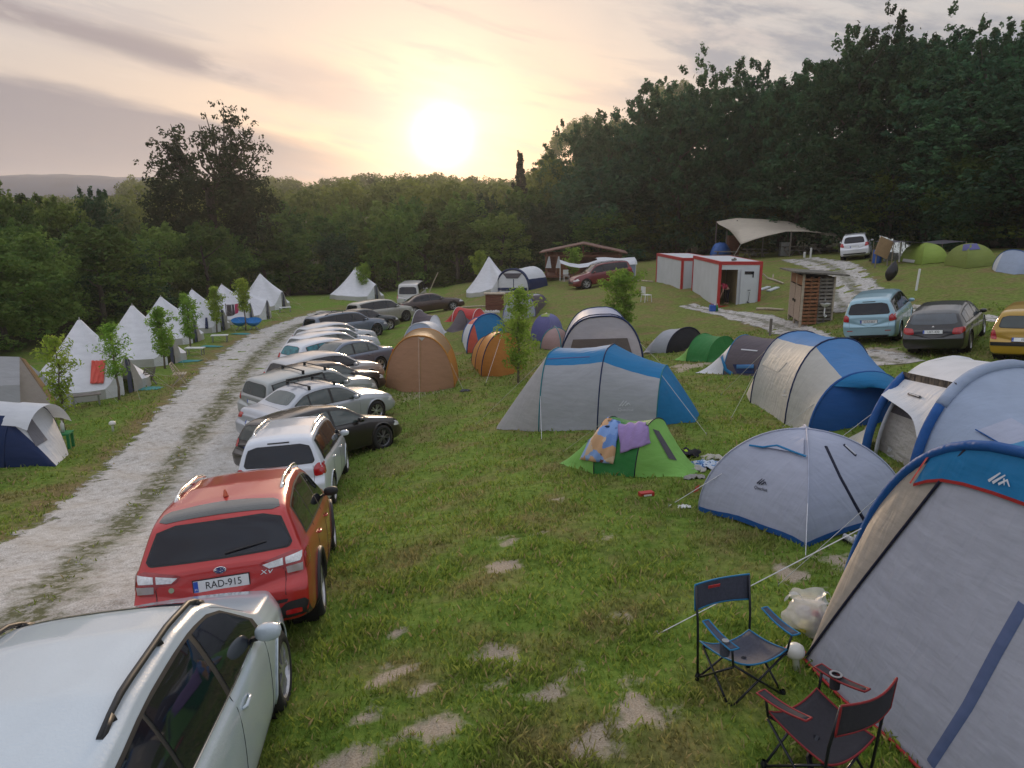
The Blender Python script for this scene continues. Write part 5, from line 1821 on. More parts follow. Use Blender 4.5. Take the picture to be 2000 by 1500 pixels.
mb.add([q + V3(-.02, .0, .02), q + V3(-.22, .10, .03), q + V3(-.05, .22, .04), q + V3(.05, .10, .03)], [(0, 1, 2, 3)]); mb.build('corner_tab', F_RED, t.root)

# ---- T2: grey dome with the dark word on it
t = Tent('blue-grey dome tent with a navy hem and a slanting black zip, beyond the folding chairs', (1560, 1010))
L_, M_, R_ = G(1364, 996)[0], G(1572, 1070)[0], V3(5.55, 9.75, H(5.55, 9.75)); B_ = L_ + R_ - M_
c_, h_, P_, secs = t.dome([L_, M_, R_, B_], 838, F_LAV, sag=.06, rise=.05, p=1.92, conc=.03, n=18)
F_LAV2 = F_LAV
for k in range(4):
    e = [cc[-1] + (cc[-1] - V3(c_.x, c_.y, cc[-1].z)).normalized() * .008 for cc in secs[k]]
    t.sheet('hem', F_ROYAL, [[p + V3(0, 0, .045) for p in e], [p - V3(0, 0, .03) for p in e]], track=False)
for k in range(4): t.pole(secs[k][0], F_LAV, .014)
t.stroke([(1613, 872), (1640, 930), (1670, 985), (1697, 1032)], .055, F_BLK2, 'door_zip')
t.stroke([(1648, 868), (1672, 890)], .05, F_BLK2, 'brand_strip', off=.004); t.stroke([(1650, 870), (1670, 888)], .022, F_WHITE, 'brand_lettering', off=.012)
# vent hood: a curved flap standing off the fabric
t.patch([(1476, 872), (1530, 852), (1572, 858), (1572, 890)], F_LAV, 'vent_hood', off=.035, n=8)
t.stroke([(1466, 872), (1492, 876), (1520, 873), (1548, 884), (1578, 895)], .030, F_BLUE, 'vent_edge', off=.04)
t.logo(1487, 955, .105, F_BLK2, right=3)
t.guy((1578, 968), (1573, 1093), ROPEW); t.guy((1410, 925), (1306, 991), ROPEW)

# ---- T3: the inflatable tent at the right
t = Tent('tall pale blue and white inflatable tent with navy beams at the right edge', (1850, 930))
f0 = G(1690, 884)[0]; f1 = G(1783, 938)[0]
bk = V3(3.6, 2.1, 0)
ax_ = (f1 - f0)
A0 = t.arch(f0, f0 + bk, 702, p=2.5, n=33); A1 = t.arch(f1, f1 + bk, 716, p=2.5, n=33)
f2 = f1 + V3(.45, -1.35, 0); f2 = V3(f2.x, f2.y, H(f2.x, f2.y))
A2 = t.arch(f2, f2 + bk, 808, p=2.3, n=33)
F_DOORI = fab('inner_door', (.40, .375, .355), .05, bump=.9)
t.loft(A0, A1, [(9, 32, F_WHITE, 'roof_panel')], sag=.0, wr=0)
t.loft(A1, A2, [(0, 32, F_BLUEG, 'side_panel')], sag=.03)
t.loft(A0, [p + V3(.5, .8, -.1) for p in A0], [(0, 32, F_WHITE, 'rear_panel')], sag=.02)
ins = V3(.28, .12, 0)
rr = [[A0[j].lerp(A1[j], i / 6) + ins for j in range(0, 9)] for i in range(7)]
t.sheet('inner_door', F_DOORI, [r[0:6] for r in rr]); t.sheet('door_mesh', F_MESH, [r[5:9] for r in rr]); 
t.sheet('door_shade', F_DARK, [[p + V3(0, 0, .02) for p in r[7:9]] + [r[8] + V3(.0, .0, .35)] for r in rr])  # near-black sheet standing in for the shade inside the door opening
t.pole([A0[j] + V3(-.03, -.06, 0) for j in range(0, 12)], F_ROYAL, .085, 'air_beam'); t.pole([A0[j].lerp(A1[j], .17) + V3(.05, 0, 0) for j in range(0, 10)], F_GREY, .035, 'door_edge')
t.pole([A1[j] + V3(-.03, -.02, 0) for j in range(0, 9)], F_ROYAL, .085, 'air_beam'); t.pole(A1, F_BLUEG, .10, 'air_beam', 8)
t.pole(A2, F_NAVY, .085, 'air_beam')
# overhanging roof tip above the door
tip = A0[8] + V3(-.30, -.32, .02)
S_ = [A0[9].lerp(A1[9], k / 10) + V3(0, 0, .004) for k in range(11)]
E_ = [tip.lerp(A1[3], k / 10) + (A1[8] - tip.lerp(A1[3], k / 10)) * .30 * sin(pi * k / 10) for k in range(11)]
t.sheet('door_canopy', F_WHITE, [[a.lerp(b, i / 5) for a, b in zip(S_, E_)] for i in range(6)])
R_ = t.cap(A2, V3(.35, -.75, 0), [(0, 32, fab('blue_grey_front', (.34, .40, .50)), 'front_panel')], bulge=.05)
t.patch([(1908, 842), (1975, 818), (2030, 850), (1974, 880)], F_LAV, 'window_flap', off=.02)
t.stroke([(1906, 841), (1974, 880), (2000, 872)], .02, F_ROYAL, 'flap_piping', off=.03)
t.stroke([(1775, 770), (1800, 777)], .05, F_BLK2, 'brand_strip', off=.02); t.stroke([(1778, 771), (1798, 776.5)], .02, F_WHITE, 'brand_lettering', off=.03)
t.logo(1740, 890, .12, F_WHITE, word='Quechua')
mb = MB(); q0, q1, q2 = (G(1648, 862)[0] + V3(0, 0, .02)) - t.o, f0 - t.o, (A0[5] - t.o)
mb.add([q0, q1 + V3(0, 0, .02), q2 + V3(-.05, 0, 0), q0.lerp(q2, .5) + V3(.1, 0, -.05)], [(0, 1, 3), (1, 2, 3)]); mb.build('side_flap', F_CREAM, t.root)

# ---- T4: cream and blue tent
t = Tent('large cream and blue hooped tent with a dark blue awning, below the pale blue car', (1600, 800))
bk = V3(2.55, 1.15, 0)
g0, g1, g2 = G(1466, 787)[0], G(1533, 828)[0], G(1560, 846)[0]
A0 = t.arch(g0, g0 + bk, 647, p=2.6); A1 = t.arch(g1, g1 + bk, 661, p=2.6)
A2 = t.arch(g2 + V3(.15, -.15, 0), g2 + bk + V3(.1, -.55, 0), 727, p=2.3)
t.loft(A0, A1, [(0, 9, F_CREAM, 'side_panel'), (9, 24, F_SKY, 'roof_panel')], sag=.04)
t.loft(A1, A2, [(0, 9, F_CREAM, 'side_panel'), (9, 18, F_SKY, 'roof_panel'), (18, 20, F_WHITE, 'trim_panel'), (20, 24, F_SKY, 'roof_panel')], sag=.04)
t.cap(A0, V3(-.5, .8, 0), [(0, 24, F_CREAM, 'rear_panel')])
t.cap(A2, V3(.18, -.35, 0), [(0, 24, F_ROYAL, 'front_panel')])
aw = t.on(1652, 762)[0]
rows = [[A2[j] + V3(0, 0, .02) for j in range(7, 21)]]
tipp = (A2[13] + V3(.25, -.75, -.42))
rows.append([A2[j].lerp(tipp, .5) + V3(0, 0, .10) for j in range(7, 21)]); rows.append([A2[j].lerp(tipp, .9 - abs(j - 13.5) * .09) + V3(0, 0, .03) for j in range(7, 21)])
t.sheet('awning', F_BLUE, rows)
for A_k in (A0, A1): t.pole(A_k, F_NAVY, .022)
t.pole(A2, F_ROYAL, .03)
t.patch([(1506, 690), (1537, 708), (1520, 727), (1489, 712)], F_GLOW, 'window', off=.01, n=5)
t.guy(rows[-1][6], (1640, 858), ROPEW); t.guy(A2[5], (1528, 836), ROPEW); t.guy(A0[7], (1408, 772), ROPE); t.guy(A0[4], (1428, 818), ROPE)
t.logo(1532, 772, .10, F_WHITE, word='Quechua')
for q in ((1537, 795), (1535, 750)): pass

# ---- T5: grey tunnel tent with a blue ridge
t = Tent('long grey tunnel tent with a turquoise-blue roof stripe, in the middle of the lawn', (1150, 810))
n1, n2, n3 = G(1052, 843)[0], G(1182, 842)[0], G(1278, 838)[0]
ax_ = (n3 - n1).normalized(); bk = V3(-ax_.y, ax_.x, 0) * 2.5
n1, n2, n3 = n1, n1 + ax_ * ((n3 - n1).length * .52), n3
A0 = t.arch(n1, n1 + bk, 682, p=3.4, q=1.9); A1 = t.arch(n2, n2 + bk, 675, p=3.4, q=1.9); A2 = t.arch(n3 + bk * .1, n3 + bk * .9, 716, p=3.0, q=1.9)
for Aa, Bb in ((A0, A1), (A1, A2)):
    t.loft(Aa, Bb, [(0, 8, F_GREY, 'side_panel'), (8, 16, F_BLUE, 'roof_panel'), (16, 24, F_GREY, 'side_panel')], sag=.05, n=10, wr=.004)
t.cap(A0, -ax_ * 1.45, [(0, 24, fab('end_grey', (.44, .43, .43)), 'end_panel')], bulge=.03)
t.cap(A2, ax_ * .85, [(0, 24, F_BLUE, 'end_panel')], bulge=.02)
t.pole(A0, F_TEAL, .016); t.pole(A1, F_NAVY, .016); t.pole(A2, F_TEAL, .014)
t.logo(1222, 800, .16, F_WHITE)
t.stroke([(1052, 702), (1152, 697)], .03, F_VIOLET, 'seam_tape')
t.guy(A0[4], (1058, 862), ROPEW); t.guy(A2[9], (1380, 850), ROPE); t.guy(A0[10], (930, 830), ROPE)

# ---- T6: green pop-up tent
t = Tent('small green pop-up tent with laundry spread over it, in front of the long grey tent', (1220, 915))
lt, rt = G(1092, 906)[0], G(1338, 933)[0]
d = (rt - lt).normalized(); bk = V3(-d.y, d.x, 0)
c1 = lt.lerp(rt, .36); c2 = lt.lerp(rt, .70)
gz = lambda p: V3(p.x, p.y, H(p.x, p.y) + .01)
A0 = t.arch(gz(c1 - bk * .30 + d * .05), gz(c1 + bk * .95), 814, p=2.2, lean=-d * .06)
A1 = t.arch(gz(c2 - bk * .32), gz(c2 + bk * .95), 818, p=2.2, lean=d * .02)
tipL = [gz(lt + bk * (.02 * j)) for j in range(25)]; tipR = [gz(rt + bk * (.03 * j)) for j in range(25)]
t.loft(tipL, A0, [(0, 24, F_LGRN, 'end_panel')], sag=.10, wr=.008)
t.loft(A0, A1, [(0, 24, F_GRN, 'middle_panel')], sag=.09, wr=.004)
t.loft(A1, tipR, [(0, 24, F_LGRN, 'end_panel')], sag=.09, wr=.010)
t.pole(A0, F_BLK2, .010); t.pole(A1, F_BLK2, .010)
t.patch([(1274, 838), (1286, 842), (1322, 900), (1306, 896)], F_MESH, 'mesh_door', off=.012, n=6)
t.guy(A0[11], (1100, 884), ROPE, .004)
green_tent = t


def draped(tn, label, name, cat, corners, m, off=.03, n=14, wav=.02):
    """a cloth lying over a tent: laid on its surface between corner points"""
    rows = []; last = None
    for i in range(n + 1):
        f = i / n; r = []
        for j in range(n + 1):
            u = j / n
            x = (corners[0][0] * (1 - u) + corners[1][0] * u) * (1 - f) + (corners[3][0] * (1 - u) + corners[2][0] * u) * f
            y = (corners[0][1] * (1 - u) + corners[1][1] * u) * (1 - f) + (corners[3][1] * (1 - u) + corners[2][1] * u) * f
            p, nn = tn.on(x, y)
            if p is None: p, nn = (last if last else (None, None))
            if p is not None: last = (p, nn)
            r.append((p, nn))
        rows.append(r)
    first = next(q for r in rows for q in r if q[0] is not None)
    R2 = [[((q if q[0] is not None else first)[0] + (q if q[0] is not None else first)[1] * (off + wav * sin(j * 1.3 + i * .5))) for j, q in enumerate(r)] for i, r in enumerate(rows)]
    o = R2[n][n // 2]
    mb = MB(); mb.grid([[p - o for p in r] for r in R2])
    ob = mb.build(name, m, None, smooth=True, loc=o, solid=.012)
    return tag(ob, label, cat)


def print_mat(name, cols, sc):
    m = bpy.data.materials.new(name); m.use_nodes = True; nt = m.node_tree
    p = nt.nodes['Principled BSDF']; p.inputs['Roughness'].default_value = .9
    tc = nt.nodes.new('ShaderNodeTexCoord'); v = nt.nodes.new('ShaderNodeTexVoronoi'); v.inputs['Scale'].default_value = sc; v.feature = 'F1'
    nz = nt.nodes.new('ShaderNodeTexNoise'); nz.inputs['Scale'].default_value = sc * .8; nz.inputs['Detail'].default_value = 5
    ad = nt.nodes.new('ShaderNodeVectorMath'); ad.operation = 'MULTIPLY_ADD'; ad.inputs[1].default_value = (.35, .35, .35)
    nt.links.new(tc.outputs['Object'], nz.inputs['Vector']); nt.links.new(nz.outputs['Color'], ad.inputs[0]); nt.links.new(tc.outputs['Object'], ad.inputs[2])
    nt.links.new(ad.outputs[0], v.inputs['Vector'])
    cr = nt.nodes.new('ShaderNodeValToRGB'); cr.color_ramp.interpolation = 'CONSTANT'
    while len(cr.color_ramp.elements) < len(cols): cr.color_ramp.elements.new(.5)
    for i, (e, c) in enumerate(zip(cr.color_ramp.elements, cols)): e.position = i / len(cols); e.color = c + (1,)
    nt.links.new(v.outputs['Color'], cr.inputs[0]); nt.links.new(cr.outputs[0], p.inputs['Base Color'])
    return m


PT = print_mat('printed_towel', [(.20, .33, .62), (.55, .60, .70), (.20, .33, .62), (.55, .33, .18), (.30, .42, .66), (.62, .45, .30), (.14, .26, .55), (.16, .06, .05)], 4.5)
draped(green_tent, 'blue and orange patterned beach towel hanging over the left of the green tent', 'beach_towel', 'towel', [(1168, 812), (1212, 828), (1199, 906), (1136, 898)], PT)
draped(green_tent, 'plain lilac towel hanging over the middle of the green tent', 'towel', 'towel', [(1208, 832), (1262, 826), (1270, 866), (1214, 886)], fab('lilac_cloth', (.34, .24, .48), .1, .9))


# ---- hooped tents further up the lawn
def simple_tunnel(label, org, arches, parts_list, capf=None, capb=None, pole_m=F_NAVY, p=2.3, sag=.05, r=.016, group=None):
    t = Tent(label, org, group=group)
    As = [t.arch(a, b, top, p=p) for a, b, top in arches]
    for k in range(len(As) - 1): t.loft(As[k], As[k + 1], parts_list[min(k, len(parts_list) - 1)], sag=sag)
    if capf: t.cap(As[-1], capf[0], capf[1], bulge=.06)
    if capb: t.cap(As[0], capb[0], capb[1], bulge=.05)
    if pole_m:
        for A in As: t.pole(A, pole_m, r)
    return t, As


# T8 tan
t = Tent('tan tunnel tent with orange edges at the end of the row of parked cars', (820, 745))
fl, fr = G(754, 756)[0], G(888, 757)[0]; d = (fr - fl).normalized(); bk = V3(-d.y, d.x, 0)
A2 = t.arch(fl, fr, 656, p=2.35); A1 = t.arch(fl + bk * 1.6 - d * .55, fr + bk * 1.6 - d * .55, 640, p=2.35, h=1.95); A0 = t.arch(fl + bk * 3.3 - d * .75, fr + bk * 3.3 - d * 1.35, 650, p=2.3, h=1.35)
t.loft(A2, A1, [(0, 5, F_ORANGE, 'side_panel'), (5, 19, F_OCHRE, 'roof_panel'), (19, 24, F_ORANGE, 'side_panel')]); t.loft(A1, A0, [(0, 24, F_ORANGE, 'rear_panel')])
rows = t.cap(A2, -bk * .42, [(0, 24, F_TAN, 'front_panel')], bulge=.03); t.cap(A0, bk * .3, [(0, 24, F_TAN, 'rear_panel')])
t.pole(A2, F_ORANGE, .03); t.pole(A1, F_ORANGE, .02)
t.stroke([(822, 662), (821, 760)], .025, F_OCHRE, 'door_zip'); t.guy(A2[12], (820, 800), ROPE, .003); t.guy(A2[20], (905, 763), ROPE)
mb = MB(); q = t.on(824, 660)[0] or A2[12]
q = q - t.o + V3(0, -.03, 0); mb.add([q + V3(-.12, 0, .02), q + V3(.12, 0, .02), q + V3(0, -.02, -.10)], [(0, 2, 1)]); mb.build('emblem', F_CREAM, t.root)
# T13 white arch
simple_tunnel('small white and blue arched tent just behind the tan one', (824, 700), [((800, 664), (868, 662), 628), ((786, 690), (858, 690), 631)],
              [[(0, 24, F_WHITE, 'roof_panel')]], (V3(0, -.3, 0), [(0, 24, F_BLUEG, 'front_panel')]), (V3(0, .5, 0), [(0, 24, F_WHITE, 'rear_panel')]), F_WHITE, r=.03)
# T14
t = Tent('small purple and white pop-up tent at the far end of the row beside the cars', (820, 655))
a_, b_ = G(797, 656)[0], G(852, 655)[0]; d = (b_ - a_).normalized(); bk = V3(-d.y, d.x, 0)
A0 = t.arch(a_ + d * .2, a_ + bk * 1.3 + d * .5, 605, p=2.1); A1 = t.arch(b_ - d * .5, b_ + bk * 1.3 - d * .4, 616, p=2.1)
t.loft([gz(a_ - d * .3 + bk * .03 * j) for j in range(25)], A0, [(0, 24, F_BROWN, 'end_panel')]); t.loft(A0, A1, [(0, 24, F_BROWN, 'middle_panel')], sag=.12); t.loft(A1, [gz(b_ + d * .3 + bk * .03 * j) for j in range(25)], [(0, 24, F_WHITE, 'end_panel')])
t.pole(A0, F_WHITE, .02); t.pole(A1, F_WHITE, .02)
# T9 orange
t, As = simple_tunnel('bright orange hooped tent half hidden by the young tree', (965, 725), [((921, 706), (985, 690), 655), ((928, 722), (1004, 703), 648), ((940, 736), (1022, 719), 649)],
                      [[(0, 24, F_ORANGE, 'roof_panel')]], (V3(.25, -.45, 0), [(0, 24, fab('orange_front', (.48, .19, .035)), 'front_panel')]), (V3(-.3, .4, 0), [(0, 24, F_ORANGE, 'rear_panel')]), F_NAVY, r=.02)
t.guy(As[2][12], (948, 752), ROPEW)
# T10 blue/red
t, As = simple_tunnel('blue hooped tent with a red panel and white stripes, behind the orange one', (950, 690), [((903, 668), (966, 656), 620), ((912, 690), (992, 676), 613)],
                      [[(0, 7, F_WHITE, 'side_panel'), (7, 12, F_CORAL, 'red_panel'), (12, 24, F_BLUE, 'roof_panel')]], (V3(.25, -.4, 0), [(0, 7, F_CORAL, 'red_panel'), (7, 24, F_BLUE, 'front_panel')]),
                      (V3(-.3, .4, 0), [(0, 24, F_ROYAL, 'rear_panel')]), F_ROYAL, r=.035)
# T11, T12


def popup(label, base_l, base_r, top1, top2, mL, mM, mR, depth=1.3, f1=.33, f2=.68, pole=F_BLK2, hlen=.0, opening=None, sag=.1, group=None):
    t = Tent(label, ((base_l[0] + base_r[0]) / 2, (base_l[1] + base_r[1]) / 2), group=group)
    a, b = G(*base_l)[0], G(*base_r)[0]; d = (b - a).normalized(); bk = V3(-d.y, d.x, 0)
    c1, c2 = a.lerp(b, f1), a.lerp(b, f2)
    A0 = t.arch(gz(c1 - bk * .12), gz(c1 + bk * depth), top1, p=2.2); A1 = t.arch(gz(c2 - bk * .12), gz(c2 + bk * depth), top2, p=2.2)
    t.loft([gz(a + bk * (depth / 30) * j) for j in range(25)], A0, [(0, 24, mL, 'end_panel')], sag=.08)
    t.loft(A0, A1, [(0, 24, mM, 'middle_panel')], sag=sag)
    t.loft(A1, [gz(b + bk * (depth / 30) * j) for j in range(25)], [(0, 24, mR, 'end_panel')], sag=.08)
    t.pole(A0, pole, .014); t.pole(A1, pole, .014)
    return t, A0, A1


popup('small dark grey pop-up tent between the red tent and the blue one', (884, 650), (926, 640), 606, 622, F_BROWN, F_BROWN, F_MESH, 1.2, .62, .85)
popup('low red tent on the lawn near the dark brown saloon', (866, 629), (940, 622), 600, 603, F_RED, F_RED, F_RED, 1.6, .25, .8, None)
t = Tent('violet-blue dome tent with a lime top, right of the young leafy tree', (1066, 655))
t.dome([(1036, 664), (1076, 673), (1100, 658), (1062, 648)], 612, F_VIOLET, sag=.05, p=2.2, mats=[F_VIOLET, fab('violet_light', (.20, .20, .42)), F_VIOLET, F_VIOLET])
t.patch([(1058, 613), (1074, 613), (1072, 619), (1056, 619)], F_LIME, 'top_vent', off=.02, n=4)
t = Tent('small dull pink dome tent with a teal edge beside the lavender shelter', (1080, 675))
c_, h_, P_, secs = t.dome([(1056, 682), (1096, 690), (1112, 676), (1078, 664)], 640, F_PINK, sag=.05, p=2.2)
for k in range(4): t.pole(secs[k][0], F_TEAL, .025)
t, As = simple_tunnel('grey-lilac tunnel tent behind the top of the young leafy tree', (1010, 625), [((1010, 600), (1068, 592), 575), ((982, 628), (1046, 618), 572)],
                      [[(0, 8, F_LAV, 'side_panel'), (8, 16, F_GREY, 'roof_panel'), (16, 24, F_BROWN, 'side_panel')]], (V3(-.2, -.5, 0), [(0, 24, F_LAV, 'front_panel')]), (V3(.2, .5, 0), [(0, 24, F_MESH, 'rear_panel')]), F_VIOLET, r=.03)
# T18 white with navy frame
t = Tent('white and navy arched tent on the rise left of the wooden cabin', (1000, 570))
fl, fr = G(968, 569)[0], G(1034, 567)[0]; d = (fr - fl).normalized(); bk = V3(-d.y, d.x, 0)
A1 = t.arch(fl, fr, 526, p=2.3); A0 = t.arch(fl + bk * 2.2 - d * .3, fr + bk * 2.2 - d * .3, 520, p=2.3)
t.loft(A1, A0, [(0, 4, F_NAVY, 'side_panel'), (4, 20, F_WHITE, 'roof_panel'), (20, 24, F_NAVY, 'side_panel')]); t.cap(A1, -bk * .35, [(0, 24, F_WHITE, 'front_panel')])
t.pole(A1, F_NAVY, .10, 'frame'); t.patch([(982, 534), (1020, 534), (1012, 544), (990, 544)], F_MESH, 'mesh_window', off=.03, n=5)
t.stroke([(1003, 545), (1003, 568)], .10, F_NAVY, 'door_zip'); t.stroke([(972, 565), (1030, 565)], .25, F_NAVY, 'hem', off=.02)
# T7 lavender shelter
t = Tent('tall lavender domed shelter tent with a brown mesh front, behind the long grey tent', (1165, 700))
fl, fr = G(1092, 712)[0], G(1256, 708)[0]; d = (fr - fl).normalized(); bk = V3(-d.y, d.x, 0)
A1 = t.arch(fl, fr, 618, p=3.0, q=1.55); A0 = t.arch(fl + bk * 2.4 - d * 1.3, fr + bk * 2.4 - d * 1.5, 628, p=3.0, q=1.45, h=2.0)
t.loft(A1, A0, [(0, 24, F_LAV, 'roof_panel')], sag=.02)
t.cap(A1, -bk * .10, [(0, 24, fab('pale_lavender', (.50, .48, .54)), 'front_panel')], bulge=.01)
t.pole(A1, F_NAVY, .035); t.pole(A0, F_NAVY, .03); t.pole([p.lerp(q, .22) for p, q in zip(A1, A0)], F_NAVY, .02)
t.patch([(1120, 663), (1226, 660), (1240, 706), (1108, 706)], fab('mesh_brown', (.15, .125, .12), .1), 'mesh_door', off=.03, n=6)
t.guy(A1[20], (1300, 720), ROPE)
# T19
t = Tent('black and silver half-round pop-up tent left of the small green one', (1330, 685))
fl, fr = G(1302, 690)[0], G(1372, 677)[0]; d = (fr - fl).normalized(); bk = V3(-d.y, d.x, 0)
A1 = t.arch(fl, fr, 640, p=2.1); A0 = [gz(p + bk * .9 - d * .5) if i in (0, 24) else p * 1.0 + bk * .6 - d * .35 + V3(0, 0, -.10) for i, p in enumerate(A1)]
t.loft(A1, A0, [(0, 24, F_GREY, 'rear_panel')], sag=.02); t.cap(A1, -bk * .3, [(0, 24, F_BLACK, 'front_panel')]); t.pole(A1, F_BLK2, .03)
t.cap(A0, bk * .5, [(0, 24, F_GREY, 'rear_panel')])
# T20 green popup, T21
popup('small two-tone green pop-up tent between the black one and the grey-brown one', (1314, 703), (1394, 708), 652, 657, F_LGRN, F_GRN, F_GRN, 1.4, .40, .90, F_GRN, sag=.07)
t, A0, A1 = popup('grey and brown pop-up tent with a blue-edged door, beside the cream and blue tent', (1358, 729), (1530, 738), 655, 664, F_WHITE, F_BROWN, F_BROWN, 1.9, .36, .93, F_BLUE, sag=.06)
t.patch([(1392, 654), (1424, 653), (1412, 700), (1388, 700)], F_LAV, 'side_panel', off=.02, n=6)
t.patch([(1432, 712), (1474, 712), (1474, 730), (1440, 730)], F_NAVY, 'doorway', off=.03, n=4)
t.stroke([(1411, 698), (1418, 722), (1434, 733)], .10, F_BLUE, 'door_edge', off=.03); t.stroke([(1440, 716), (1474, 716)], .12, F_SKY, 'door_sill', off=.05)
t.stroke([(1448, 683), (1480, 686)], .05, F_WHITE, 'brand_lettering', off=.02)

# ---- bell tents
BG = 'white bell tents along the left edge of the camp'


def bell(px, py, h, R, label, door=-10, wall=.36, group=BG, bunting=False):
    x, y = at_roof(px, py, h)
    t = Tent(label, V3(x, y, H(x, y)), name='bell_tent', group=group)
    n = 64; dr = radians(door)
    A = []; E = []; W_ = []
    rows = [[] for _ in range(11)]
    wrow = [[], []]
    for k in range(n + 1):
        a = 2 * pi * k / n
        df = abs((a - dr + pi) % (2 * pi) - pi)
        rise = max(0, 1 - df / .36)
        sc = 1 - .035 * (1 - cos(8 * (a - dr))) * .5 * (1 - rise)
        ex, ey = cos(a) * R * sc, sin(a) * R * sc
        eg = H(x + ex, y + ey); ez = eg + wall + 1.10 * rise
        for i in range(11):
            f = i / 10
            zz = (t.o.z + h) * (1 - f) + ez * f
            zz -= .17 * sin(pi * f) * (1 - .6 * rise) * h / 2.6
            zz -= .05 * sin(pi * f) * (1 - cos(8 * (a - dr))) * .5
            rr = .03 + f * .97
            rows[i].append(V3(x + ex * rr, y + ey * rr, zz))
        wrow[0].append(V3(x + ex, y + ey, ez)); wrow[1].append(V3(x + ex * 1.01, y + ey * 1.01, eg))
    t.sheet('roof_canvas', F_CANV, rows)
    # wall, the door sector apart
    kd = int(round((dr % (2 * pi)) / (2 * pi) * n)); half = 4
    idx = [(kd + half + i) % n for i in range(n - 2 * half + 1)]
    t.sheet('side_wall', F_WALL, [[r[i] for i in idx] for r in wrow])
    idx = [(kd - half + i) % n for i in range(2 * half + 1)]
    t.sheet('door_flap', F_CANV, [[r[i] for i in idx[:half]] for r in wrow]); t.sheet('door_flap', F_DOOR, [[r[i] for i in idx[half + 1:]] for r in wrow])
    pf = V3(x + cos(dr) * R * .98, y + sin(dr) * R * .98, 0); g = H(pf.x, pf.y)
    t.sheet('doorway', F_SLIT, [[r[i] - V3(cos(dr) * .05, sin(dr) * .05, 0) for i in idx[half:half + 2]] for r in wrow])
    mb = MB(); mb.tube([V3(x, y, t.o.z + h - .02) - t.o, V3(x, y, t.o.z + h + .10) - t.o], .02, 6); mb.tube([V3(0, 0, h - .12), V3(0, 0, h + .02)], [.12, .03], 10); mb.build('pole_cap', F_WALL, t.root)
    for q in range(8):
        a = dr + (q + .5) * pi / 4
        p = V3(x + cos(a) * R, y + sin(a) * R, H(x + cos(a) * R, y + sin(a) * R) + wall); g_ = gz(V3(x + cos(a) * (R + 1.1), y + sin(a) * (R + 1.1), 0))
        t.guy(p, g_, ROPE, .004)
    for sg in (-1, 1):
        a = dr + sg * .22; t.guy(V3(x + cos(dr) * R, y + sin(dr) * R, H(pf.x, pf.y) + wall + 1.15), gz(V3(x + cos(a) * (R + 1.5), y + sin(a) * (R + 1.5), 0)), ROPE, .004)
    return t


bt1 = bell(155, 625, 2.65, 2.15, 'nearest white bell tent, with the coral towel hung on it', -22)
bt2 = bell(258, 597, 2.65, 2.10, 'second white bell tent from the front, behind the tree right of the coral towel', -20)
bt3 = bell(314, 580, 2.55, 2.05, 'third white bell tent from the front of the left row', -18)
bt4 = bell(375, 566, 2.55, 2.05, 'fourth white bell tent of the left row, with a dark cloth by its door', -15)
bt5 = bell(433, 556, 2.55, 2.0, 'fifth white bell tent of the left row, beside the clothes line', -12)
bt6 = bell(466, 563, 2.2, 2.1, 'flat-topped white bell tent just short of the last one in the left row', -10)
bt7 = bell(508, 535, 2.7, 2.1, 'last and tallest-looking white bell tent at the far end of the left row', -25)
bt8 = bell(695, 523, 2.65, 2.35, 'lone white bell tent beyond the bend of the gravel track', -35, group=None)
bt9 = bell(955, 502, 2.75, 2.0, 'white bell tent half hidden behind the navy-framed arch tent', -60, group=None)
draped(bt1, 'coral red towel hung on the nearest bell tent', 'towel', 'towel', [(178, 706), (208, 704), (203, 750), (176, 751)], fab('coral_cloth', (.72, .13, .10), .1, .9), off=.05)
draped(bt4, 'dark cloth hanging by the door of the fourth bell tent', 'cloth', 'cloth', [(400, 622), (405, 621), (406, 642), (400, 642)], F_NAVY, off=.06, n=4, wav=.01)
draped(bt7, 'narrow dark cloth hanging on the last bell tent of the row', 'cloth', 'cloth', [(497, 585), (500, 584), (500, 603), (496, 604)], F_NAVY, off=.06, n=4, wav=.01)

# ---- T22, T23 at the left edge
t = Tent('navy and white tent with a grey mesh window, cut off by the left edge', (40, 905))
R0 = G(108, 912)[0]; R1 = G(134, 888)[0]; L0 = G(-120, 925)[0]; L1 = L0 + V3(.2, 2.2, 0)
d = (R0 - L0).normalized()
near = R0 + V3(-1.25, -.02, 0)
A1 = t.arch(gz(near), gz(near + V3(.25, 2.0, 0)), 790, p=2.3, n=25); A0 = t.arch(gz(near - d * 2.2), gz(near - d * 2.2 + V3(0, 2.2, 0)), 765, p=2.3, n=25)
t.loft(A1, A0, [(0, 8, F_NAVY, 'side_panel'), (8, 24, F_WHITE, 'roof_panel')], sag=.05)


def foot22(j):
    f = j / 24; q = R0.lerp(R1, max(0, min(1, (f - .25) * 2))); return gz(q)


t.cap(A1, d * .9, [(0, 7, F_NAVY, 'end_panel'), (7, 24, F_WHITE, 'end_panel')], foot=foot22, bulge=.02)
t.patch([(30, 805), (46, 798), (92, 860), (70, 873)], F_WIN, 'mesh_window', off=.02, n=6)
rows = [[A1[j] + V3(-.25, 0, .04) for j in range(6, 20)], [A1[j] + V3(.25, -.05, .02) for j in range(6, 20)], [A1[j] + V3(.55, -.1, .02 - .08 * abs(j - 13) / 6) for j in range(6, 20)]]
t.sheet('porch_hood', F_WHITE, rows); t.pole(A1, F_NAVY, .02)
t = Tent('grey and beige cabin tent with a brown door edge, behind the navy and white tent', (40, 800))
a_, b_ = G(88, 800)[0], G(-90, 800)[0]
ridge_r = V3(at_roof(38, 697, 2.0)[0], at_roof(38, 697, 2.0)[1], 0); ridge_r.z = H(ridge_r.x, ridge_r.y) + 2.0
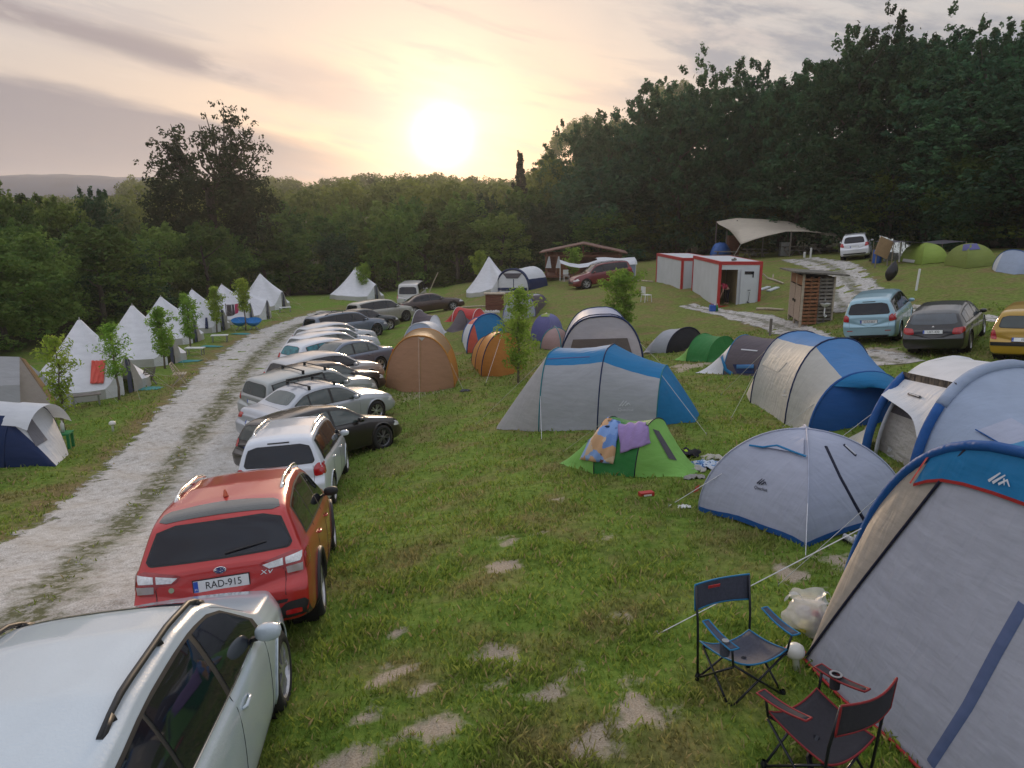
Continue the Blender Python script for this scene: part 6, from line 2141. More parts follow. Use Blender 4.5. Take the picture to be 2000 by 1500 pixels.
ridge_l = ridge_r + V3(-3.0, .1, .05); eave_r = V3(*at_roof(50, 714, 1.75), 0); eave_r.z = H(eave_r.x, eave_r.y) + 1.7
er0 = ridge_r + V3(.45, -.85, -.75); el0 = ridge_l + V3(0, -1.2, -.9); gr0 = gz(V3(er0.x + .2, er0.y - .5, 0)); gl0 = gz(V3(el0.x, el0.y - .6, 0))


def quad_rows(a, b, c, d, n=6, sag=.06):
    return [[(a.lerp(b, u / n)).lerp(d.lerp(c, u / n), v / n) - V3(0, 0, sag * sin(pi * v / n) * sin(pi * u / n)) for u in range(n + 1)] for v in range(n + 1)]


F_CAB = fab('cabin_grey', (.38, .38, .39))
t.sheet('roof_panel', F_CAB, quad_rows(ridge_l, ridge_r, er0, el0)); t.sheet('side_panel', F_CAB, quad_rows(el0, er0, gr0, gl0))
gt = gz(V3(ridge_r.x + 1.25, ridge_r.y - .3, 0)); gb = gz(V3(ridge_r.x + .9, ridge_r.y + 1.4, 0))
t.sheet('end_panel', fab('cabin_beige', (.36, .31, .27)), quad_rows(er0, ridge_r, gt, gr0)); t.sheet('door_edge', F_OCHRE, quad_rows(ridge_r, ridge_r + V3(.12, .1, -.1), gt + V3(.2, .1, 0), gt, sag=0))
t.sheet('rear_panel', F_CAB, quad_rows(ridge_r, ridge_l, gz(ridge_l + V3(0, 1.6, 0)), gb)); t.sheet('end_panel', F_CAB, quad_rows(ridge_r + V3(.05, 0, 0), gt, gb, ridge_r))

# ---- tents on the hill at right
t = Tent('lime green dome tent under a dark tarpaulin on the hill', (1805, 512), group=None)
t.dome([(1758, 511), (1800, 518), (1850, 512), (1815, 502)], 474, F_LIME, sag=.06, p=2.3)
t.patch([(1765, 505), (1788, 508), (1785, 516), (1762, 513)], F_WHITE, 'door', off=.02, n=4)
t2 = Tent('dark tarpaulin stretched over the lime green dome tent', (1800, 505), name='tarpaulin', cat='tarpaulin')
c = G(1805, 510)[0]
pr = []
for i in range(7):
    pr.append([V3(c.x - 2.0 + 4.2 * i / 6, c.y - .2 + 2.4 * j / 4, c.z + 1.06 + .18 * abs(j - 2) * 0 - .15 * sin(pi * i / 6) * 0 + .08 * sin(i * 1.3)) for j in range(5)])
t2.sheet('sheet', F_MESH, pr)
for i, j in ((0, 0), (6, 0), (0, 4), (6, 4)):
    mb = MB(); p = pr[i][j]; mb.tube([p - t2.o, gz(p) - t2.o], .025, 6); mb.build('pole', mat('pole_wood', (.25, .2, .15), .8), t2.root)
t = Tent('moss green dome tent with a violet top on the hill at right', (1893, 520))
c_, h_, P_, secs = t.dome([(1843, 518), (1885, 525), (1945, 519), (1905, 508)], 475, fab('moss', (.22, .27, .06)), sag=.06, p=2.1)
t.patch([(1882, 478), (1908, 476), (1915, 487), (1880, 490)], F_VIOLET, 'top_panel', off=.02, n=5)
t, As = simple_tunnel('white and pale blue tent at the far right edge of the hill', (1975, 530), [((1990, 514), (2060, 520), 490), ((1938, 526), (2020, 536), 488)],
                      [[(0, 8, F_WHITE, 'side_panel'), (8, 24, F_BLUEG, 'roof_panel')]], (V3(-.6, -.4, 0), [(0, 8, F_WHITE, 'front_panel'), (8, 24, F_BLUEG, 'front_panel')]), None, F_ROYAL, r=.02)
t = Tent('crumpled silver foil shelter left of the lime green dome tent', (1740, 505), name='foil_shelter')
c = G(1742, 507)[0]; rg_ = random.Random(4)
for sgn, m_ in ((1, F_FOIL),):
    rows = []
    for i in range(12):
        f = i / 11
        rows.append([V3(c.x - .9 + 1.9 * j / 14 + rg_.uniform(-.05, .05), c.y - .8 + 1.9 * f, c.z + 1.45 * (1 - abs(f - .45) / .55) * (1 - .35 * j / 14) + rg_.uniform(0, .07)) for j in range(15)])
    for r in rows[0], rows[-1]:
        for k, p in enumerate(r): p.z = H(p.x, p.y) + .01
    t.sheet('foil_sheet', F_FOIL, rows, smooth=False)
# ------------------------------------------------------------------ huts and shelters
WOODR = mat('red_brown_timber', (.16, .06, .035), .75, var=.3, vscale=4, bump=.3, stretch=(1, 1, 5)); WOODG = mat('grey_timber', (.17, .15, .13), .85, var=.35, vscale=4, bump=.4, stretch=(1, 1, .3))
WOODO = mat('orange_timber', (.26, .11, .05), .8, var=.3, vscale=5, bump=.4); OSB = mat('particle_board', (.36, .27, .21), .8, var=.3, vscale=26, bump=.1)
WOODP = mat('pale_timber', (.42, .35, .26), .8, var=.25, vscale=6, bump=.2); CRED = mat('container_red', (.42, .022, .022), .45, var=.1); CWH = mat('container_white', (.56, .58, .60), .5, var=.06, vscale=1.2)
OCHI = mat('container_inside', (.32, .25, .13), .8); WPL = mat('white_plastic', (.72, .72, .70), .35, var=.04); GPL = mat('green_plastic', (.01, .20, .06), .4); BPL = mat('blue_plastic', (.02, .10, .42), .4)
METAL = mat('grey_metal', (.35, .35, .36), .4, .8); DKM = mat('dark_tube', (.012, .014, .022), .4, .3, coat=.3); CERAM = mat('ceramic', (.75, .75, .73), .15, coat=.6)
SKIN = mat('skin', (.45, .26, .18), .55); ROOFF = mat('roof_felt', (.12, .11, .09), .9, var=.4, vscale=5); CARDB = mat('cardboard', (.30, .19, .10), .8); BLKB = mat('black_bag', (.01, .01, .012), .3)


def container(x, y, rot, base, label, door):
    L_, W_, Hc = 6.05, 2.35, 2.58
    t = empty('container_cabin', (x, y, base), radians(rot), label, 'container cabin')
    g = .14
    m = MB()   # frame: origin at the near left corner, x to the right, y away
    for xx in (g / 2, W_ - g / 2):
        for yy in (g / 2, L_ - g / 2): m.box((xx, yy, Hc / 2), (g, g, Hc))
    for z in (.09, Hc - .09):
        for xx in (g / 2, W_ - g / 2): m.box((xx, L_ / 2, z), (g - .006, L_ - 2 * g, .18))
        for yy in (g / 2, L_ - g / 2): m.box((W_ / 2, yy, z), (W_ - 2 * g, g - .006, .18))
    m.build('frame', CRED, t)
    m = MB(); m.box((.06, L_ / 2, Hc / 2), (.05, L_ - 2 * g, Hc - .36)); m.build('side_wall', CWH, t)
    m = MB(); m.box((W_ - .06, L_ / 2, Hc / 2), (.05, L_ - 2 * g, Hc - .36)); m.build('side_wall', CWH, t)
    m = MB(); m.box((W_ / 2, L_ - .06, Hc / 2), (W_ - 2 * g, .05, Hc - .36)); m.build('end_wall', CWH, t)
    m = MB(); m.box((W_ / 2, L_ / 2, Hc - .03), (W_ - .03, L_ - .03, .05)); m.build('roof', CWH, t)
    m = MB(); m.box((W_ / 2, L_ / 2, .12), (W_ - 2 * g, L_ - 2 * g, .06)); m.build('floor', OCHI, t)
    if door:
        m = MB(); m.box((1.62, .06, Hc / 2), (1.16, .05, Hc - .36)); m.box((.59, .06, 2.27), (.90, .05, .26)); m.build('end_wall', CWH, t)
        m = MB(); m.box((.6, 2.4, 1.2), (.9, .04, 2.2)); m.box((1.09, 1.3, 1.2), (.04, 2.1, 2.2)); m.build('inner_wall', OCHI, t)
        m = MB(); m.box((1.62, -.05, 1.15), (.86, .045, 2.0)); d = m.build('door', CWH, t)
        m = MB(); m.box((1.62, -.085, 1.98), (.50, .02, .16)); m.box((1.83, -.085, 1.85), (.06, .02, .24)); m.build('window', GLASS, d)
        m = MB(); m.tube([(1.60, -.09, 1.05), (1.60, -.14, 1.05), (1.72, -.14, 1.05)], .018, 6); m.build('handle', DKM, d)
        m = MB(); m.tube([(1.68, -.12, .95), (1.66, -.13, .6), (1.62, -.12, .35)], .012, 5); m.tube([(1.58, -.12, .42), (1.70, -.12, .36), (1.64, -.12, .28)], .03, 6); m.build('hanging_hook', DKM, d)
    else:
        m = MB(); m.box((W_ / 2, .06, Hc / 2), (W_ - 2 * g, .05, Hc - .36)); m.build('end_wall', CWH, t)
    for i in range(2):
        for j in range(2):
            px_, py_ = .2 + i * (W_ - .4), .3 + j * (L_ - .6)
            w = Matrix.Rotation(radians(rot), 3, 'Z') @ V3(px_, py_, 0)
            gz_ = H(x + w.x, y + w.y) - base
            m = MB(); m.box((px_, py_, gz_ / 2 - .03), (.3, .3, max(.1, -gz_ + .1))); m.build('footing', WOODG, t)
    return t


b1 = zline(11.2, 40.5, 604)
c1 = container(11.2, 40.5, 0, b1, 'nearer white container with a red frame and its door open', True)
b2 = zline(10.7, 47.3, 584)
c2 = container(10.7, 47.3, 4.3, b2, 'farther white container with a red frame, standing behind the open one', False)
t = tag(MB().tube([(0, 0, 0), (.25, .05, .02)], .06, 8).tube([(.12, -.1, .0), (.12, -.1, .12)], .05, 8).build('roof_bracket', WOODG, None, loc=(12.0, 41.0, b1 + 2.64)), 'small wooden bit lying on the roof of the nearer container', 'wood')

# person bending in the doorway


def skin_fig(label, loc, rz, joints, edges, mats_parts, head, name='person'):
    root = empty(name, loc, rz, label, 'person')

    def sk(nm, js, es, m, par=root, lv=2):
        me = bpy.data.meshes.new(nm); me.from_pydata([j[:3] for j in js], es, []); me.update()
        o = bpy.data.objects.new(nm, me); COL.objects.link(o); o.parent = par
        md = o.modifiers.new('skin', 'SKIN'); md.use_smooth_shade = True
        for v, j in zip(me.skin_vertices[0].data, js): v.radius = (j[3], j[3] * (j[4] if len(j) > 4 else 1))
        me.skin_vertices[0].data[0].use_root = True
        sd = o.modifiers.new('sub', 'SUBSURF'); sd.levels = lv; sd.render_levels = lv
        me.materials.append(m); return o
    sk('body', joints, edges, SKIN)
    for nm, js, es, m in mats_parts: sk(nm, js, es, m)
    return root


# body: facing -x (into the room's left), bent at the hips, knees straight; x forward
J = [(0, 0, .92, .12), (.10, 0, 1.02, .11), (.30, 0, 1.08, .13), (.44, 0, 1.06, .09), (.52, 0, 1.02, .055), (.62, 0, .98, .095), (.66, 0, .95, .08),
     (.40, .19, 1.04, .055), (.44, .24, .82, .042), (.52, .20, .60, .034), (.54, .19, .52, .03), (.40, -.19, 1.04, .055), (.46, -.25, .80, .042), (.56, -.2, .60, .034), (.58, -.19, .52, .03),
     (0, .10, .84, .095), (.05, .11, .48, .065), (-.02, .11, .10, .045), (.10, .11, .04, .04), (0, -.10, .84, .095), (.03, -.12, .48, .065), (-.05, -.12, .10, .045), (.07, -.12, .04, .04)]
E_ = [(0, 1), (1, 2), (2, 3), (3, 4), (4, 5), (5, 6), (3, 7), (7, 8), (8, 9), (9, 10), (3, 11), (11, 12), (12, 13), (13, 14), (0, 15), (15, 16), (16, 17), (17, 18), (0, 19), (19, 20), (20, 21), (21, 22)]
for hb in (10, 14):
    bx = J[hb]
    for f in range(5):
        J.append((bx[0] + .03, bx[1] + (f - 2) * .020, bx[2] - .05 + abs(f - 2) * .006, .009)); J.append((bx[0] + .03 + .02, bx[1] + (f - 2) * .023, bx[2] - .095 + abs(f - 2) * .01, .008))
        E_ += [(hb, len(J) - 2), (len(J) - 2, len(J) - 1)]
SH = [(.02, 0, .96, .145), (.14, 0, 1.04, .14), (.31, 0, 1.10, .155), (.43, 0, 1.07, .11), (.40, .18, 1.05, .08), (.42, .23, .90, .062), (.40, -.18, 1.05, .08), (.43, -.24, .88, .062)]
TR = [(0, 0, .92, .14), (0, .10, .82, .115), (.05, .11, .48, .085), (-.02, .11, .12, .065), (0, -.10, .82, .115), (.03, -.12, .48, .085), (-.05, -.12, .12, .065)]
HR = [(.57, 0, 1.03, .085), (.64, 0, 1.03, .09), (.70, 0, .99, .05)]
pl = V3(11.2, 40.5, b1 + .15) + V3(.72, .75, 0)
skin_fig('person in a pink top and dark trousers bending over in the open container doorway', pl, radians(200), J, E_,
         [('pink_top', SH, [(0, 1), (1, 2), (2, 3), (3, 4), (4, 5), (3, 6), (6, 7)], fab('pink_shirt', (.50, .05, .10), 0, .9)), ('dark_trousers', TR, [(0, 1), (1, 2), (2, 3), (0, 4), (4, 5), (5, 6)], fab('dark_trouser', (.02, .018, .025), 0, .9)),
          ('hair', HR, [(0, 1), (1, 2)], mat('dark_hair', (.03, .02, .012), .8))], None)


def bottle(name, label, loc, m, r=.04, h=.25, cap_=None, group=None):
    b = MB(); b.lathe([(0, 0), (r, 0), (r, h * .62), (r * .85, h * .72), (r * .38, h * .84), (r * .38, h * .95)], 14)
    o = b.build(name, m, None, smooth=True, loc=loc); tag(o, label, 'bottle', group)
    b = MB(); b.lathe([(r * .44, h * .93), (r * .44, h), (0, h)], 12); b.build('cap', cap_ or WPL, o)
    return o


q = G(1391, 608)[0]; b = MB(); b.box((0, 0, .17), (.30, .24, .32)); o = b.build('canister', BPL, None, loc=q); tag(o, 'blue plastic canister standing at the corner of the open container', 'canister')
b = MB(); b.tube([(-.08, 0, .33), (-.07, 0, .39), (.05, 0, .39), (.06, 0, .33)], .015, 6); b.build('handle', BPL, o); b = MB(); b.lathe([(.03, .33), (.03, .37), (0, .37)], 10, 0, Matrix.Translation((.10, 0, 0))); b.build('cap', WPL, o)
bottle('bottle', 'green bottle beside the blue canister', G(1400, 608)[0], GPL, .07, .40)

# pallet wash hut
P0, P1, P2 = V3(12.15, 31.1, 0), V3(12.62, 33.7, 0), V3(13.55, 31.35, 0)
bz = min(H(p.x, p.y) for p in (P0, P1, P2)) - .02; bz = H(P0.x, P0.y) + .05
t = empty('wash_hut', (P0.x, P0.y, bz), 0, 'small hut of pallets and particle board with a white basin, right of the containers', 'hut')
u = P1 - P0; v = P2 - P0; P3 = P1 + v
hh0, hh1 = 2.20, 2.08
for p, hgt in ((V3(0, 0, 0), hh0), (u, hh0), (v, hh1), (u + v, hh1), (u * .5, hh0)):
    m = MB(); m.box(p + V3(0, 0, hgt / 2 - .1), (.08, .08, hgt + .2)); m.build('post', WOODP, t)
for k in (0, 1):   # doors in the left face
    a, c = u * (.03 + .48 * k) + V3(-.05, 0, 0), u * (.47 + .48 * k) + V3(-.05, 0, 0)
    m = MB(); m.bar(a.lerp(c, 0) + V3(0, 0, .95), c + V3(0, 0, .95), .03, 1.45); d = m.build('door', OSB, t)
    m = MB(); m.bar(a + V3(.02, 0, 1.92), c + V3(.02, 0, 1.92), .02, .40); m.build('upper_board', WOODO, t)
    m = MB(); m.box(a.lerp(c, .12 if k else .88) + V3(-.04, 0, 1.0), (.05, .05, .12)); m.build('latch', DKM, d)
m = MB()
for i in range(13):
    z = .15 + i * .152
    for s0, s1 in ((0.03, .50), (.52, .97)):
        m.bar(v * s0 + V3(0, -.04, z), v * s1 + V3(0, -.04, z), .025, .095)
for s0 in (.03, .26, .49, .53, .75, .97): m.bar(v * s0 + V3(0, .01, .05), v * s0 + V3(0, .01, 2.08), .07, .05, up=V3(0, 1, 0))
m2 = MB(); m2.v, m2.f, m2.m = m.v, m.f, m.m
nb = len(m.f)
n1_ = [k for k in range(nb)]
ma, mb2 = MB(), MB()
for i in range(0, nb // 6):
    tgt = ma if (i < 26 and i % 2 == 0) or (i >= 26 and (i - 26) < 3) else mb2
    tgt.add(m.v[i * 8:i * 8 + 8], [tuple(x - i * 8 for x in f) for f in m.f[i * 6:i * 6 + 6]])
ma.build('slat_wall', WOODO, t); mb2.build('slat_wall', WOODG, t)
m = MB(); m.bar(u * .02 + v * .98 + V3(0, 0, 1.05), u * .98 + v * .98 + V3(0, 0, 1.05), .03, 2.0); m.build('rear_board', WOODG, t)
m = MB(); m.bar(u * .97 + v * .03 + V3(0, 0, 1.05), u * .97 + v * .97 + V3(0, 0, 1.05), .03, 2.0); m.build('rear_board', WOODG, t)
un, vn = u.normalized(), v.normalized()
m = MB(); rr_ = [[-un * .45 - vn * .55, v - un * .45 + vn * .55], [u + un * .45 - vn * .55, u + v + un * .45 + vn * .55]]
hz_ = lambda p: hh0 + .05 - .10 * (p.dot(vn) / v.length)
top_ = [p + V3(0, 0, hz_(p) + .06) for r in rr_ for p in r]; bot_ = [p + V3(0, 0, hz_(p)) for r in rr_ for p in r]
m.add(top_ + bot_, [(0, 1, 3, 2), (4, 6, 7, 5), (0, 4, 5, 1), (1, 5, 7, 3), (3, 7, 6, 2), (2, 6, 4, 0)]); m.build('roof', ROOFF, t)
m = MB(); c = v * .70 + V3(0, -.17, .86); m.lathe([(0, 0), (.14, 0), (.22, .12), (.23, .14), (.20, .13), (.13, .03), (0, .02)], 18, 0, Matrix.Translation(c)); s_ = m.build('basin', CERAM, t, smooth=True)
m = MB(); m.tube([c + V3(0, 0, 0), c + V3(0, 0, -.38), c + V3(.05, 0, -.46), c + V3(.1, 0, -.40), c + V3(.1, .12, -.36)], .028, 7); m.build('drain_pipe', WPL, s_, smooth=True)
m = MB(); m.tube([c + V3(0, .14, .16), c + V3(0, .12, .30), c + V3(0, .02, .30), c + V3(0, .02, .25)], .014, 6); m.build('tap', CHR, s_)
m = MB(); m.box((P2.x + .1 - P0.x, -.35, -.05), (2.6, .5, .07), rz=-.1); m.build('step_board', WOODP, t)

# wooden cabin at the back
o = G(1138, 543)[0]; W2 = 3.2; Dp = 3.6
t = empty('wooden_cabin', o, radians(-6), 'open red-brown wooden cabin with a shallow gabled roof at the back of the camp', 'cabin')
hl = zline(o.x, o.y, 494) - o.z; ha = zline(o.x, o.y, 477) - o.z
for x_ in (-W2 + .15, -W2 + 1.0, W2 - .15):
    m = MB(); m.box((x_, .1, hl / 2), (.15, .15, hl)); m.build('post', WOODR, t)
for x_ in (-W2 + .15, W2 - .15):
    m = MB(); m.box((x_, Dp, hl / 2), (.15, .15, hl)); m.build('post', WOODR, t)
for sg in (-1, 1):
    m = MB(); m.bar((sg * (W2 + .35), Dp / 2, hl - .02), (0, Dp / 2, ha), Dp + 1.2, .10, up=V3(0, 1, 0)) if False else None
    a0_, a1_ = V3(sg * (W2 + .4), -.5, hl - .05), V3(sg * .002, -.5, ha); n_ = V3(0, 0, .09)
    vs = [a0_, a1_, a1_ + V3(0, Dp + 1, 0), a0_ + V3(0, Dp + 1, 0)]; m = MB(); m.add([p for p in vs] + [p + n_ for p in vs], [(0, 3, 2, 1), (4, 5, 6, 7), (0, 1, 5, 4), (1, 2, 6, 5), (2, 3, 7, 6), (3, 0, 4, 7)]); m.build('roof', mat('roof_brown', (.17, .09, .065), .8, var=.25, vscale=3), t)
m = MB(); m.box((0, .1, hl - .25), (2 * W2, .12, .16)); m.box((0, .1, (hl + ha) / 2 - .15), (.14, .12, ha - hl)); m.build('beam', WOODR, t)
m = MB(); m.box((0, Dp / 2, .10), (2 * W2 + .2, Dp + .4, .16)); m.build('deck', WOODR, t)
m = MB(); m.box((0, Dp, hl / 2), (2 * W2 - .3, .06, hl - .2)); m.box((W2 - .15, Dp / 2, hl / 2), (.06, Dp - .3, hl - .2)); m.build('rear_wall', WOODR, t)
m = MB(); m.box((-W2 + 1.5, 1.0, .7), (.8, .4, 1.1)); m.box((-W2 + 2.6, 1.4, .55), (.7, .5, .9)); k_ = m.build('cupboard', WOODO, None, loc=o, rz=radians(-6)); tag(k_, 'orange-brown cupboards standing inside the wooden cabin', 'cupboard')
for x_, w_ in ((-W2 + .35, .25), (-W2 + 1.15, .2)):
    m = MB(); m.grid([[(x_, 0, hl - .3), (x_ + .10, 0, hl - .3)], [(x_ - w_, -.05, hl - 1.25), (x_ + w_, -.05, hl - 1.25)]]); m.build('pennant', F_WHITE, t)
# white sheet awning and tent by the cabin
q = G(1210, 548)[0]
t = Tent('white awning tent with pale blue windows beside the wooden cabin, behind the dark red car', q, name='awning_tent')
hA = zline(q.x, q.y, 505) - q.z
for x0, x1, nm, m_ in ((-1.6, 1.2, 'front_wall', F_BLUEG),):
    t.sheet(nm, m_, [[q + V3(x0 + (x1 - x0) * j / 6, 0, z) for j in range(7)] for z in (hA * .8, 0.02)])
t.sheet('side_wall', F_WHITE, [[q + V3(1.2, 2.4 * j / 4, z) for j in range(5)] for z in (hA * .95, 0.02)])
t.sheet('roof_panel', F_WHITE, [[q + V3(-1.7 + 3.0 * j / 8, y_, z + .04 * sin(j)) for j in range(9)] for y_, z in ((-.15, hA * .72), (.1, hA * .86), (1.2, hA * 1.0), (2.5, hA * .9))])
t.sheet('roof_sheet', F_WHITE, [[q + V3(-4.6 + 3.0 * f, 0, 0) + V3(0, y_, z - .35 * sin(pi * f)) for f in (0, .25, .5, .75, 1)] for y_, z in ((-.3, hA * .80), (.9, hA * .92))])
for x_ in (-1.65, 1.2, -4.6):
    m = MB(); m.tube([V3(x_, -.1, 0), V3(x_, -.1, hA * .85)], .03, 6); m.build('pole', WPL, t.root)

# stretch canopy on the hill


def wp(px, py, Y):
    D = Y / (CP - (py - 750) / F_PX * SP); return V3((px - 1000) / F_PX * D, Y, CAM_Z - D * (SP + (py - 750) / F_PX * CP))


org = wp(1520, 500, 66); org.z = H(org.x, org.y)
t = Tent('large sand-coloured stretch canopy on poles at the edge of the dark wood', org, name='stretch_canopy', cat='canopy')
rows_c = [[(1399, 433), (1420, 429), (1439, 426), (1490, 428), (1541, 433), (1565, 442), (1594, 452)],
          [(1404, 438), (1432, 441), (1462, 439), (1475, 437), (1530, 442), (1557, 441), (1600, 453)],
          [(1414, 443), (1440, 453), (1470, 446), (1490, 446), (1532, 450), (1562, 447), (1606, 454)],
          [(1426, 449), (1447, 477), (1475, 467), (1500, 460), (1535, 452), (1572, 452), (1612, 456)]]
Ys = (71, 68.5, 66, 63.5)


def dens(rows, ys, k=5):
    R0 = [[wp(x, y, Y) for x, y in r] for r, Y in zip(rows, ys)]
    out = []
    for i in range((len(R0) - 1) * k + 1):
        a = i / k; i0 = min(int(a), len(R0) - 2); f = a - i0; r = []
        for j in range((len(R0[0]) - 1) * k + 1):
            b = j / k; j0 = min(int(b), len(R0[0]) - 2); g = b - j0
            r.append(R0[i0][j0].lerp(R0[i0][j0 + 1], g).lerp(R0[i0 + 1][j0].lerp(R0[i0 + 1][j0 + 1], g), f))
        out.append(r)
    return out


F_SAND = fab('sand_canopy', (.58, .51, .41), .1)
t.sheet('canopy', F_SAND, dens(rows_c, Ys), solid=.03)
t.sheet('canopy_wing', F_SAND, dens([[(1600, 456), (1618, 455), (1632, 456)], [(1606, 458), (1626, 461), (1643, 469)]], (67, 64)), solid=.03)
for px_, py_, Y in ((1400, 434, 71), (1420, 450, 68), (1492, 447, 66), (1546, 451, 63.6), (1594, 454, 66), (1640, 468, 64), (1440, 430, 70), (1541, 436, 70), (1604, 456, 70), (1572, 452, 68)):
    p = wp(px_, py_, Y); m = MB(); m.tube([p - org, V3(p.x, p.y, H(p.x, p.y) - .1) - org], .06, 7); m.build('pole', WOODG, t.root)
p = wp(1447, 477, 63.5); t.guy(p, gz(p + V3(-1.2, -1.4, 0)), ROPE, .015)


def picnic(x, y, rz, label, m_=WOODG):
    t = empty('picnic_table', (x, y, H(x, y)), rz, label, 'picnic table', 'picnic tables under the canopy')
    m = MB(); m.box((0, 0, .75), (1.9, .75, .06)); m.build('table_top', m_, t)
    for s in (-1, 1):
        m = MB(); m.box((0, s * .68, .45), (1.9, .28, .05)); m.build('bench_seat', m_, t)
        m = MB(); m.bar((s * .7, -.62, .0), (s * .7, .2, .74), .07); m.bar((s * .7, .62, 0), (s * .7, -.2, .74), .07); m.bar((s * .7, -.78, .40), (s * .7, .78, .40), .06); m.build('leg_frame', m_, t)
    return t


for i, (x_, y_) in enumerate(((18.6, 65.5), (21.4, 66.5), (24.0, 65.0), (26.4, 64.6))):
    picnic(x_, y_, .2 * i, 'wooden picnic table standing in the shade under the sand-coloured canopy')
p = wp(1432, 470, 68); b = MB(); b.box((0, 0, 1.0), (.95, .6, 2.0)); b.box((0, -.33, 1.0), (.04, .04, 1.9)); o = b.build('cabinet', WOODR, None, loc=gz(p)); tag(o, 'red-brown cabinet under the left end of the canopy', 'cabinet')
p = wp(1408, 478, 67); rows = []
for i in range(9):
    rows.append([V3(.9 * cos(2 * pi * j / 12) * sin(pi * (i + .5) / 18) * (1 + .15 * sin(j * 3)), .7 * sin(2 * pi * j / 12) * sin(pi * (i + .5) / 18), 1.5 * cos(pi * i / 17) ** .7 + .06 * sin(j * 2.3 + i)) for j in range(13)])
b = MB(); b.grid(rows); o = b.build('tarpaulin_heap', mat('blue_tarp', (.02, .10, .34), .45, bump=.8, bscale=5), None, loc=gz(p), smooth=True); tag(o, 'bright blue tarpaulin heaped over things at the left end of the canopy', 'tarpaulin')

# posts and stakes


def post(px, py, topy, r, m_, label, lean=0, square=False, name='post'):
    p, _ = G(px, py); h = zline(p.x, p.y, topy) - p.z
    b = MB()
    b.tube([(0, 0, -.1), (lean * .5, 0, h * .5), (lean, 0, h - .02), (lean, 0, h)], [r, r, r, r * .6], 4 if square else 8)
    o = b.build(name, m_, None, loc=p); return tag(o, label, 'post')


post(1789, 567, 525, .05, WPL, 'white post in the grass below the lime green tents', .06)
post(1504, 655, 622, .06, WOODG, 'short grey stake in front of the pallet wash hut')
post(897, 552, 522, .05, WOODG, 'thin upright pole left of the navy-framed tent')
post(562, 575, 545, .06, WOODG, 'thin post behind the last bell tent of the left row')
post(838, 570, 532, .05, WOODP, 'leaning pale pole beyond the white van', .9)
post(1571, 503, 492, .10, WPL, 'shorter of the two white posts in front of the canopy'); post(1583, 503, 484, .08, WPL, 'taller of the two white posts in front of the canopy')
post(1756, 512, 473, .05, WPL, 'white pole between the foil shelter and the lime green tent')
p = G(1472, 500)[0]; b = MB(); b.lathe([(0, 0), (.25, .02), (.32, .2), (.2, .36), (0, .42)], 9); o = b.build('boulder', mat('stone', (.32, .31, .28), .9, var=.3, bump=.5), None, loc=p, smooth=True); tag(o, 'grey boulder in front of the canopy', 'rock')
p = G(1530, 500)[0]; b = MB(); b.box((0, 0, .55), (.7, .5, 1.1)); b.box((0, 0, 1.13), (.76, .56, .06)); o = b.build('bin', METAL, None, loc=p); tag(o, 'grey waste bin beside a pole under the canopy', 'bin')
# signboard and bag on the hill
p = G(1722, 523)[0]; t = empty('signboard', p, .3, 'tilted brown board on legs at the bend of the hill track', 'board')
b = MB(); b.box((0, 0, 1.15), (1.0, .06, 1.05), rot=Matrix.Rotation(.35, 4, 'Y')); b.build('board', CARDB, t)
b = MB(); b.tube([(-.45, .05, 0), (-.40, .05, 1.4)], .04, 6); b.build('leg', WOODG, t); b = MB(); b.tube([(.45, .05, 0), (.30, .05, 1.1)], .04, 6); b.build('leg', WOODG, t)
p = G(1736, 548)[0]; rows = []
for i in range(10):
    f = i / 9; r = .34 * sin(pi * min(1, f * 1.1 + .05)) ** .8 * (1 - .35 * f) + .02
    rows.append([V3(r * cos(2 * pi * j / 10) + .25 * f, r * sin(2 * pi * j / 10) * .7, 1.15 * f) for j in range(11)])
b = MB(); b.grid(rows); o = b.build('bin_bag', BLKB, None, loc=p, smooth=True); tag(o, 'black bin bag standing in the grass below the brown board', 'bag')
p = G(1712, 514)[0]; b = MB(); b.lathe([(0, 0), (.26, 0), (.28, .8), (0, .82)], 12); b.lathe([(.29, .55), (.29, .6)], 12); o = b.build('barrel', BPL, None, loc=p); tag(o, 'blue barrel beside the white off-roader on the hill', 'barrel')
# planks and logs right of the containers
for k, (a, b_, lab) in enumerate((((1484, 568), (1502, 562), 'left of the two short white planks between container and wash hut'), ((1500, 570), (1519, 563), 'right of the two short white planks between container and wash hut'))):
    A_, B_ = G(*a)[0], G(*b_)[0]; m = MB(); m.bar((0, 0, .06), B_ - A_ + V3(0, 0, .06), .28, .06); o = m.build('plank', CWH, None, loc=A_); tag(o, lab, 'plank')
for k, (a, b_, lab) in enumerate((((1500, 546), (1530, 556), 'pale felled log on the slope above the white planks'), ((1478, 606), (1530, 608), 'long pale log lying from the open container to the wash hut'), ((1232, 550), (1275, 552), 'thin white pole on the grass between the dark red car and the containers'), ((900, 603), (950, 600), 'thin pale pole lying left of the brown board stand'))):
    A_, B_ = G(*a)[0], G(*b_)[0]; m = MB(); m.tube([V3(0, 0, .08), (B_ - A_) * .5 + V3(0, .05, .10), B_ - A_ + V3(0, 0, .08)], [.07, .06, .045], 7)
    if k == 0: m.tube([V3(0, 0, .08), V3(-.3, .2, .35)], .05, 6); m.tube([(B_ - A_) * .3 + V3(0, 0, .08), (B_ - A_) * .3 + V3(.1, .2, .4)], .04, 6)
    o = m.build('log', WOODP, None, loc=A_); tag(o, lab, 'log')
